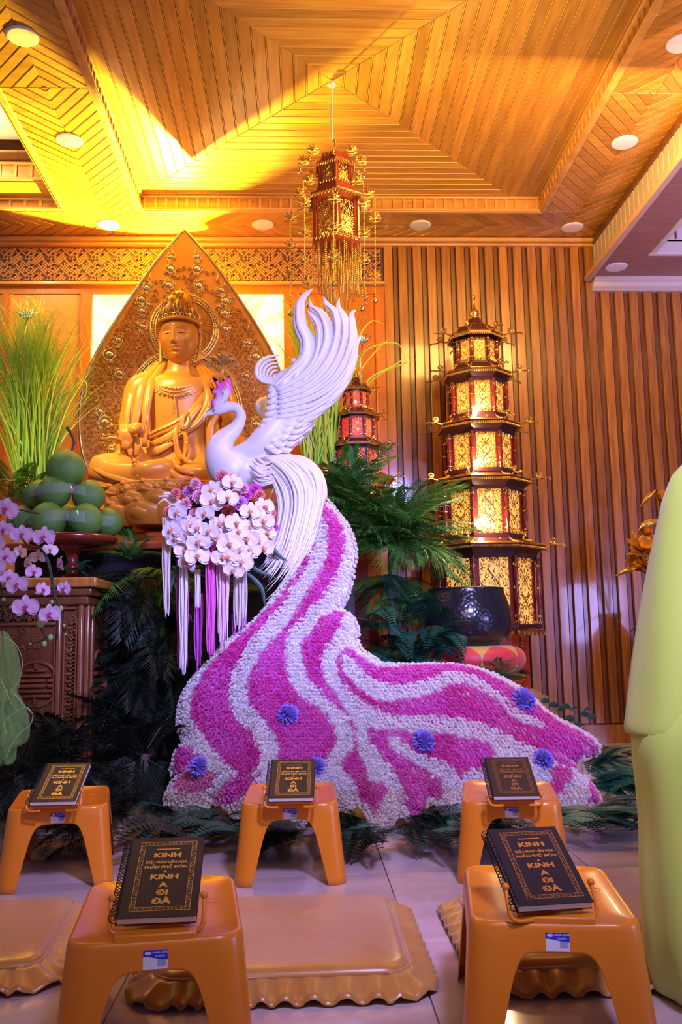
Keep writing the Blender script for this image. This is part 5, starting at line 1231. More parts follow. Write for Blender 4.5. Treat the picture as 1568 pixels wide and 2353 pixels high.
for i in range(14):
    x = XA-.26-i*.06
    for q in ((x, ZA-.235, x+.045, ZA-.225), (x, ZA-.235, x+.01, ZA-.19), (x, ZA-.20, x+.03, ZA-.19), (x+.035, ZA-.235, x+.045, ZA-.19)): m.bx((q[0], YA+.045, q[1]), (q[2], YA+.06, q[3]))
mk('key_fret', m, cv, ab); mk('rail', MB().bx((XAL, YA+.03, ZA-.26), (XA-.20, YA+.06, ZA-.245)).bx((XAL, YA+.03, ZA-.175), (XA-.10, YA+.06, ZA-.165)), cv, ab, mods=[bev(.004, 1)])
ec = aY(82, 1572, YA+.05); R_ = .122
m = MB(); m.tube([fy(ec[0]+R_*cos(a), ec[2]+R_*sin(a), .006) for a in np.linspace(0, 2*pi, 40)], .010, 8); mk('emblem_ring', m, cv, ab, smooth=True)
for i, (z, w_, gap) in enumerate(((.075, .055, 0), (.045, .085, 0), (.018, .10, .02), (-.010, .10, .02), (-.038, .10, -.03), (-.066, .085, .0))):
    m = MB()
    m.bx((ec[0]-w_, YA+.035, ec[2]+z-.0085), (ec[0]+w_*(.55 if gap > 0 else 1), YA+.06, ec[2]+z+.0085))
    if gap > 0: m.bx((ec[0]+w_*.65, YA+.035, ec[2]+z-.0085), (ec[0]+w_, YA+.06, ec[2]+z+.0085))
    mk('emblem_bar', m, cv, ab, mods=[bev(.003, 1)])
for z in (.095, -.095): mk('emblem_bar', MB().bx((ec[0]-.008, YA+.035, ec[2]+z-.02), (ec[0]+.008, YA+.06, ec[2]+z+.02)), cv, ab)
m = MB(); r_ = random.Random(4)
for k in range(34):
    x = ec[0]+r_.uniform(-.22, .22); z = ec[2]+.17+r_.uniform(0, .20) if k < 26 else ec[2]-.17-r_.uniform(0, .10); a0_ = r_.uniform(0, 6.3); q = r_.uniform(.018, .035)
    m.tube([fy(x+q*(1-t*.8)*cos(a0_+t*7), z+q*(1-t*.8)*sin(a0_+t*7)*.7, .004) for t in np.linspace(0, 1, 14)], np.linspace(.006, .003, 14), 5)
mk('cloud_carving', m, cv, ab, smooth=True, kind='stuff')
# side face
for y0 in (YA+.07, 5.19, 5.58): mk('carved_post', MB().bx((XA-.06, y0, .05), (XA-.035, y0+.05, ZA-.15)), cv, ab, mods=[bev(.006, 2)])
m = MB(); m.tube([(XA-.055, 5.41+.13*cos(a), ec[2]+.17*sin(a)) for a in np.linspace(0, 2*pi, 36)], .010, 8); mk('emblem_ring', m, cv, ab, smooth=True)
for k in range(5): mk('emblem_bar', MB().bx((XA-.06, 5.41-.10, ec[2]-.09+.045*k-.01), (XA-.035, 5.41+.10, ec[2]-.09+.045*k+.01)), cv, ab)

# fruit stand with pomelos
YF = 5.38
fc = aY(168, 1240, YF); 
fs = thing('fruit_stand', 'round red lacquered fruit stand holding the stacked green pomelos on the altar', 'stand', (fc[0], YF, ZA))
zpl = fc[2]-ZA
mk('plate', MB().lathe([(.02, zpl-.045), (.20, zpl-.035), (.245, zpl-.028), (.262, zpl-.010), (.262, zpl+.010), (.25, zpl+.018), (.235, zpl+.006), (.02, zpl+.002)], 48, (fc[0], YF, ZA)), lacq, fs, smooth=True)
mk('stem', MB().lathe([(.11, 0), (.115, .012), (.07, .03), (.03, .05), (.045, .075), (.04, .10), (.025, .115), (.05, zpl-.06), (.09, zpl-.04)] if zpl > .18 else [(.11, 0), (.115, .012), (.05, .03), (.03, zpl*.5), (.045, zpl*.6), (.09, zpl-.04)], 32, (fc[0], YF, ZA)), lacq, fs, smooth=True)
pom = mat('pomelo_skin', (.13, .33, .05), .42, c2=(.08, .22, .045), vs=7, bump=.35, bs=260); pomt = mat('fruit_stalk', (.10, .09, .05), .7)
for i, (x, y, r, dy, lb) in enumerate([(152,1080,43,-.02,'large green pear-shaped pomelo with a stalk, crowning the stacked fruit'),
    (90,1140,34,.10,'green pomelo at the back left of the middle row, on the red stand'), (125,1132,37,-.05,'green pomelo front left in the middle row, under the wrap band'), (204,1142,36,-.03,'green pomelo on the right of the middle row'),
    (52,1200,34,.08,'green pomelo at the far left of the bottom row, half behind an orchid'), (110,1197,40,-.12,'green pomelo front left in the bottom row, above the orchids'), (197,1197,38,-.12,'green pomelo front right in the bottom row'), (248,1203,33,.04,'green pomelo at the far right of the bottom row, at the rim'), (155,1195,34,.12,'green pomelo at the back of the bottom row, seen between the front ones')]):
    c = aY(x, y, YF+dy); R_ = r/2050*np.linalg.norm(c-_O); t = thing('pomelo', lb, 'fruit', c, 'green pomelos stacked on the red stand')
    pr2 = [(.01, -.93), (.4, -.88), (.72, -.66), (.94, -.3), (1.0, .0), (.95, .32), (.80, .62), (.55, .86), (.30, 1.0), (.12, 1.06), (.01, 1.05)]
    mk('peel', MB().lathe([(a*R_*1.02, b*R_) for a, b in pr2], 28, c), pom, t, smooth=True, mods=[subd(1)])
    if i == 0: mk('stalk', MB().tube(spl(np.array([aY(165, 1037, YF), aY(170, 1015, YF), aY(163, 995, YF), aY(154, 982, YF)]), 4), np.linspace(.006, .011, 13), 8).tube([aY(168, 1010, YF), aY(176, 1022, YF)], .004, 5), pomt, t, smooth=True)
film = mat('clear_film', (.9, .95, 1), .08, alpha=.09, spec=.9)
for yy, R_, hh, lb in ((1135, .215, .06, 'clear plastic wrap band round the middle row of pomelos'), (1200, .275, .065, 'clear plastic wrap band round the bottom row of pomelos')):
    c = aY(150 if yy < 1150 else 160, yy, YF-.0); m = MB(); R = []
    for z in np.linspace(-.5, .5, 5): R.append([(c[0]+(R_+.010*sin(3*a)+.012*cos(5*a+z*3))*cos(a), YF+(R_*.9+.008*sin(4*a))*sin(a), c[2]+z*hh+.008*sin(3*a)) for a in np.linspace(0, 2*pi, 64, False)])
    m.rings(R, True, False); o = mk('wrap_band', m, film, smooth=True, base=(c[0], YF, c[2])); tag(o, lb, 'plastic wrap', 'clear wrap bands round the pomelos')
# ================================================================ PAGODAS, HANGING LANTERN, BELL
glow_a = mat('amber_glow', (.9, .5, .12), .6, emit=(1, .55, .10), es=.75)
glow_r = mat('red_glow', (.7, .03, .04), .5, emit=(1, .03, .06), es=.9)
bulb_m = mat('bulb', (1, 1, 1), .3, emit=(1, .97, .85), es=22)
def filigree():
    """unit panel, x -0.5..0.5, z 0..1, faces -y: frame-filling mirrored scrolls and leaves"""
    m = MB(); r_ = random.Random(11)
    def sc(x, z, R_, a0, sg, tr=1.3, r=.022):
        for s in (-1, 1):
            P = [(s*(x+R_*(1-.8*t)*cos(a0+sg*tr*2*pi*t)), 0, z+R_*(1-.8*t)*sin(a0+sg*tr*2*pi*t)*.8) for t in np.linspace(0, 1, 11)]
            m.tube(P, np.linspace(r, r*.55, 11), 4)
    for j in range(7):
        z = .08+j*.14
        for x in ((.12, .36) if j % 2 == 0 else (.24, .44)): sc(x, z, .10, r_.uniform(0, 6.3), r_.choice((-1, 1)))
        m.ball((0, 0, z+.03), .045, 6, 5, (1, .4, .9))
    for s in (-1, 1):
        m.tube([(s*.2*sin(t*9), -.01, t) for t in np.linspace(.04, .96, 22)], .02, 4)
    return m
_f = mk('tmp', filigree(), gold_sh); FIL = _f.data; FIL.polygons.foreach_set('use_smooth', [True]*len(FIL.polygons)); bpy.data.objects.remove(_f)
def colon():
    m = MB(); m.lathe([(.5, 0), (.5, .04), (.3, .06), (.55, .12), (.3, .17), (.42, .25), (.62, .42), (.35, .52), (.55, .56), (.35, .60), (.60, .72), (.40, .86), (.3, .90), (.5, .94), (.5, 1)], 10); return m
_f = mk('tmp', colon(), lacq); COLM = _f.data; COLM.polygons.foreach_set('use_smooth', [True]*len(COLM.polygons)); bpy.data.objects.remove(_f)
m = MB()
for z in (.12, .54, .88): m.lathe([(.35, z-.03), (.62, z-.015), (.62, z+.015), (.35, z+.03)], 10)
_f = mk('tmp', m, gold_sh); RINGM = _f.data; bpy.data.objects.remove(_f)
def corner_scroll(s):
    m = MB(); m.tube(spl(np.array([(-.3, 0, .05), (0, 0, 0), (.35, 0, .05), (.62, 0, .22), (.5, 0, .36), (.32, 0, .28), (.40, 0, .14), (.7, 0, .02), (1.0, 0, .02), (1.12, 0, -.10)]), 4), .045, 5); m.ball((.45, 0, .22), .07, 6, 5); return m
_f = mk('tmp', corner_scroll(1), gold_sh); CSC = _f.data; bpy.data.objects.remove(_f)
def poly8(R_, z, n, ph): return [(R_*cos(ph+2*pi*k/n), R_*sin(ph+2*pi*k/n), z) for k in range(n)]
def pagoda(root, c, tiers, glowm, n=8, ph=None, sc=1.0):
    """tiers: list of (z0,z1, body radius, eave radius, eave z low, eave top z, column radius) in world z; c = axis (x,y)"""
    ph = pi/n-pi/2 if ph is None else ph; b = BASE[root.name]
    for ti, (z0, z1, rb_, re, ze, zt_) in enumerate(tiers):
        ap = cos(pi/n)
        m = MB(); m.rings([[(c[0]+x, c[1]+y, z) for x, y, z in poly8(r, zz_, n, ph)] for r, zz_ in ((rb_*.98, z0-.035*sc), (rb_*1.06, z0-.03*sc), (rb_*1.06, z0), (rb_*.98, z0+.004*sc))]); mk('floor_deck', m, lacq_dk, root)
        m = MB(); m.rings([[(c[0]+x, c[1]+y, z) for x, y, z in poly8(r, zz_, n, ph)] for r, zz_ in ((rb_*.80, z1-.012*sc), (rb_*1.0, z1-.010*sc), (rb_*1.02, z1+.02*sc), (re*.93, ze-.004*sc), (re*1.0, ze), (re*1.0, ze+.022*sc), (re*.84, ze+(zt_-ze)*.35), (re*.70, zt_-.008), (re*.55, zt_))]); mk('roof', m, lacq_dk, root)
        m = MB()
        for k in range(n):      # small beads form the scalloped gilt fringe under each eave
            a = np.array(poly8(re*1.005, ze, n, ph)[k]); q = np.array(poly8(re*1.005, ze, n, ph)[(k+1) % n]); cnt = max(4, int(np.linalg.norm(q-a)/(.016*sc)))
            for j in range(cnt):
                p = a+(q-a)*(j+.5)/cnt; m.ball((c[0]+p[0], c[1]+p[1], ze-.001), .0085*sc, 5, 4, (1, 1, 1.2))
            m.tube([np.array([c[0], c[1], 0])+a+[0, 0, .024*sc], np.array([c[0], c[1], 0])+q+[0, 0, .024*sc]], .004*sc, 4)
        mk('eave_fringe', m, gold, root, kind='stuff')
        for k in range(n):
            a = ph+2*pi*k/n; am = a+pi/n; wd = 2*rb_*sin(pi/n); h = z1-z0
            o = inst('colonnette', COLM, root, Matrix.Translation(Vector((c[0]+rb_*1.02*cos(a), c[1]+rb_*1.02*sin(a), z0))-Vector(b)) @ Matrix.Diagonal((.034*sc, .034*sc, h, 1)))
            o2 = inst('colonnette_ring', RINGM, o, Matrix.Identity(4)); o2['kind'] = 'stuff'
            ny = Vector((cos(am), sin(am), 0)); R3 = Matrix((( -sin(am), -cos(am), 0, 0), (cos(am), -sin(am), 0, 0), (0, 0, 1, 0), (0, 0, 0, 1)))
            pc = Vector((c[0], c[1], z0))+ny*(rb_*ap*.955)-Vector(b)
            inst('lattice_panel', FIL, root, Matrix.Translation(pc) @ R3 @ Matrix.Diagonal((wd*.72, .5*sc*.25, h*.98, 1)))
            g = MB(); e1 = np.array([-sin(am), cos(am), 0]); nn = np.array([cos(am), sin(am), 0]); p0 = np.array([c[0], c[1], z0])+nn*(rb_*ap*.93)
            g.add([p0-e1*wd*.36, p0+e1*wd*.36, p0+e1*wd*.36+[0, 0, h], p0-e1*wd*.36+[0, 0, h]], [(0, 1, 2, 3)]); mk('glow_panel', g, glowm, root)
            ps = MB()
            for s in (-1, 1):
                q = p0+e1*s*wd*.41+nn*.004; ps.rings([[q-e1*wd*.055+nn*.008, q+e1*wd*.055+nn*.008, q+e1*wd*.055-nn*.008, q-e1*wd*.055-nn*.008], [q-e1*wd*.055+nn*.008+[0, 0, h], q+e1*wd*.055+nn*.008+[0, 0, h], q+e1*wd*.055-nn*.008+[0, 0, h], q-e1*wd*.055-nn*.008+[0, 0, h]]])
            mk('panel_post', ps, lacq, root, kind='stuff')
            fr_ = MB(); zz0 = z0+.002
            for j in range(5):
                q = p0+nn*(rb_*.10)+e1*wd*(-.4+.2*j); fr_.tube([q+[0, 0, .004], q+e1*wd*.07+[0, 0, .026*sc], q+e1*wd*.12+[0, 0, .006], q+e1*wd*.16+[0, 0, .02*sc]], .0045*sc, 4)
                q = p0+nn*(rb_*.05)+e1*wd*(-.4+.2*j)+[0, 0, h-.03*sc]; fr_.tube([q, q+e1*wd*.07+[0, 0, .022*sc], q+e1*wd*.14-[0, 0, .004], q+e1*wd*.18+[0, 0, .016*sc]], .004*sc, 4)
            mk('gilt_railing', fr_, gold_sh, root, kind='stuff')
            inst('corner_scroll', CSC, root, Matrix.Translation(Vector((c[0]+re*.99*cos(a), c[1]+re*.99*sin(a), ze+.022*sc))-Vector(b)) @ Matrix.Rotation(a, 4, 'Z') @ Matrix.Scale(.14*sc, 4))
            rr_ = MB(); rr_.tube([(c[0]+re*f*cos(a), c[1]+re*f*sin(a), z) for f, z in ((1.0, ze+.028*sc), (.84, ze+(zt_-ze)*.38+.008), (.62, zt_+.004))], .007*sc, 5); mk('roof_ridge', rr_, gold, root)
def finial(root, c, z0, z1, r, m_=None):
    h = z1-z0; mk('finial', MB().lathe([(r*1.0, 0), (r*1.1, h*.06), (r*.8, h*.12), (r, h*.2), (r*.85, h*.34), (r*.45, h*.42), (r*.26, h*.46), (r*.18, h*.8), (r*.34, h*.86), (r*.40, h*.93), (r*.15, h)], 16, (c[0], c[1], z0)), m_ or gold_sh, root, smooth=True)
YPG = 6.95
def pc_(x, y): return 940+.4167*x, 660+.4167*y
def zz(y, x=400, Y=YPG): X, Yp = pc_(x, y); return aY(X, Yp, Y)[2]
cxp = aY(*pc_(412, 1450), YPG)[0]; u_ = .4167*YPG*.985/F
pg = thing('pagoda_lantern', 'tall five-tiered gilt and dark red pagoda lantern glowing amber, before the slat wall', 'pagoda', (cxp, YPG, 0))
T_ = []
for (ye, yt, yb0, yb1, rb_, re) in ((250, 205, 415, 262, 120, 165), (455, 415, 700, 500, 163, 200), (740, 700, 1010, 785, 200, 243), (1050, 1010, 1350, 1100, 238, 285), (1425, 1370, 1862, 1480, 292, 345)):
    yf = YPG-rb_*u_
    T_.append((zz(yb0, 400, yf+.02), zz(yb1, 400, yf), rb_*u_, re*u_, zz(ye, 400, YPG-re*u_*.92), zz(yt, 400, YPG-re*u_*.5)))
# keep each storey standing on the roof below it
for i in range(len(T_)): 
    z0, z1, a, b_, ze, zt_ = T_[i]
    if i+1 < len(T_): z0 = T_[i+1][5]+.012
    T_[i] = (z0, min(z1, ze-.005), a, b_, ze, max(zt_, ze+.035))
pagoda(pg, (cxp, YPG), T_, glow_a)
mk('roof_cap', MB().lathe([(T_[0][3]*.6, T_[0][5]-.012), (T_[0][3]*.35, T_[0][5]+.03), (.05, zz(175)-.01)], 8, (cxp, YPG, 0), ph=pi/8-pi/2), lacq_dk, pg)
finial(pg, (cxp, YPG), zz(180), zz(42), 28*u_)
zb = T_[4][0]
m = MB(); 
for k in range(8):
    a = np.array(poly8(T_[4][2]*1.10, zb-.04, 8, pi/8-pi/2)[k]); q = np.array(poly8(T_[4][2]*1.10, zb-.04, 8, pi/8-pi/2)[(k+1) % 8])
    for j in range(6): p = a+(q-a)*(j+.5)/6; m.tube([(cxp+p[0], YPG+p[1], p[2]), (cxp+p[0], YPG+p[1], p[2]-.02), (cxp+p[0]+(q-a)[0]*.05, YPG+p[1]+(q-a)[1]*.05, p[2]-.035), (cxp+p[0]+(q-a)[0]*.08, YPG+p[1]+(q-a)[1]*.08, p[2]-.01)], .010, 5)
mk('gilt_apron', m, gold_sh, pg, kind='stuff')
R8 = lambda r, z: [(cxp+x, YPG+y, z) for x, y, _ in poly8(r, 0, 8, pi/8-pi/2)]
zq = zz(2215)
mk('pedestal', MB().rings([R8(T_[4][2]*.95, zb-.03), R8(T_[4][2]*.80, zb-.06), R8(T_[4][2]*.78, zq+.02), R8(T_[4][2]*.80, zq)][::-1]), mat('pedestal_red', (.42, .05, .015), .3, coat=.4), pg)
mk('pedestal_step', MB().rings([R8(T_[4][2]*1.1, 0), R8(T_[4][2]*1.1, zq-.05), R8(T_[4][2]*.98, zq-.045), R8(T_[4][2]*.96, zq-.02), R8(T_[4][2]*.86, zq-.015), R8(T_[4][2]*.84, zq)]), mat('pedestal_gold', (.55, .36, .16), .4, .3), pg)
for sgn in (1, 0):
    m = MB(); xo = aY(1202, 1560, YPG)[0]-.01; am = -pi/2+pi/4*(1 if sgn else 0); rr_ = T_[4][2]*.79*cos(pi/8)+.012; cen = np.array([cxp+rr_*cos(am), YPG+rr_*sin(am), 0]); e1 = np.array([-sin(am), cos(am), 0])
    for k in range(14):
        z = zq+.06+(zb-.14-zq)*k/13; s = 1 if k % 2 else -1
        m.tube([cen+e1*(s*.03)+[0, 0, z+.0], cen+e1*(s*-.02)+[0, 0, z+.02], cen+e1*(s*.012)+[0, 0, z+.035], cen+[0, 0, z+.012]], .008, 5)
    mk('pedestal_ornament', m, gold_sh, pg)
for (x, y, t) in ((1093, 938, 1), (1097, 1062, 2), (1110, 1200, 3)):
    rb_ = T_[t][2]; yv = YPG-rb_*cos(pi/8)*.99-.012; p = aY(x, y, yv); mk('bulb', MB().ball(p, .020, 12, 8), bulb_m, pg, smooth=True)
    lamp('pagoda_bulb', 'POINT', (p[0], p[1]-.08, p[2]), 9, (1, .78, .45), size=.03)
# small red lit pagoda behind the palm
def ps_(x, y): return 740+.1148*x, 820+.1148*y
YQ = 7.05; cq = aY(*ps_(680, 900), YQ); u2 = .1148*YQ*.985/F
zs = lambda y, r=0: aY(*ps_(680, y), YQ-r*u2)[2]
pq = thing('pagoda_lantern', 'smaller pagoda lantern with red glowing panels, half hidden behind palm leaves and the wing', 'pagoda', (cq[0], YQ, 0))
T2 = [(zs(1010, 250), zs(650, 250), 255*u2, 335*u2, zs(620, 300), zs(520, 150)), (zs(1560, 370), zs(1165, 370), 375*u2, 505*u2, zs(1125, 450), zs(1010, 300)), (zs(2250, 480), zs(1790, 480), 480*u2, 640*u2, zs(1730, 560), zs(1600, 400)), (zs(3050, 600), zs(2450, 600), 600*u2, 780*u2, zs(2370, 700), zs(2250, 500))]
for i in range(3): z = list(T2[i]); z[0] = T2[i+1][5]+.008; z[1] = min(z[1], z[4]-.004); T2[i] = tuple(z)
pagoda(pq, (cq[0], YQ), T2, glow_r, sc=.62)
mk('roof_cap', MB().lathe([(T2[0][3]*.6, T2[0][5]-.008), (T2[0][3]*.3, T2[0][5]+.02), (.03, zs(430))], 8, (cq[0], YQ, 0), ph=pi/8-pi/2), lacq_dk, pq)
finial(pq, (cq[0], YQ), zs(440), zs(140), 68*u2)
mk('pedestal', MB().lathe([(.16, 0), (.16, T2[3][0]-.05), (.25, T2[3][0]-.02)], 8, (cq[0], YQ, 0), ph=pi/8-pi/2), lacq, pq)
pb_ = aY(*ps_(670, 900), YQ-255*u2-.02); mk('bulb', MB().ball(pb_, .009, 10, 8), mat('pink_bulb', (1, .7, .75), .3, emit=(1, .6, .65), es=9), pq, smooth=True)

# hanging lantern
YH = 5.5
def ph_(x, y): return 600+.2041*x, 300+.2041*y
def H(x, y, dy=0): return aY(*ph_(x, y), YH+dy)
u3 = .2041*YH*1.01/F
hl = thing('hanging_lantern', 'gilt and red hexagonal hanging lantern with tiers, bead strings and chimes, on a white cord', 'lantern', H(810, 1250))
hx = H(812, 700)[0]; n6 = 6; ph6 = 0
def hz(y, r=0): return H(812, y, -r*u3)[2]
zc0 = aY(764, 190, YH)[2]
cp = spl(np.array([aY(763, 196, YH), aY(764, 230, YH), aY(762, 265, YH), aY(764, 322, YH)]), 4); cp[0][2] = ZI-.004
mk('cord', MB().tube(cp, .007, 6).lathe([(.03, -.035), (.025, -.02), (.012, -.004), (.004, 0)], 12, (cp[0][0], YH, ZI)), white_p, hl, smooth=True)
cH = (cp[0][0]+.012, YH)
T3 = [(hz(560, 150), hz(345, 150), 215*u3, 255*u3, hz(330, 200), hz(240, 120)), (hz(1165, 250), hz(720, 250), 290*u3, 350*u3, hz(660, 300), hz(575, 200))]
red_w = mat('lantern_red', (.34, .05, .012), .35, coat=.3)
def lantern():
    for ti, (z0, z1, rb_, re, ze, zt_) in enumerate(T3):
        P6 = lambda r, z: [(cH[0]+x, cH[1]+y, z) for x, y, _ in poly8(r, 0, 6, pi/6*0+pi/6-pi/2-pi/6)]
        mk('roof', MB().rings([P6(rb_*.9, z1), P6(re, ze), P6(re*1.01, ze+.012), P6(re*.8, ze+.022), P6(rb_*.8, zt_)]), red_w, hl)
        mk('floor_deck', MB().rings([P6(rb_*.85, z0-.03), P6(rb_*1.08, z0-.02), P6(rb_*1.08, z0), P6(rb_*.9, z0+.002)]), red_w, hl)
        m = MB()
        for k in range(6):
            a = np.array(P6(re*1.01, ze)[k]); q = np.array(P6(re*1.01, ze)[(k+1) % 6])
            for j in range(8):
                p = a+(q-a)*(j+.5)/8; e = (q-a)/8; m.tube([p-e*.45, p-e*.2+[0, 0, -.012], p+[0, 0, -.022], p+e*.2+[0, 0, -.012], p+e*.45], .0048, 4)
            if True:
                a2 = np.array(P6(rb_*1.09, z0-.01)[k]); q2 = np.array(P6(rb_*1.09, z0-.01)[(k+1) % 6])
                for j in range(6): p = a2+(q2-a2)*(j+.5)/6; e = (q2-a2)/6; m.tube([p-e*.4, p-e*.2+[0, 0, .012], p+e*.1-[0, 0, .008], p+e*.4+[0, 0, .006]], .0045, 4)
        mk('eave_fringe', m, gold, hl, kind='stuff')
        for k in range(6):
            a = np.array(P6(rb_, z0)[k]); q = np.array(P6(rb_, z0)[(k+1) % 6]); h = z1-z0
            for o_ in (0,): mk('corner_post', MB().tube([a, a+[0, 0, h]], .011, 6), red_w, hl)
            for f in (.14, .86): p = a+(q-a)*f; mk('panel_post', MB().tube([p, p+[0, 0, h]], .007, 5), red_w, hl)
            mid = (a+q)/2; e1 = (q-a)/np.linalg.norm(q-a); nn = np.cross(e1, [0, 0, 1]); wd = np.linalg.norm(q-a)
            R3 = Matrix(((e1[0], -nn[0], 0, 0), (e1[1], -nn[1], 0, 0), (0, 0, 1, 0), (0, 0, 0, 1)))
            cen = np.array([cH[0], cH[1], z0]); d = mid-cen
            inst('lattice_panel', FIL, hl, Matrix.Translation(Vector(cen+d*.97)-Vector(BASE[hl.name])) @ R3 @ Matrix.Diagonal((wd*.62, .1, h*.92, 1)))
            arch = MB(); pp = cen+d*.93; arch.add([pp+e1*wd*.24*cos(t)*1.0+[0, 0, h*.12+h*.42*max(0, sin(t))*1.0+0] for t in np.linspace(0, pi, 12)], [tuple(range(12))]); mk('gilt_shield', arch, gold, hl)
            cs = inst('corner_scroll', CSC, hl, Matrix.Translation(Vector(np.array(P6(re, ze+.012)[k]))-Vector(BASE[hl.name])) @ Matrix.Rotation(math.atan2((a-cen)[1], (a-cen)[0]), 4, 'Z') @ Matrix.Scale(.085, 4))
lantern()
finial(hl, cH, T3[0][5]-.01, cp[-1][2]+.01, .030)
def lotus_plate(c, r, name='lotus_pendant'):
    m = MB(); r_ = random.Random(int(c[0]*1000+c[2]*999))
    t0 = r_.uniform(-.5, .5)
    for k in range(7):
        a = rad(180*k/6)+t0*.3; L_ = r*(.75+.25*sin(a)); P = [c+np.array([L_*s*cos(a)-r*.10*sin(pi*s)*sin(a), 0, L_*s*sin(a)+r*.10*sin(pi*s)*cos(a)]) for s in (0, .5, 1)]; P2 = [c+np.array([L_*s*cos(a)+r*.10*sin(pi*s)*sin(a), 0, L_*s*sin(a)-r*.10*sin(pi*s)*cos(a)]) for s in (0, .5, 1)]
        m.tube(P, .0032, 4); m.tube(P2, .0032, 4)
    m.tube([c+np.array([r*.7*cos(a), 0, r*.25*sin(a)-r*.15]) for a in np.linspace(pi, 2*pi, 9)], .004, 4); mk(name, m, gold, hl)
def beads(P0, P1, r, name='bead_string', sp_=2.1):
    m = MB(); d = np.array(P1)-np.array(P0); n = max(2, int(np.linalg.norm(d)/(r*sp_)))
    for k in range(n): m.ball(np.array(P0)+d*(k+.5)/n, r*(1 if k % 5 else .6), 6, 5)
    mk(name, m, gold_sh, hl, smooth=True)
zdk = T3[1][0]-.03; r_ = random.Random(21)
for k in range(34):
    a = 2*pi*k/34; R_ = T3[1][2]*(.98 if k % 2 else .80); p = np.array([cH[0]+R_*cos(a), cH[1]+R_*sin(a), zdk+.0]); L_ = r_.uniform(.18, .26)
    beads(p, p-[0, 0, L_], .0062)
    if k % 2 == 0: mk('chime_tube', MB().tube([p+[.012, 0, -.03], p+[.012, 0, -.30-.06*r_.random()]], .0042, 6), gold, hl, smooth=True)
for k in range(16):
    a = 2*pi*k/16+.1; R_ = T3[1][2]*.5; p = np.array([cH[0]+R_*cos(a), cH[1]+R_*sin(a), zdk]); mk('chime_tube', MB().tube([p, p-[0, 0, .34+.05*(k % 3)]], .0045, 6), gold, hl, smooth=True)
bell_m = MB().lathe([(.001, .028), (.010, .026), (.016, .012), (.018, 0), (.012, -.004)], 12)
for (xs, y0, y1, lot, bell) in ((335, 760, 2060, (975, 1290, 1610), 2080), (490, 830, 1760, (800, 1140, 1470), None), (1160, 860, 1760, (800, 1140, 1440), None), (1285, 740, 1900, (970, 1640), 1930), (820, 700, 1700, (750, 1080, 1400), 1740), (1180, 1760, 1890, (), 1900), (1140, 1750, 2010, (), 2020), (540, 1500, 1950, (1720,), 1985), (480, 580, 700, (), None), (1155, 570, 700, (), None)):
    dy = -.30 if xs == 820 else (-.02 if xs in (335, 1285) else -.16)
    P0, P1 = H(xs, y0, dy), H(xs, y1, dy); segs = [y0]+list(lot)+[y1]
    beads(P0, P1, .0058, sp_=3.0); mk('fine_chain', MB().tube([P0, P1], .0018, 4), gold, hl)
    for y in lot: lotus_plate(H(xs, y+20, dy), .055)
    if bell:
        b = H(xs, bell, dy); mm = MB(); mm.add(bell_m.V()+b, bell_m.f); mk('bell', mm, gold_sh, hl, smooth=True)
        if xs in (820, 1180): mk('red_tassel_cap', MB().ball(b-[0, 0, .03], .013, 10, 6, (1, 1, .5)), mat('coral_plastic', (.9, .2, .12), .4), hl, smooth=True)
for (x, y) in ((548, 300), (1070, 300), (440, 430), (1165, 430), (812, 235)): 
    p = H(x, y, -.10); mk('bell', MB().ball(p, .013, 10, 8).lathe([(.004, -.012), (.014, -.020), (.014, -.026)], 10, p), gold_sh, hl, smooth=True)
for (x, y) in ((590, 230), (1020, 230), (480, 350), (1130, 350), (540, 570), (1090, 570), (430, 715), (1210, 715), (770, 300)): lotus_plate(H(x, y, -.08), .05, 'gilt_bud')

# bell bowl, cushion and stand
YBL = 5.9; bc = aY(1072, 1415, YBL); ub = YBL*.985/F
bl = thing('bell_bowl', 'large black hammered singing bowl resting on a red and gold cushion', 'bell', (bc[0], YBL, aY(1072, 1482, YBL)[2]))
zb0 = aY(1072, 1484, YBL)[2]; zt0 = aY(1072, 1350, YBL-.25)[2]; hB = zt0-zb0
prof = [(.02, 0), (.17, .0), (.215, .03), (.262, .12), (.288, .25), (.297, .40), (.296, .52), (.285, .68), (.266, .84), (.252, .95), (.248, 1.0), (.238, 1.0), (.240, .9), (.27, .5), (.20, .12), (.02, .08)]
blk = mat('black_bronze', (.010, .010, .014), .26, .0, coat=.4)
nt = blk.node_tree; vn = nt.nodes.new('ShaderNodeTexVoronoi'); vn.inputs['Scale'].default_value = 48; bp_ = nt.nodes.new('ShaderNodeBump'); bp_.inputs['Strength'].default_value = .4; bp_.inputs['Distance'].default_value = .006; tc = nt.nodes.new('ShaderNodeTexCoord')
nt.links.new(tc.outputs['Object'], vn.inputs[0]); nt.links.new(vn.outputs[0], bp_.inputs['Height']); nt.links.new(bp_.outputs[0], nt.nodes['Principled BSDF'].inputs['Normal'])
S = spl(np.array([(r, z*hB if z <= 1 else z) for r, z in prof]), 3); mk('bowl', MB().lathe([(max(.001, a), b_) for a, b_ in S], 56, (bc[0], YBL, zb0)), blk, bl, smooth=True)
mk('rim', MB().tube([(bc[0]+.246*cos(a), YBL+.246*sin(a), zt0) for a in np.linspace(0, 2*pi, 50)], .007, 8), blk, bl, smooth=True)
zc1 = aY(1072, 1548, YBL)[2]; hc = zb0-zc1; cxc = aY(1085, 1510, YBL)[0]
cu = thing('round_cushion', 'round cushion in red and gold ogee patches under the black bowl', 'cushion', (cxc, YBL, zc1))
gcl = mat('gold_brocade', (.55, .36, .06), .5, sheen=.3); rcl = mat('red_brocade', (.62, .03, .05), .5, sheen=.3)
RC = .345
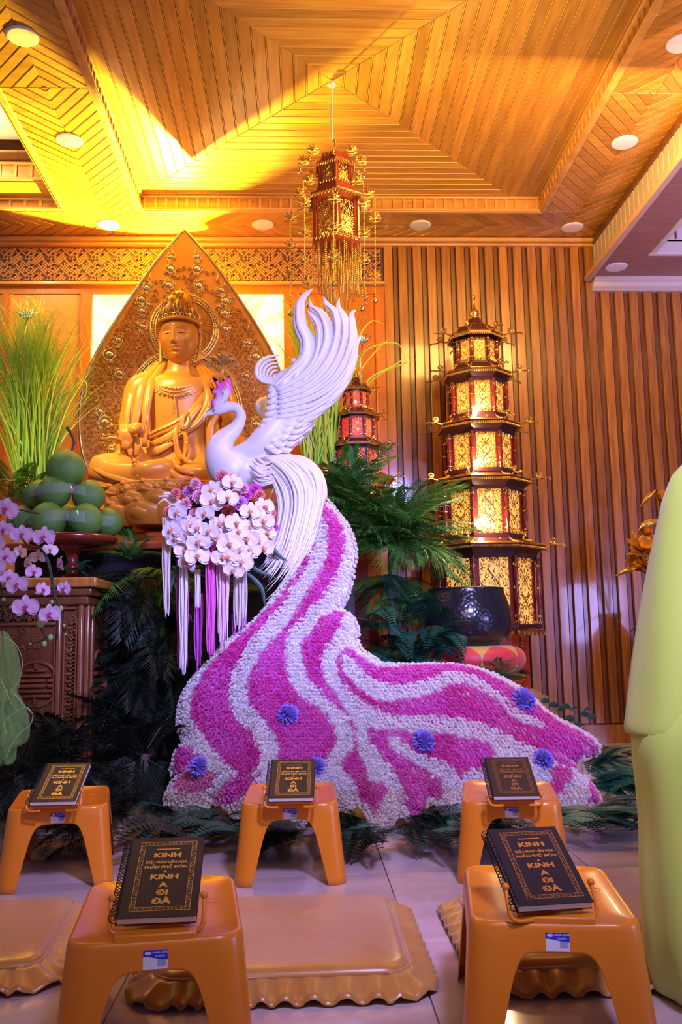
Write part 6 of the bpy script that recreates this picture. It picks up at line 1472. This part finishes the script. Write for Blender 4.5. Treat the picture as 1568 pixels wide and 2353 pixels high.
pf = [(RC*(.55+.45*sin(pi*t)**.6), hc*(1-cos(pi*t))/2) for t in np.linspace(.02, .98, 15)]
mk('cushion_body', MB().lathe([(.02, 0)]+pf+[(.02, hc)], 60, (cxc, YBL, zc1)), gcl, cu, smooth=True)
for k in range(8):
    m = MB(); R = []; a0 = rad(-90)+pi/4*(k+.5)
    for t in np.linspace(.06, .94, 13):
        r = RC*(.55+.45*sin(pi*t)**.6)+.004; z = hc*(1-cos(pi*t))/2; w_ = pi/8*.97*sin(pi*np.clip((t-.06)/.88, 0, 1))**.8+.002
        R.append([(cxc+r*cos(a0+w_*u), YBL+r*sin(a0+w_*u), zc1+z) for u in np.linspace(-1, 1, 9)])
    m.rings(R, False); mk('red_patch', m, rcl, cu, smooth=True)
sd = thing('bowl_stand', 'dark carved wooden stand under the cushion of the black bowl', 'stand', (cxc, YBL, 0))
mk('stand_top', MB().lathe([(.30, -.05), (.33, -.04), (.335, -.02), (.31, 0), (.02, 0)], 8, (cxc, YBL, zc1), ph=pi/8), lacq_dk, sd)
mk('stand_frieze', MB().lathe([(.26, -.14), (.28, -.12), (.26, -.09), (.27, -.05)], 8, (cxc, YBL, zc1), ph=pi/8), mat('stand_purple', (.09, .03, .05), .35, coat=.4), sd)
for k in range(4):
    a = pi/4+k*pi/2; m = MB(); m.tube(spl(np.array([(cxc+.25*cos(a), YBL+.25*sin(a), zc1-.12), (cxc+.30*cos(a), YBL+.30*sin(a), zc1*.55), (cxc+.24*cos(a), YBL+.24*sin(a), .12), (cxc+.30*cos(a), YBL+.30*sin(a), .018)]), 4), np.linspace(.03, .02, 13), 8); mk('leg', m, lacq_dk, sd, smooth=True)
m = MB()
for s in range(6): m.tube([(cxc+.335+.012*s*0+.02*cos(t*3+s), YBL-.12+.05*s, zc1+.0+.012*t) for t in np.linspace(0, 1.5, 5)], .012, 6)
mk('scroll_finial', m, lacq_dk, sd)
# gilt lotus spray at the right
YG = 6.9
gl = thing('gilded_lotus_spray', 'spray of gilded lotus flowers, buds and curled leaves at the right edge behind the robe', 'ornament', (aY(1535, 1400, YG)[0], YG, 0))
gx = aY(1545, 1400, YG)[0]
mk('vase', MB().lathe([(.10, 0), (.13, .02), (.10, .06), (.20, .35), (.24, .62), (.17, .9), (.08, 1.02), (.11, 1.10)], 28, (gx, YG, 0)), lacq, gl, smooth=True)
g0 = np.array([gx, YG, 1.08])
def stem(p, r=.006): m = MB(); p = np.array(p); P = spl(np.array([g0, g0*.5+p*.5+[.02, .0, .06], p]), 6); m.tube(P, r, 6); mk('stem', m, mat('bronze_stem', (.12, .04, .03), .4, .6), gl, smooth=True)
gilt_b = mat('bright_gilt', (.95, .62, .12), .28, .75)
def glotus(x, y, r, op=1.0, n=9):
    c = aY(x, y, YG); stem(c); m = MB()
    for ring, (k, L_, lift) in enumerate(((n, 1.0, .25), (n-2, .85, .7), (n-4, .65, 1.3))):
        for i in range(k):
            a = 2*pi*i/k+ring*.4; R = []
            for t in np.linspace(0, 1, 6):
                rr_ = r*L_*t*cos(lift*t*.8)*op; z = r*L_*(.25*t+sin(lift*t)*.8); w_ = r*.26*sin(pi*min(1, .1+.85*t))
                R.append([(c[0]+rr_*cos(a)-w_*u*sin(a), c[1]+rr_*sin(a)+w_*u*cos(a), c[2]+z-w_*.4*(1-abs(u))) for u in (-1, -.4, .4, 1)])
            m.rings(R, False)
    V = m.V()-c; ca, sa = cos(rad(52)), sin(rad(52)); m.v = [np.c_[V[:, 0], V[:, 1]*ca-V[:, 2]*sa, V[:, 1]*sa+V[:, 2]*ca]+c]
    mk('gilt_flower', m, gilt_b, gl, smooth=True)
def gleaf(pts, w_):
    m = MB(); S = spl(np.array(pts, float), 5); R = []
    for i, (x, y) in enumerate(S):
        t = i/(len(S)-1); ww = w_*sin(pi*min(1, .08+.9*t)); R.append([aY(x+u*ww*.3, y-u*ww, YG-.05+.04*abs(u)+.01*sin(i*1.7+u*3)) for u in (-1, -.5, 0, .5, 1)])
    m.rings(R, False); mk('gilt_leaf', m, gilt_b, gl, smooth=True); stem(aY(pts[-1][0], pts[-1][1], YG))
glotus(1478, 1262, .15); glotus(1486, 1296, .15); glotus(1522, 1150, .11, .7); glotus(1484, 1228, .09, .6); glotus(1462, 1303, .10)
gleaf([(1471,1166),(1482,1150),(1498,1138),(1510,1124)], 11); gleaf([(1463,1228),(1475,1210),(1500,1203),(1530,1196)], 12); gleaf([(1415,1324),(1435,1312),(1460,1306),(1480,1300)], 8); gleaf([(1485,1285),(1505,1280),(1530,1270)], 12); gleaf([(1440,1275),(1460,1272),(1478,1280)], 7)
stem(aY(1450, 1450, YG), .004)
# ================================================================ PLANTS
def leafmat(n, c, c2, r=.45): return mat(n, c, r, c2=c2, vs=3, rnd=.35)
palm_g = leafmat('palm_green', (.08, .32, .04), (.035, .17, .03)); palm_l = leafmat('palm_light', (.10, .30, .03), (.05, .2, .03)); palm_shade = leafmat('palm_shaded', (.006, .022, .010), (.004, .014, .008), .5)  # the near-black palm green has the unlit gloom put into its colour
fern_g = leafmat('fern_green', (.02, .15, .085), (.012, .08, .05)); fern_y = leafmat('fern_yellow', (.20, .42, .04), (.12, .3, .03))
def frond_mesh(seed, n=30, ll=.42, lw=.011, droop=.35, vee=.35):
    r_ = random.Random(seed); m = MB()
    P = lambda t: np.array([t, 0, .10*sin(pi*t*.6)-droop*t*t*.9])
    m.tube([P(t) for t in np.linspace(0, .98, 10)], np.linspace(.010, .003, 10), 4)
    for k in range(n):
        t = .14+.86*k/(n-1); p = P(t); L_ = ll*(sin(pi*(.12+.80*t))**.7)*r_.uniform(.85, 1.1)
        for s in (-1, 1):
            fw_ = .35+.75*t; d = np.array([fw_, s*(1.15-.6*t), vee*(1-t)]); d /= np.linalg.norm(d); sd_ = np.cross(d, [0, 0, 1]); sd_ /= np.linalg.norm(sd_)
            a = p; b = p+d*L_*.45+[0, 0, .0]; c_ = p+d*L_+[0, 0, -L_*r_.uniform(.18, .45)]
            w_ = lw*r_.uniform(.8, 1.2); up = np.array([0, 0, w_*.5])
            m.add([a, b-sd_*w_, b+up, b+sd_*w_, c_], [(0, 1, 2), (0, 2, 3), (1, 4, 2), (2, 4, 3)])
    return m
def fern_mesh(seed, n=15):
    r_ = random.Random(seed); m = MB(); P = lambda t: np.array([t, 0, .16*sin(pi*t*.7)-.22*t*t])
    m.tube([P(t) for t in np.linspace(0, 1, 8)], np.linspace(.008, .002, 8), 4)
    for k in range(n):
        t = .10+.9*k/(n-1); p = P(t); L_ = .34*(1-t)**.8*(.6+.4*min(1, t*5))+.02
        for s in (-1, 1):
            d = np.array([.45, s*1.0, -.10]); d /= np.linalg.norm(d); 
            for q in range(5):      # pinnules
                u = (q+.3)/5; b = p+d*L_*u; l2 = .085*(1-u)+.03
                for e in (-1, 1):
                    dd = np.array([.75*e+.35, s*.7, -.1]); dd /= np.linalg.norm(dd); tip = b+dd*l2; sdv = np.cross(dd, [0, 0, 1])*.020
                    m.add([b, (b+tip)/2-sdv, tip, (b+tip)/2+sdv], [(0, 1, 2, 3)])
    return m
def regm(mb, mt, sm=False):
    o = mk('tmp', mb, mt); d = o.data; bpy.data.objects.remove(o); return d
FR = {k: [regm(frond_mesh(s, 38, .42, .0095), mt) for s in range(3)] for k, mt in (('g', palm_g), ('l', palm_l), ('d', palm_shade))}
FE_ = {k: [regm(fern_mesh(s), mt) for s in range(2)] for k, mt in (('g', fern_g), ('y', fern_y), ('d', palm_shade))}
def put(parent, meshes, p, d, L_, i, name='frond', roll=0.0):
    d = Vector(d).normalized(); up = Vector((0, 0, 1)); y = up.cross(d)
    if y.length < .05: y = Vector((0, 1, 0))
    y.normalize(); z = d.cross(y); M4 = Matrix(((d.x, y.x, z.x, 0), (d.y, y.y, z.y, 0), (d.z, y.z, z.z, 0), (0, 0, 0, 1)))
    b = BASE[parent.name]; return inst(name, meshes[i % len(meshes)], parent, Matrix.Translation(Vector(p)-Vector(b)) @ M4 @ Matrix.Rotation(roll, 4, 'X') @ Matrix.Scale(L_, 4))
RP = random.Random(77)
def crown_(t, p, n, L_, kinds, el=(-25, 70), az=(0, 360), name='frond'):
    for i in range(n):
        a = rad(az[0]+(az[1]-az[0])*((i*.618) % 1)+RP.uniform(-10, 10)); e = rad(RP.uniform(*el)); k = RP.choice(kinds)
        put(t, FR[k], p, (cos(a)*cos(e), sin(a)*cos(e), sin(e)), L_*RP.uniform(.8, 1.1), i, name, RP.uniform(-.5, .5))
trunk_m = mat('palm_trunk', (.16, .13, .12), .9, c2=(.07, .055, .05), vs=14, stretch=(1, 1, .3), bump=.6, bs=30)
def palm(lb, x, y, Y, n, L_, kinds, ground=0.0, r=.045, **kw):
    p = aY(x, y, Y); t = thing('palm_plant', lb, 'plant', (p[0], Y, ground))
    m = MB(); hs = np.linspace(ground, p[2]+.02, 14); m.tube([(p[0]+.01*sin(z*4), Y, z) for z in hs], [r*(1.15-.15*(k % 2))*(1.2-.4*k/13) for k in range(14)], 12); mk('trunk', m, trunk_m, t, smooth=True)
    crown_(t, p, n, L_, kinds, **kw); return t
palm('dense dark green palm between the phoenix tail and the glowing pagoda, trunk showing low', 905, 1250, 6.35, 44, .58, 'gggl', el=(-22, 65), az=(150, 400))
palm('dark green palm close behind the phoenix tail, below the red pagoda', 800, 1170, 6.45, 38, .50, 'ggg', el=(-40, 75), az=(150, 400))
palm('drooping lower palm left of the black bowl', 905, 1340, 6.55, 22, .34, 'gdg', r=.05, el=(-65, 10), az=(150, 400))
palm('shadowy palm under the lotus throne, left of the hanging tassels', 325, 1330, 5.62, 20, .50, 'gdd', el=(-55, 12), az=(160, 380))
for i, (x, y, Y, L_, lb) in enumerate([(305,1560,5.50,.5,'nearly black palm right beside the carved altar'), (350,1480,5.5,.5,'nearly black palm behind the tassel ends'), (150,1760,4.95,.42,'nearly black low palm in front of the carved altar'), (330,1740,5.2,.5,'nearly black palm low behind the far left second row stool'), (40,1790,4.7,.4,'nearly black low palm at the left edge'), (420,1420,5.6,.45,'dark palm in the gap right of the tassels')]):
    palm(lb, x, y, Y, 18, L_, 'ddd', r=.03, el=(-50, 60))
def bush(name, lb, specs, cat='foliage', loc=(0, 0, 0), nm='fern_frond'):
    t = thing(name, lb, cat, loc)
    for i, (p, d, L_, k, fam) in enumerate(specs): put(t, (FE_ if fam == 'f' else FR)[k], p, d, L_, i, nm, RP.uniform(-.4, .4))
    return t
# dark mass of leaves behind the train, and the fern skirt on the floor
sp_ = []
for i in range(46):
    x = RP.uniform(800, 1040); y = RP.uniform(1360, 1560)
    if x < 850 and y < 1420: continue
    p = aY(x, y, 5.62+RP.uniform(-.1, .25)); sp_.append((p, (RP.uniform(-.8, .8), -1, RP.uniform(-.5, .6)), RP.uniform(.26, .40), 'g', 'f'))
bush('fern_bank', 'bank of teal green ferns between the train and the black bowl', sp_, loc=(.55, 5.7, 0))
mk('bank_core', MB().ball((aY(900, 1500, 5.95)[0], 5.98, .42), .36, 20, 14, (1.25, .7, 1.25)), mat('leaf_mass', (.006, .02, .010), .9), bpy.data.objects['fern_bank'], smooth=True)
sp_ = []
OUTB = [(392,1862),(430,1890),(470,1880),(520,1875),(560,1885),(600,1930),(650,1900),(700,1905),(760,1880),(800,1880),(850,1925),(900,1900),(950,1892),(1000,1865),(1040,1905),(1090,1880),(1150,1870),(1220,1870),(1290,1875),(1340,1880),(1375,1850),(1385,1800),(1370,1750),(1350,1700)]
cs_ = spl(np.array(OUTB, float), 4)
for i in range(170):
    q = cs_[RP.randrange(len(cs_))]; x, y = q[0]+RP.uniform(-20, 20), min(q[1], 1900)+RP.uniform(-6, 34)
    p = aZ(x, y, .04+RP.uniform(0, .06)); p[1] += .05; out = np.array([(x-860)/520*1.0, -1.0 if x < 1300 else -.45, RP.uniform(-.02, .30)]); out[0] += RP.uniform(-.5, .5)
    if x > 1300: out[0] += .8
    sp_.append((p, out, RP.uniform(.20, .30), 'g' if RP.random() < .8 else 'd', 'f'))
bush('fern_skirt', 'dark green fern fronds laid on the floor along the hem of the flower train', sp_, loc=(.3, 4.5, 0))
sp_ = []
for i in range(22):
    x = RP.uniform(1330, 1400); y = RP.uniform(1735, 1880); p = aY(x, y, 4.95-(y-1735)/145*.35); sp_.append((p, (RP.uniform(.4, 1), -.3, RP.uniform(-.5, .5)), RP.uniform(.18, .28), 'g', 'f'))
bush('fern_tuft', 'tuft of ferns at the right tip of the flower train, spilling towards the lime robe', sp_, loc=(1.5, 4.75, 0))
sp_ = []
for i in range(46):
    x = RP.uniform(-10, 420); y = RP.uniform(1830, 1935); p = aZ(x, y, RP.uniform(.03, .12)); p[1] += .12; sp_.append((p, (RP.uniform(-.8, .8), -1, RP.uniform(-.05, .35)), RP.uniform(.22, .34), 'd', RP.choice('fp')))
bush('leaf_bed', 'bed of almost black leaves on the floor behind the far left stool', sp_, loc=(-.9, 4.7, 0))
sp_ = []
for i in range(26):
    x = RP.uniform(0, 112); y = RP.uniform(1085, 1175); p = aY(x, y, 6.0); sp_.append((p, (RP.uniform(-1, 1), -.8, RP.uniform(-.3, .9)), RP.uniform(.16, .26), 'y', 'f'))
for i in range(10):
    x = RP.uniform(150, 215); y = RP.uniform(1285, 1318); p = aY(x, y, 5.25); sp_.append((p, (RP.uniform(-1, 1), -.8, RP.uniform(-.3, .3)), RP.uniform(.10, .15), 'g', 'f'))
bush('light_ferns', 'yellow green ferns at the foot of the tall grass, left of the pomelos', sp_, loc=(-1.9, 6.0, 1.1))
def plume(lb, x, y, Y, n, L_, k):
    p = aY(x, y, Y); t = thing('palm_tuft', lb, 'foliage', p)
    for i in range(n): a = rad(20+140*i/(n-1)); put(t, FR[k], p, (cos(a), -.5, sin(a)*.9), L_*RP.uniform(.8, 1), i)
plume('small olive palm leaves poking up before the red and gold round cushion', 1140, 1560, 5.62, 7, .19, 'g')
plume('olive palm leaves lit warm below the throne, right of the fruit stand', 300, 1285, 5.7, 5, .26, 'g')
# broad leaved sprigs by the wall at the right
t = thing('leafy_sprig', 'dark leafy sprigs rising behind the right shoulder of the flower train', 'foliage', aY(1300, 1690, 5.0))
lm = mat('sprig_leaf', (.02, .07, .04), .4)
for i, (x, y) in enumerate(((1245,1612),(1262,1620),(1280,1635),(1300,1650),(1318,1672),(1335,1640),(1350,1650),(1290,1625),(1330,1680),(1310,1632),(1342,1632))):
    a = RP.uniform(-.6, 1.0); L_ = RP.uniform(16, 26); mk('leaf', blade([(x, y), (x+L_*.5, y-L_*.4*sin(a+.5)), (x+L_, y-L_*.5*sin(a))], 13 if i < 8 else 7, 5.0, (-.03, .03), .0025, tip=.5, n=4), lm, t, smooth=True)
mk('twig', MB().tube([aY(1240, 1640, 5.03), aY(1290, 1650, 5.03), aY(1345, 1665, 5.02)], .004, 5), lm, t)
# tall grass bundles
grass = mat('grass_blade', (.40, .68, .05), .5, c2=(.22, .55, .05), vs=2.0); grass2 = mat('grass_blade_gold', (.62, .62, .06), .5)
def grass_bundle(lb, x0, y0, Y, tops, n, seed, bend=.25, w_=.0078, spread=30):
    r_ = random.Random(seed); b = aY(x0, y0, Y); t = thing('grass_bundle', lb, 'plant', (b[0], Y, b[2]))
    for nm, cnt, mt in (('grass_blades', int(n*.78), grass), ('yellow_blades', int(n*.22), grass2)):  # a smaller share of the blades takes the yellower tone
        m = MB()
        for i in range(cnt):
            tx, ty = tops(r_); p0 = aY(x0+r_.uniform(-spread, spread), y0+r_.uniform(-5, 25), Y+r_.uniform(-.14, .14)); p1 = aY(tx, ty, Y+r_.uniform(-.28, .22)); d = p1-p0
            side = np.sign(d[0]+1e-6)*abs(d[2])*.05; c_ = p0*.45+p1*.55+np.array([-side, 0, .05])
            P = [p0, p0*.7+c_*.3, c_, c_*.4+p1*.6+np.array([0, 0, .02]), p1]
            if r_.random() < bend: P[-1] = p1+np.array([np.sign(d[0])*.10*r_.random(), 0, 0]); P.append(p1+np.array([np.sign(d[0])*r_.uniform(.05, .18), 0, -r_.uniform(.05, .3)]))
            S = spl(P, 3); ang = r_.uniform(0, pi); sv = np.array([cos(ang), sin(ang)*.6, 0]); k = len(S); ww = np.array([w_*min(1, .4+2*(1-i_/(k-1))) * (1-i_/(k-1)*.9) for i_ in range(k)])[:, None]
            m.strip(S-sv*ww, S+sv*ww)
        o = mk(nm, m, mt, t, kind='stuff')
    mk('grass_pot', MB().lathe([(.10, -.30), (.14, -.28), (.17, -.02), (.15, 0), (.01, -.01)], 24, (b[0], Y, b[2])), lacq, t, smooth=True); return t
grass_bundle('tall bundle of bright green grass at the left edge, taller than the pomelos', 75, 1110, 6.45, lambda r: ((lambda u: (-60+300*u, 700+120*abs(u-.45)**1.3*2+r.uniform(-45, 130)))(min(1, max(0, r.gauss(.42, .26))))), 560, 1, spread=34)
grass_bundle('tall bundle of green grass behind the white phoenix wing', 735, 1075, 7.0, lambda r: (r.choice((r.uniform(625, 720), r.uniform(640, 800), r.uniform(700, 850))), r.uniform(655, 900)), 420, 2, spread=36)
t = thing('grass_spray', 'few long thin grass blades arching right over the slat wall, above the small pagoda', 'plant', aY(800, 1000, 7.2))
for i, pts in enumerate(([(790,1000),(815,930),(850,870),(905,840),(945,812)], [(790,1000),(820,920),(870,862),(930,835),(960,826)], [(795,990),(810,900),(830,850),(870,800),(895,778)], [(790,990),(800,900),(820,840),(850,800),(915,790),(940,850)], [(780,980),(800,880),(812,800),(850,740),(885,745)])):
    mk('grass_blade', blade(pts, 3.4, 7.2, 0, .001, tip=.6, n=5, seg=4), grass if i % 2 else grass2, t)
slv = mat('silver', (.75, .78, .85), .2, 1.0)
for x, y, Y, lb in ((62, 735, 6.35, 'silver metal lotus bud on a stem in the left grass'), (833, 790, 7.15, 'silver metal lotus on a stem right of the phoenix wing')):
    p = aY(x, y, Y); t = thing('silver_lotus', lb, 'ornament', (p[0], Y, p[2]-.5)); mk('stem', MB().tube([p-[0, 0, .55], p-[.02, 0, .2], p], .006, 6), slv, t, smooth=True)
    for k in range(5):
        a = -.9+.45*k; mk('metal_petal', MB().tube([p, p+[.05*sin(a), -.01, .05*cos(a)], p+[.10*sin(a), 0, .10*cos(a)]], [.010, .022, .003], 8, flat=.5), slv, t, smooth=True)
# orchid plant at the left
YO = 4.4
oc = thing('orchid_plant', 'arching spray of lilac moth orchids with magenta lips at the left edge', 'plant', (aY(-60, 1600, YO)[0], YO, 0))
def o8(x, y): return x*.2679, 1130+y*.2679
for i, (x, y, r, yw) in enumerate([(45,150,125,.2),(190,370,105,.1),(380,390,112,-.15),(50,560,100,.1),(75,740,88,.3),(150,800,105,-.1),(285,690,82,.7),(365,840,80,.9),(520,620,82,-1.0),(555,830,78,-.4),(222,990,122,.1),(430,1050,104,-.1),(30,330,100,.2),(170,520,80,1.0),(245,600,86,-.9),(430,500,76,.5),(330,560,80,.0),(-40,640,100,0),(-50,430,110,0)]):
    X, Y_ = o8(x, y); p = aY(X, Y_, YO+(.07 if i in (13, 14, 15, 16) else -.04*(i % 3))); orchid(oc, p, r*.2679/2050*4.35*.95, i, yw, RP.uniform(-.1, .2), RP.uniform(-.25, .25), 0 if i in (13, 14, 15, 16) else 1)
stm = mat('orchid_stem', (.035, .05, .035), .5); budm = mat('orchid_bud', (.30, .55, .22), .5)
for pts in ([(-40,1330),(-10,1200),(30,1172),(90,1180)], [(20,1175),(60,1250),(95,1262),(112,1300),(120,1345),(130,1400),(131,1468)], [(90,1255),(112,1290),(128,1370),(140,1400),(150,1455)], [(-10,1300),(5,1360),(10,1400),(18,1420)], [(92,1440),(105,1465),(70,1480)], [(98,1450),(112,1468),(117,1462)]):
    mk('stem', MB().tube(spl(np.array([aY(x, y, YO+.03) for x, y in pts]), 5), .005, 6), stm, oc, smooth=True)
for (x, y, r) in ((80,850,22),(525,1000,20),(432,1250,24),(380,1305,22),(345,1130,36),(32,925,18),(550,1150,12),(445,945,16),(560,1220,11),(262,1305,10),(88,990,10)):
    X, Y_ = o8(x, y); mk('bud', MB().ball(aY(X, Y_, YO), r*.2679/2050*4.35, 12, 8, (1, 1, 1.15)), budm, oc, smooth=True)
pp = aY(-70, 1600, YO+.15); mk('pot', MB().lathe([(.10, .62), (.13, .64), (.17, .95), (.16, .97), (.01, .95)], 24, (pp[0], pp[1], 0)), lacq, oc, smooth=True)
mk('main_stem', MB().tube(spl(np.array([[pp[0], pp[1], .95], [pp[0]-.05, pp[1], 1.3], aY(-40, 1330, YO+.1), aY(-10, 1200, YO+.03)]), 5), .007, 6), stm, oc, smooth=True)
tb = thing('plant_stand', 'small round stand under the orchid pot, outside the left edge', 'stand', (pp[0], pp[1], 0)); mk('stand_body', MB().lathe([(.16, 0), (.17, .03), (.06, .10), (.05, .5), (.16, .59), (.17, .62), (.01, .62)], 24, (pp[0], pp[1], 0)), lacq_dk, tb, smooth=True)
tul = mat('green_tulle', (.22, .52, .12), .6, alpha=.34, sheen=.5)
tw = thing('tulle_bow', 'puffed sheer green tulle wrap at the left edge, beside the carved altar', 'fabric', (aY(20, 1600, 4.25)[0], 4.25, .55))
def puff(c, a, b, Y, seed):
    m = MB(); R = []; r_ = random.Random(seed); n = 96
    for i in range(15):
        t = i/14; z = b*cos(pi*t); rr_ = a*(.35+.65*t)*sin(pi*min(.98, max(.02, t)))**.6; R.append([(c[0]+rr_*cos(q)*(1+.08*sin(5*q+seed+z*20)+.05*sin(17*q+z*30)), Y+rr_*.6*sin(q)*(1+.08*sin(4*q+z*15)+.05*sin(17*q+z*30)), c[2]+z+.012*sin(6*q+seed)) for q in np.linspace(0, 2*pi, n, False)])
    m.rings(R[::-1], True, False); mk('tulle_puff', m, tul, tw, smooth=True)
c = aY(2, 1530, 4.25); puff(c, .115, .15, 4.25, 1); c = aY(18, 1650, 4.2); puff(c, .125, .12, 4.2, 2); c = aY(8, 1700, 4.22); puff(c, .085, .10, 4.22, 5); c = aY(-40, 1600, 4.3); puff(c, .14, .24, 4.3, 4)
for pts in ([(0,1462),(30,1475),(50,1510),(48,1550),(27,1590)], [(0,1560),(10,1580),(27,1620)], [(75,1640),(60,1625),(30,1640),(10,1660),(15,1690)], [(76,1642),(70,1665),(45,1685),(25,1715),(15,1740)], [(28,1590),(55,1620),(75,1640)]):
    mk('hem_wire', MB().tube(spl(np.array([aY(x, y, 4.08) for x, y in pts]), 4), .0018, 5), mat('tulle_hem', (.3, .6, .22), .5), tw, smooth=True)
